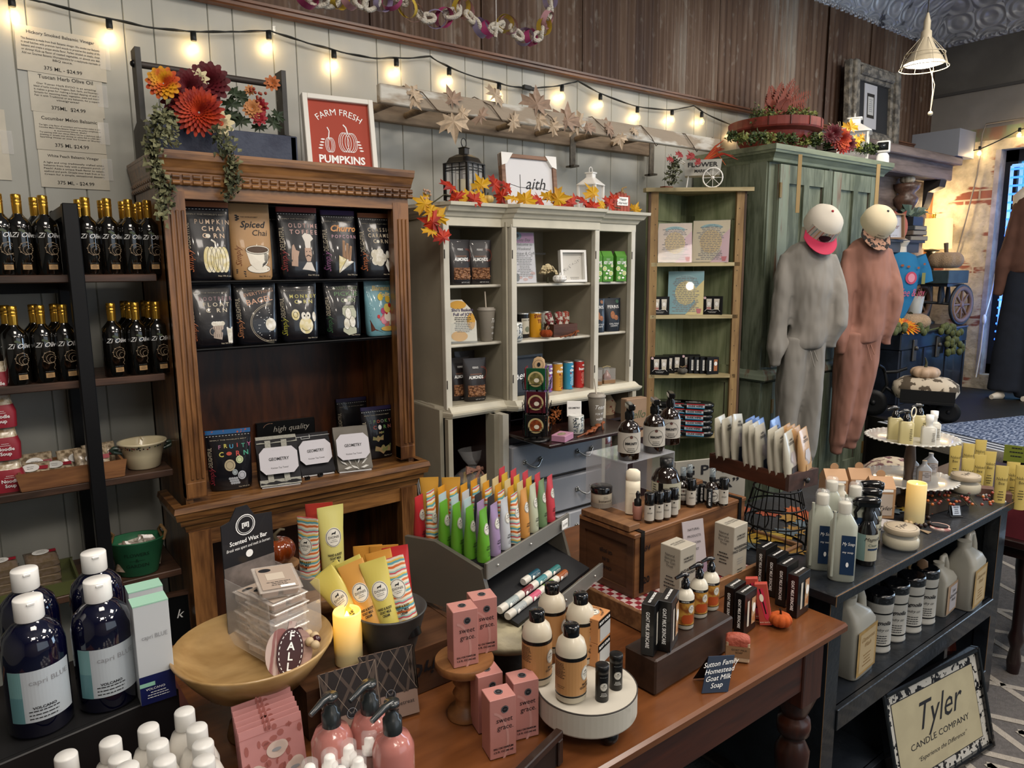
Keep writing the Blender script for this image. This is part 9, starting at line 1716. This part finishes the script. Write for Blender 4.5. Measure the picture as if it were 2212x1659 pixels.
for i,(u,v,P_,n) in enumerate(((.3,.96,P1,'white, first'),(.3,.86,P1,'white, second'),(.3,.76,P1,'white tall tilted, third'),(.75,.72,P2,'blue, first'),(.75,.66,P2,'blue, second'),(.75,.60,P2,'blue, third'),(.3,.58,P1,'white, fourth'),(.3,.5,P1,'white, fifth'),(.3,.42,P1,'white, sixth'),(.75,.40,P2,'blue, fourth'),(.3,.26,P1,'white, seventh'),(.3,.18,P1,'white, eighth'),(.75,.26,P3,'tan, first'),(.75,.2,P3,'tan, second'),(.75,.14,P3,'tan, third'),(.3,.07,P1,'white, ninth'),(.75,.06,P3,'tan, fourth'))):
 q=A2+dx*u*wd_+dy*v*dd_;q.z=ZD+.008+(.015 if i in (2,9) else 0);P_.put(q,'refill pouch in the old drawer, %s from the back'%n,rot=(R(-6),R(8 if i==2 else -2),rzd+R(20)),sc=(1.2,1.2,1.25))
JG=mat('#a9ada0',.3,coat=.3)
def jug(b):b.loft([(0,.026,.019,3),(.004,.029,.022,3.5),(.135,.029,.022,3.5),(.155,.018,.016,2.4),(.165,.011,.011,2)],JG,28);f=fplane((0,-.0225,0));nb=mat('#1d3350',.4);b.patch(f,-.006,.024,.02,.115,nb,.0006,3);b.text(f,'My Soap',.009,.095,.011,TEXTW,.0012,sh=.3,wid=.026);b.text(f,'my soap',.009,.075,.007,TEXTW,.0012);b.ell(f,.009,.045,.003,.006,TEXTW,.0012);b.tube([(-.0225,-.019,.012),(-.0225,-.019,.17)],.0035,JG,8)
JP=mk('dosing_jug','jug','pale dosing jugs with wrapped caps',('jug_body',jug),('wrapped_cap',lambda b:(b.lathe([(.0135,.163),(.014,.185),(.012,.188),(0,.188)],mat('#c4c1b4',.4),18,1),b.lathe([(.016,.16),(.0165,.188),(.014,.196),(.008,.201)],FILM,12,0,False))))
for px,py,n in ((1815,1250,'front right'),(1768,1226,'front left'),(1838,1205,'back right'),(1788,1190,'back left')):q=onK(px,py);JP.put(q,'pale green dosing jug with a wrapped cap, %s of the four'%n,face(q,8),sc=1.17)
def clean(b):b.loft([(0,.022,.022),(.004,.0245,.0245),(.088,.0245,.0245),(.108,.014,.014),(.115,.011,.011)],BLKG,26)
def clab2(b):f=fcyl(.0247);b.patch(f,-.03,.038,.014,.082,mat('#a9a694',.45),.0003,14);b.patch(f,-.03,-.006,.014,.082,mat('#6f8a86',.45),.0006,5);b.text(f,'Magnolia',.012,.07,.012,INK,sh=.4);b.text(f,'Clean',.012,.055,.01,mat('#2f4a44',.5));b.patch(f,0,.03,.042,.047,mat('#1d3350',.4),.0006,4)
KC=mk('cleaner_bottle','bottle','black trigger cleaner bottles',('bottle_body',clean),('label',clab2),('trigger',lambda b:(b.lathe([(.013,.113),(.0135,.13),(.01,.135),(.01,.15)],BLACK,16),b.loft([(.148,.03,.011,3,-.006,0),(.156,.034,.013,3,-.008,0),(.168,.028,.011,3,-.002,0),(.173,.012,.006,2,.004,0)],BLKG,20),b.tube([(-.02,0,.148),(-.03,0,.13),(-.026,0,.112)],[.005,.004,.003],BLACK,8))))
for i,(px,py) in enumerate(((1868,1216),(1872,1192),(1878,1172))):q=onK(px,py);KC.put(q,'black trigger cleaner bottle, %s from the front of three in a file'%ORD[i],face(q,10),sc=1.16)
q=onK(1808,1135);b=MB();b.loft([(0,.022,.018,3),(.004,.025,.02,3.4),(.06,.025,.02,3.4),(.09,.016,.014,2),(.094,.011,.011,2),(.11,.011,.011,2)],mat('#bdb7a6',.4,coat=.2),24);b.patch(fplane((0,-.0205,0)),-.02,.02,.008,.045,mat('#b08e66',.5));put(b.build('powder_bottle'),q,'cream square shouldered bottle with a kraft label behind the jugs','bottle',face(q)).scale=(1.3,)*3
KR=mat('#b08a66',.6);
def gable(b):b.box((-.026,-.026,0),(.026,.026,.07),KR,.001);b.add([(-.026,-.026,.07),(.026,-.026,.07),(.026,.026,.07),(-.026,.026,.07),(-.026,0,.093),(.026,0,.093)],[(0,1,5,4),(2,3,4,5),(1,2,5),(3,0,4)],KR);b.prism(circ(14,.010,0,.097),.002,KR,'xz',-.001);f=fplane((0,-.0265,0));b.patch(f,-.012,.02,.008,.058,mat('#b9aca0',.5));b.text(f,'Tyler',.004,.025,.014,INK,.0012,sh=.4);b.patch(f,-.015,.02,.063,.069,TEXTW)
GBX=mk1('gable_box','box','kraft gable top boxes',gable)
for i,(px,py,sc_) in enumerate(((1896,1112,1.5),(1850,1088,1.45),(1797,1090,1.45))):q=onK(px,py);GBX.put(q,'kraft gable top gift box, %s of three'%('right, nearest','middle','left')[i],face(q,20),sc=sc_)
q=onK(1885,1060);t=MB();t.loft([(0,.12,.09,2.5),(.03,.13,.1,2.5),(.06,.1,.07,2),(.075,.04,.03,2)],mat('#5a3a3c',.9,c2='#a89c88',ns=26.,bump=1.,bs=12.,lo=.45,hi=.5),30);o=t.build('printed_scarf');put(o,q+Vector((.25,.05,0)),'crumpled floral printed scarf behind the kraft boxes','scarf')
q=onK(1958,1082);q.x+=.0;z1=zat(q,1036)-KZ;z2=zat(q,948)-KZ;t=thing('tiered_stand','two tier white scalloped cake stand with wooden posts','cake stand',q);WSx=woodm('#4a3a30','#6f5a4a','z',12,.5,0);rA,rB=92/F*depth(q),88/F*depth(q)
b=MB();b.lathe([(.05,0),(.045,.012),(.02,.02),(.028,z1-.006)],WSx,24);b.build('foot',t);b=MB();b.lathe([(.016,z1),(.014,z1+.02),(.02,(z1+z2)/2),(.013,z2-.004)],WSx,20);b.build('post',t)
for z,r_ in ((z1,rA),(z2,rB)):
 b=MB();b.lathe([(r_*.25,z-.005),(r_*.7,z-.003),(r_,z+.008),(r_*.99,z+.010),(r_*.72,z+.001),(0,z)],mat('#b9b7b0',.2,coat=.6),48,1);[b.ball((r_*cos(k*pi/20),r_*sin(k*pi/20),z+.008),r_*.05,mat('#b9b7b0',.2,coat=.6),6,4,(1,1,.4)) for k in range(40)];b.build('plate',t)
b=MB();b.tube([(.018*cos(u*pi/8),0,z2+.098+.018*sin(u*pi/8)) for u in range(16)],.0022,CREAM,6,closed=True);b.tube([(0,0,z2),(0,0,z2+.08)],.003,CREAM,6);b.build('ring_handle',t)
def sq(c,hh):return lambda b:(b.loft([(0,.017,.014,6),(hh,.017,.014,6),(hh+.004,.012,.01,4)],mat(c,.3,coat=.2),24),b.fine(fplane((0,-.0145,0)),.01,hh*.7,.008,hh*.5,6,INK))
SQ=mk('hand_soap','bottle','pale yellow square bottles on the cake stand',('bottle_body',sq('#b3a878',.055)),('pump',lambda b:pump(b,.009,.056,BLKG,.75)));WQ=mk('mist_bottle','bottle','white mist bottles on the cake stand',('bottle_body',sq('#b9b7ae',.042)),('cap',lambda b:b.lathe([(.008,.044),(.008,.056),(.0095,.058),(.0095,.076),(0,.077)],WPL,16,1)))
for px,py,P_,n in ((1955,957,SQ,'pale yellow square pump bottle at the front of the upper tier'),(1931,948,SQ,'pale yellow square pump bottle at the left of the upper tier'),(1983,942,SQ,'pale yellow square pump bottle at the back of the upper tier'),(2004,958,WQ,'white mist bottle on the upper tier, nearer'),(2014,948,WQ,'white mist bottle on the upper tier, farther')):p_=onZ(px,py,KZ+z2+.0005);P_.put(p_,n,face(p_,8),sc=1.35)
def wsh(w,h):return lambda b:(b.loft([(0,w*.45,w*.3,4),(.002,w*.5,w*.33,4),(h*.62,w*.5,w*.33,4),(h*.82,w*.2,w*.2,2),(h*.85,w*.17,w*.17,2),(h,w*.17,w*.17,2)],mat('#b7bac0',.3,coat=.3),26),b.patch(fplane((0,-w*.335,0)),-w*.42,w*.42,h*.08,h*.55,mat('#a58a70',.5),.0006),b.patch(fplane((0,-w*.335,0)),-w*.16,w*.38,h*.1,h*.52,mat('#b3aeb0',.5),.001),b.text(fplane((0,-w*.335,0)),'Tyler\nGlamorous\nWash',w*.1,h*.36,w*.13,INK,.0014,sh=.4))
WS1=mk1('wash_bottle','bottle','small white wash bottles',wsh(.038,.062))
for px,py,n in ((1994,1040,'front right'),(1967,1028,'left'),(2008,1022,'back right')):p_=onZ(px,py,KZ+z1+.0005);WS1 .put(p_,'small white wash bottle on the lower tier, %s'%n,face(p_,14),sc=1.25)
def cjar(lab,q,r):
 t=thing('jar_candle',lab,'candle',q);t.scale=(.93,.93,1.3);b=MB();b.lathe([(r*.9,0),(r,.006),(r,.024),(r*.9,.034),(r*.88,.037)],GLASS,36,0);b.build('glass_jar',t);b=MB();b.lathe([(r*.88,.003),(r*.96,.008),(r*.96,.022),(r*.86,.027)],mat('#b5ab92',.4),36);b.build('wax',t);b=MB();b.lathe([(r*.92,.037),(r*.93,.038),(r*.93,.048),(r*.9,.0495),(0,.0495)],mat('#a89a84',.5),36,1);b.ring(fplane((0,0,.0496),'+z'),0,0,r*.8,r*.8,.001,INK,.0003);b.text(fplane((0,0,.0496),'+z'),'Tyler',0,0,r*.5,INK,.0003,sh=.4);b.build('wood_lid',t)
q=onK(1944,1180);cjar('jar candle with a wooden lid at the front of the console',q,40/F*depth(q))
Wb=onK(2050,1112);b=MB();b.box((-.12,-.05,0),(.13,.07,.045),mat('#3f3226',.6,noise=.3,ns=20.),.002);put(b.build('dark_box'),Wb+Vector((.06,.07,0)),'dark wooden box under the second jar candle','box',R(-8));q=onZ(2083,1062,KZ+.046);cjar('jar candle with a wooden lid raised on the dark box',q,33/F*depth(q))
t=thing('berry_garland','orange and red berry garland draped over the dark box','garland',(0,0,0));random.seed(31)
for k in range(6):b=MB();a=onZ(2010+k*20,1072-k*1,KZ+.05);e=onZ(2035+k*20+random.uniform(-8,12),1085+random.uniform(-12,14),KZ+.04);b.tube([tuple(a),tuple(e)],.0015,STM,4);b.build('twig',t)
BR_=None
for k in range(42):
 q=onZ(random.uniform(2000,2145),random.uniform(1058,1090),KZ+.055);r_=k%3
 if not BR_:BR_=[None ]*3
 if BR_[r_] is None:b=MB();b.ball((0,0,0),.0052,mat(('#6a1f18','#8a3018','#a85a20')[r_],.35,coat=.4),10,7);BR_[r_]=b.build('berry',t);o=BR_[r_]
 else:o=BR_[r_].copy();COL.objects.link(o);o.parent=t
 o.location=q
q=onK(2066,1118);t=thing('tiny_easel','small black ornate easel holding a price card','easel',q,R(-35));b=MB();b.at((0,0,0),(R(-20),0,0));b.prism([(-.02,0),(.02,0),(.022,.03),(.015,.06),(0,.07),(-.015,.06),(-.022,.03)],.003,BLACK,'xz',0);b.tube([(-.02,-.004,.002),(.02,-.004,.002)],.002,BLACK,5);b.patch(fplane((0,-.004,0)),-.014,.014,.008,.04,mat('#a9b4c4',.5));b.fine(fplane((0,-.0046,0)),0,.034,.02,.02,4,INK);b.at();b.build('easel_frame',t);b=MB();b.tube([(0,.02,.05),(0,.045,0)],.0018,BLACK,5);b.build('leg',t)
t=thing('tassel_tag','plaid pumpkin tag with wooden beads and a tassel lying on the console','ornament',(0,0,0));q=onK(2032,1140);b=MB();b.at((q.x,q.y,KZ),(0,0,R(15)));b.prism(circ(20,.03,-.012,.0,.8),.004,PLD,'xy',0);b.prism(circ(20,.028,.014,.004,.8),.004,mat('#b8988c',.6),'xy',.001);b.prism(circ(22,.026,0,.004,.7),.004,INK,'xy',.005);b.at();b.build('tag_board',t)
for k,(px,py) in enumerate(((2008,1130),(1998,1134),(1988,1136),(1978,1134),(1967,1130),(1958,1128),(2005,1118),(1994,1120))):q=onZ(px,py,KZ+.007);b=MB();b.ball((0,0,0),.0075,mat('#2a1a14',.4) if k<4 or k>5 else mat('#b59c74',.5),12,8);o=b.build('bead',t);o.location=q
q=onK(1998,1150);b=MB();[b.tube([(q.x,q.y+.02,KZ+.005),(q.x-.012+.003*k,q.y-.015,KZ+.0025)],.0014,mat('#8a765c',.8),4) for k in range(9)];b.build('tassel',t)
q=onK(1915,1140);b=MB();b.box((-.04,-.025,0),(.04,.025,.016),mat('#aaa6a6',.4,coat=.3),.001);f=fplane((0,0,.016),'+z');b.text(f,'Tyler',0,0,.02,INK,.0004,sh=.4);put(b.build('flat_box'),q,'flat white box with script lettering behind the jar candle','box',R(20))
t=thing('leaf_placemat','autumn leaf placemats spread flat on the console','placemat',(0,0,0));random.seed(41)
for k in range(22):
 q=onZ(random.uniform(1600,1760),random.uniform(1085,1190),KZ+.0012+k*.0002) if k<16 else onZ(random.uniform(1890,2010),random.uniform(1085,1105),KZ+.001+k*.0002)
 if not (KX0+.03<q.x<KX1 and KY0<q.y<KY1+.0):continue
 b=MB();c_=('#8a3a1c','#a8841f','#8c6a2a','#50606a','#9c4a1c','#b59a3c')[k%6];a=random.uniform(0,6);pts=[(.05*(1 if i%2 else .62)*cos(a+i*pi/7),.036*(1 if i%2 else .62)*sin(a+i*pi/7)) for i in range(14)];b.prism(pts,.0008,mat(c_,.8,noise=.3,ns=40.),'xy',0);o=b.build('leaf_piece',t);o.location=q;o.rotation_euler=(0,0,random.uniform(0,6))
q=onY(1560,1045,-1.62);b=MB();b.box((-.20,0,-.10),(.10,.012,.10),mat('#9d9a90',.7));f=fplane((0,0,0))
for i,s_ in enumerate(('G P A R','F O ER”','S   E A')):b.text(f,s_,-.05,.06-.06*i,.05,INK,bold=.02,wid=.24)
put(b.build('letter_sign'),q,'pale sign of black capital letters behind the chest','sign',R(-20));b=MB();b.box((q.x-.2,q.y+.02,0),(q.x+.15,q.y+.25,q.z-.1),BLACK);tagit(b.build('back_stand'),'dark stand holding the lettered sign','stand')
SZ=.4205
def bigjug(w,h,d):return lambda b:(b.loft([(0,w*.47,d*.47,5),(.004,w*.5,d*.5,6),(h*.62,w*.5,d*.5,6),(h*.72,w*.42,d*.42,4,-w*.05,0),(h*.84,w*.2,d*.2,2.5,-w*.26,0),(h*.86,w*.16,w*.16,2,-w*.28,0),(h*.93,w*.16,w*.16,2,-w*.28,0)],mat('#a6a398',.35,coat=.3),32),b.tube([(-w*.1,0,h*.8),(w*.02,0,h*.97),(w*.2,0,h*.98),(w*.4,0,h*.8),(w*.44,0,h*.66)],[w*.1,w*.085,w*.085,w*.1,w*.11],mat('#a6a398',.35,coat=.3),12))
def jl(w,h,d):return lambda b:(b.patch(fplane((0,-d*.503,0)),-w*.46,w*.46,h*.05,h*.58,mat('#a8874f',.5,noise=.2,ns=20.),.0006),b.patch(fplane((0,-d*.503,0)),-w*.36,w*.38,h*.08,h*.54,mat('#b39d77',.5),.001),b.text(fplane((0,-d*.503,0)),'Glamorous\nWash',0,h*.42,h*.075,mat('#8a6a3c',.5),.0014,sh=.4),b.fine(fplane((0,-d*.503,0)),0,h*.26,w*.5,h*.12,4,mat('#8a6a3c',.5),.0014))
JB=mk('detergent_jug','jug','large kraft labelled detergent jugs',('jug_body',bigjug(.145,.27,.10)),('label',jl(.145,.27,.10)))
for px,py,n in ((1853,1452,'left end of the shelf'),(2098,1308,'right end of the shelf')):q=onZ(px,py,SZ);JB.put(Vector((q.x+.0,q.y+.03,SZ)),'large detergent jug with a kraft label at the %s'%n,R(4))
q=onZ(2012,1275,SZ);JB.put(Vector((q.x+.10,q.y+.16,SZ)),'pale detergent jug half hidden behind the tubs',R(4));JS=mk('detergent_jug','jug','small detergent jug',('jug_body',bigjug(.095,.175,.07)),('label',lambda b:wsh(.0,.1) if 0 else (b.patch(fplane((0,-.0355,0)),-.042,.042,.008,.1,mat('#a3886e',.5),.0006),b.patch(fplane((0,-.0355,0)),-.02,.036,.014,.092,mat('#b0adb2',.5),.001),b.text(fplane((0,-.0355,0)),'Tyler\nGlamorous\nWash',.008,.06,.014,INK,.0014,sh=.4))));q=onZ(2038,1322,SZ);JS.put(Vector((q.x,q.y+.02,SZ)),'smaller detergent jug beside the row of laundry tubs',R(4),sc=1.18)
def ltub(b):r=.036;b.lathe([(r*.93,0),(r,.003),(r,.006),(r*.97,.009),(r*.97,.126),(r,.129),(r,.142)],mat('#b3b1aa',.35,coat=.2),30);f=fcyl(r*.98);[b.patch(f,-.07,.07,z,z+.004,BLACK,.0006,24) for z in (.02,.112)];b.text(f,'Magnolia',.006,.088,.016,INK,.001,sh=.4,bold=.02);b.text(f,'laundry co',.006,.068,.011,INK,.001,sh=.4);b.fine(f,.006,.05,.045,.02,4,INK)
LT=mk('laundry_tub','tub','white laundry powder tubs with wrapped black lids',('tub_body',ltub),('wrapped_lid',lambda b:b.lathe([(.0375,.142),(.038,.158),(.036,.166),(.03,.168),(.02,.162),(.008,.167),(0,.164)],mat('#0d0e12',.15,coat=1,bump=.8,bs=60.),24,1)))
for i,(px,py) in enumerate(((1905,1405),(1938,1382),(1973,1363),(2003,1345))):q=onZ(px,py-2,SZ);LT.put(Vector((q.x,q.y+.02,SZ)),'white laundry tub with a black wrapped lid, %s from the left'%ORD[i],face(q,2),sc=1.18)
q=onZ(1985,1330,SZ);LT.put(Vector((q.x-.02,q.y+.11,SZ)),'white laundry tub with a black lid hidden behind the front row',0,sc=1.18);q=onZ(1988,1345,SZ);b=MB();b.loft([(0,.004,.003),(.01,.018,.004),(.03,.016,.004),(.036,.006,.003)],mat('#7a5f48',.5),16);put(b.build('wooden_scoop'),(q.x,q.y+.01,SZ+.195),'little wooden scoop standing among the wrapped black lids','scoop',face(q))
q=onZ(1830,1600,.1305);t=thing('mercury_pumpkin','silver and gold mercury glass pumpkin in the lower cubby','pumpkin',(q.x+.08,q.y+.09,.1305));b=MB();pumpkin(b,.085,mat('#b9a77c',.12,m=1.,c2='#8a8f92',ns=30.),STM,.8,9,0);b.build('pumpkin_body',t);b=MB();b.tube([(0,0,.115),(.005,0,.14)],.008,SILV,7);b.build('stem',t)
q=onZ(2075,1420,.1305);b=MB();b.lathe([(.05,0),(.07,.03),(.06,.09),(.03,.14),(.018,.18),(.01,.2)],mat('#3f1a12',.25,coat=.6),14,smooth=False);put(b.build('wooden_gourd'),(q.x,q.y+.08,.1305),'glossy dark brown fluted gourd in the right cubby','gourd')
A3,rz5,wS,_,_=bx((1935,1690),(1900,1660),(2090,1560),0.0);A3=onZ(1893,1706,.012);B3=onZ(2098,1580,.012);rz5=math.atan2((B3-A3).y,(B3-A3).x);wS=(B3-A3).length;hS=.34
A3+=Vector((-.03,-.07,0));t=thing('framed_sign','framed candle company sign with an animal print border on the floor','sign',(A3 .x,A3 .y,.014),rot=(R(-14),0,rz5));b=MB();q_=.016
for a1,c1,d1,e1 in ((0,q_,0,hS),(wS-q_,wS,0,hS),(q_,wS-q_,0,q_),(q_,wS-q_,hS-q_,hS)):b.box((a1,-.02,d1),(c1,.012,e1),BLKG,.004)
b.build('frame',t);b=MB();b.box((q_,-.006,q_),(wS-q_,-.002,hS-q_),mat('#b5b2aa',.4,c2='#0f0f14',ns=60.,lo=.54,hi=.56));f=fplane((wS/2,-.0065,0));b.patch(f,-wS/2+.045,wS/2-.045,.045,hS-.045,INK,.0004);b.patch(f,-wS/2+.048,wS/2-.048,.048,hS-.048,mat('#a89f82',.5,noise=.08,ns=12.),.0008)
b.text(f,'Tyler',.0,hS*.62,.12,INK,.0014,sh=.45);b.text(f,'CANDLE COMPANY',0,hS*.4,.028,INK,.0014,wid=wS*.6);b.text(f,'“Experience the Difference”',0,hS*.27,.02,INK,.0014,sh=.35,wid=wS*.5);b.build('panel',t)
# ======== TABLE BEYOND ON THE RIGHT ========
DT=mat('#241312',.35,coat=.3,noise=.2,ns=10.);tz=.60;t=thing('dark_side_table','dark cherry side table with turned legs at the right edge','table',(0,0,0));sx0,sy0=3.13,-2.36
b=MB();b.box((sx0,sy0,tz-.03),(sx0+1.1,sy0+.7,tz),DT,.004);b.box((sx0+.04,sy0+.03,tz-.08),(sx0+1.06,sy0+.66,tz-.03),DT);b.build('tabletop',t)
for x in (sx0+.12,sx0+.95):
 for y in (sy0+.07,sy0+.6):b=MB().at((x,y,0));b.lathe([(.02,.0),(.026,.06),(.018,.12),(.03,.16),(.02,.2),(.022,.4),(.03,.46),(.03,tz-.08)],DT,16);b.build('leg',t)
b=MB();b.box((sx0+.1,sy0+.055,.15),(sx0+.97,sy0+.085,.18),DT);b.build('stretcher',t)
q=(sx0+.03,sy0+.05,tz+.001);RDC=mat('#6d2630',.6,noise=.2,ns=9.);t=thing('red_crate','worn red wooden crate with a handle slot on the side table','crate',q);b=MB();b.box((0,0,0),(.5,.012,.16),RDC);b.box((.12,-.002,.08),(.22,.0,.11),BLACK,.002);b.line(fplane((0,0,0)),[(0,.13),(.12,.06),(.3,.05)],.006,mat('#b0a09c',.6));b.build('front_board',t);b=MB();b.box((0,.012,0),(.012,.4,.16),RDC);b.build('end_board',t);b=MB();b.box((.0,.0,.161),(.5,.41,.17),DT);b.build('top_board',t);ZY=tz+.172
YT=mk1('yellow_tube','tube','pale yellow tubes standing on the red crate',lambda b:(b.loft([(0,.022,.016,2),(.1,.024,.012,2),(.16,.026,.003,3),(.165,.026,.001,3)],mat('#c2ad62',.35,coat=.2),20),b.text(fplane((0,-.016,0)),'Naked\nBee',0,.11,.016,INK),b.fine(fplane((0,-.017,0)),0,.07,.025,.03,4,INK)))
for i,(px,py) in enumerate(((2065,962),(2094,958),(2120,950),(2092,990),(2118,982),(2140,975),(2166,1006),(2190,998),(2210,1005))):q=onZ(px,py,ZY+.165);q.z=ZY;YT.put(q,'pale yellow tube beyond the console, %s from the left'%ORD[min(i,8)],face(q,10),sc=(.8,.8,1))
for px,py,n in ((2165,1062,'right'),(2128,1052,'left')):q=onZ(px,py,ZY+.06);b=MB();b.box((-.028,-.022,0),(.028,.022,.06),mat('#5d4038',.5),.001);f=fplane((0,-.022,0));[b.ell(f,.008*cos(a),.03+.008*sin(a),.004,.004,TEXTW,n=8) for a in (0,1.25,2.5,3.75,5.)];o=b.build('soap_carton');put(o,(q.x,q.y,ZY),'small brown carton with white flowers, %s one'%n,'box',face(q,10))
q=onY(2195,985,-2.0);b=MB();b.box((-.05,0,-.03),(.05,.004,.05),mat('#6f7a2a',.5));b.fine(fplane((0,0,0)),0,.035,.07,.04,3,INK);b.tube([(0,.006,-.03),(0,.006,ZY-q.z)],.003,BLACK,6);put(b.build('price_card'),q,'small olive green price card at the right edge','sign',face(q))
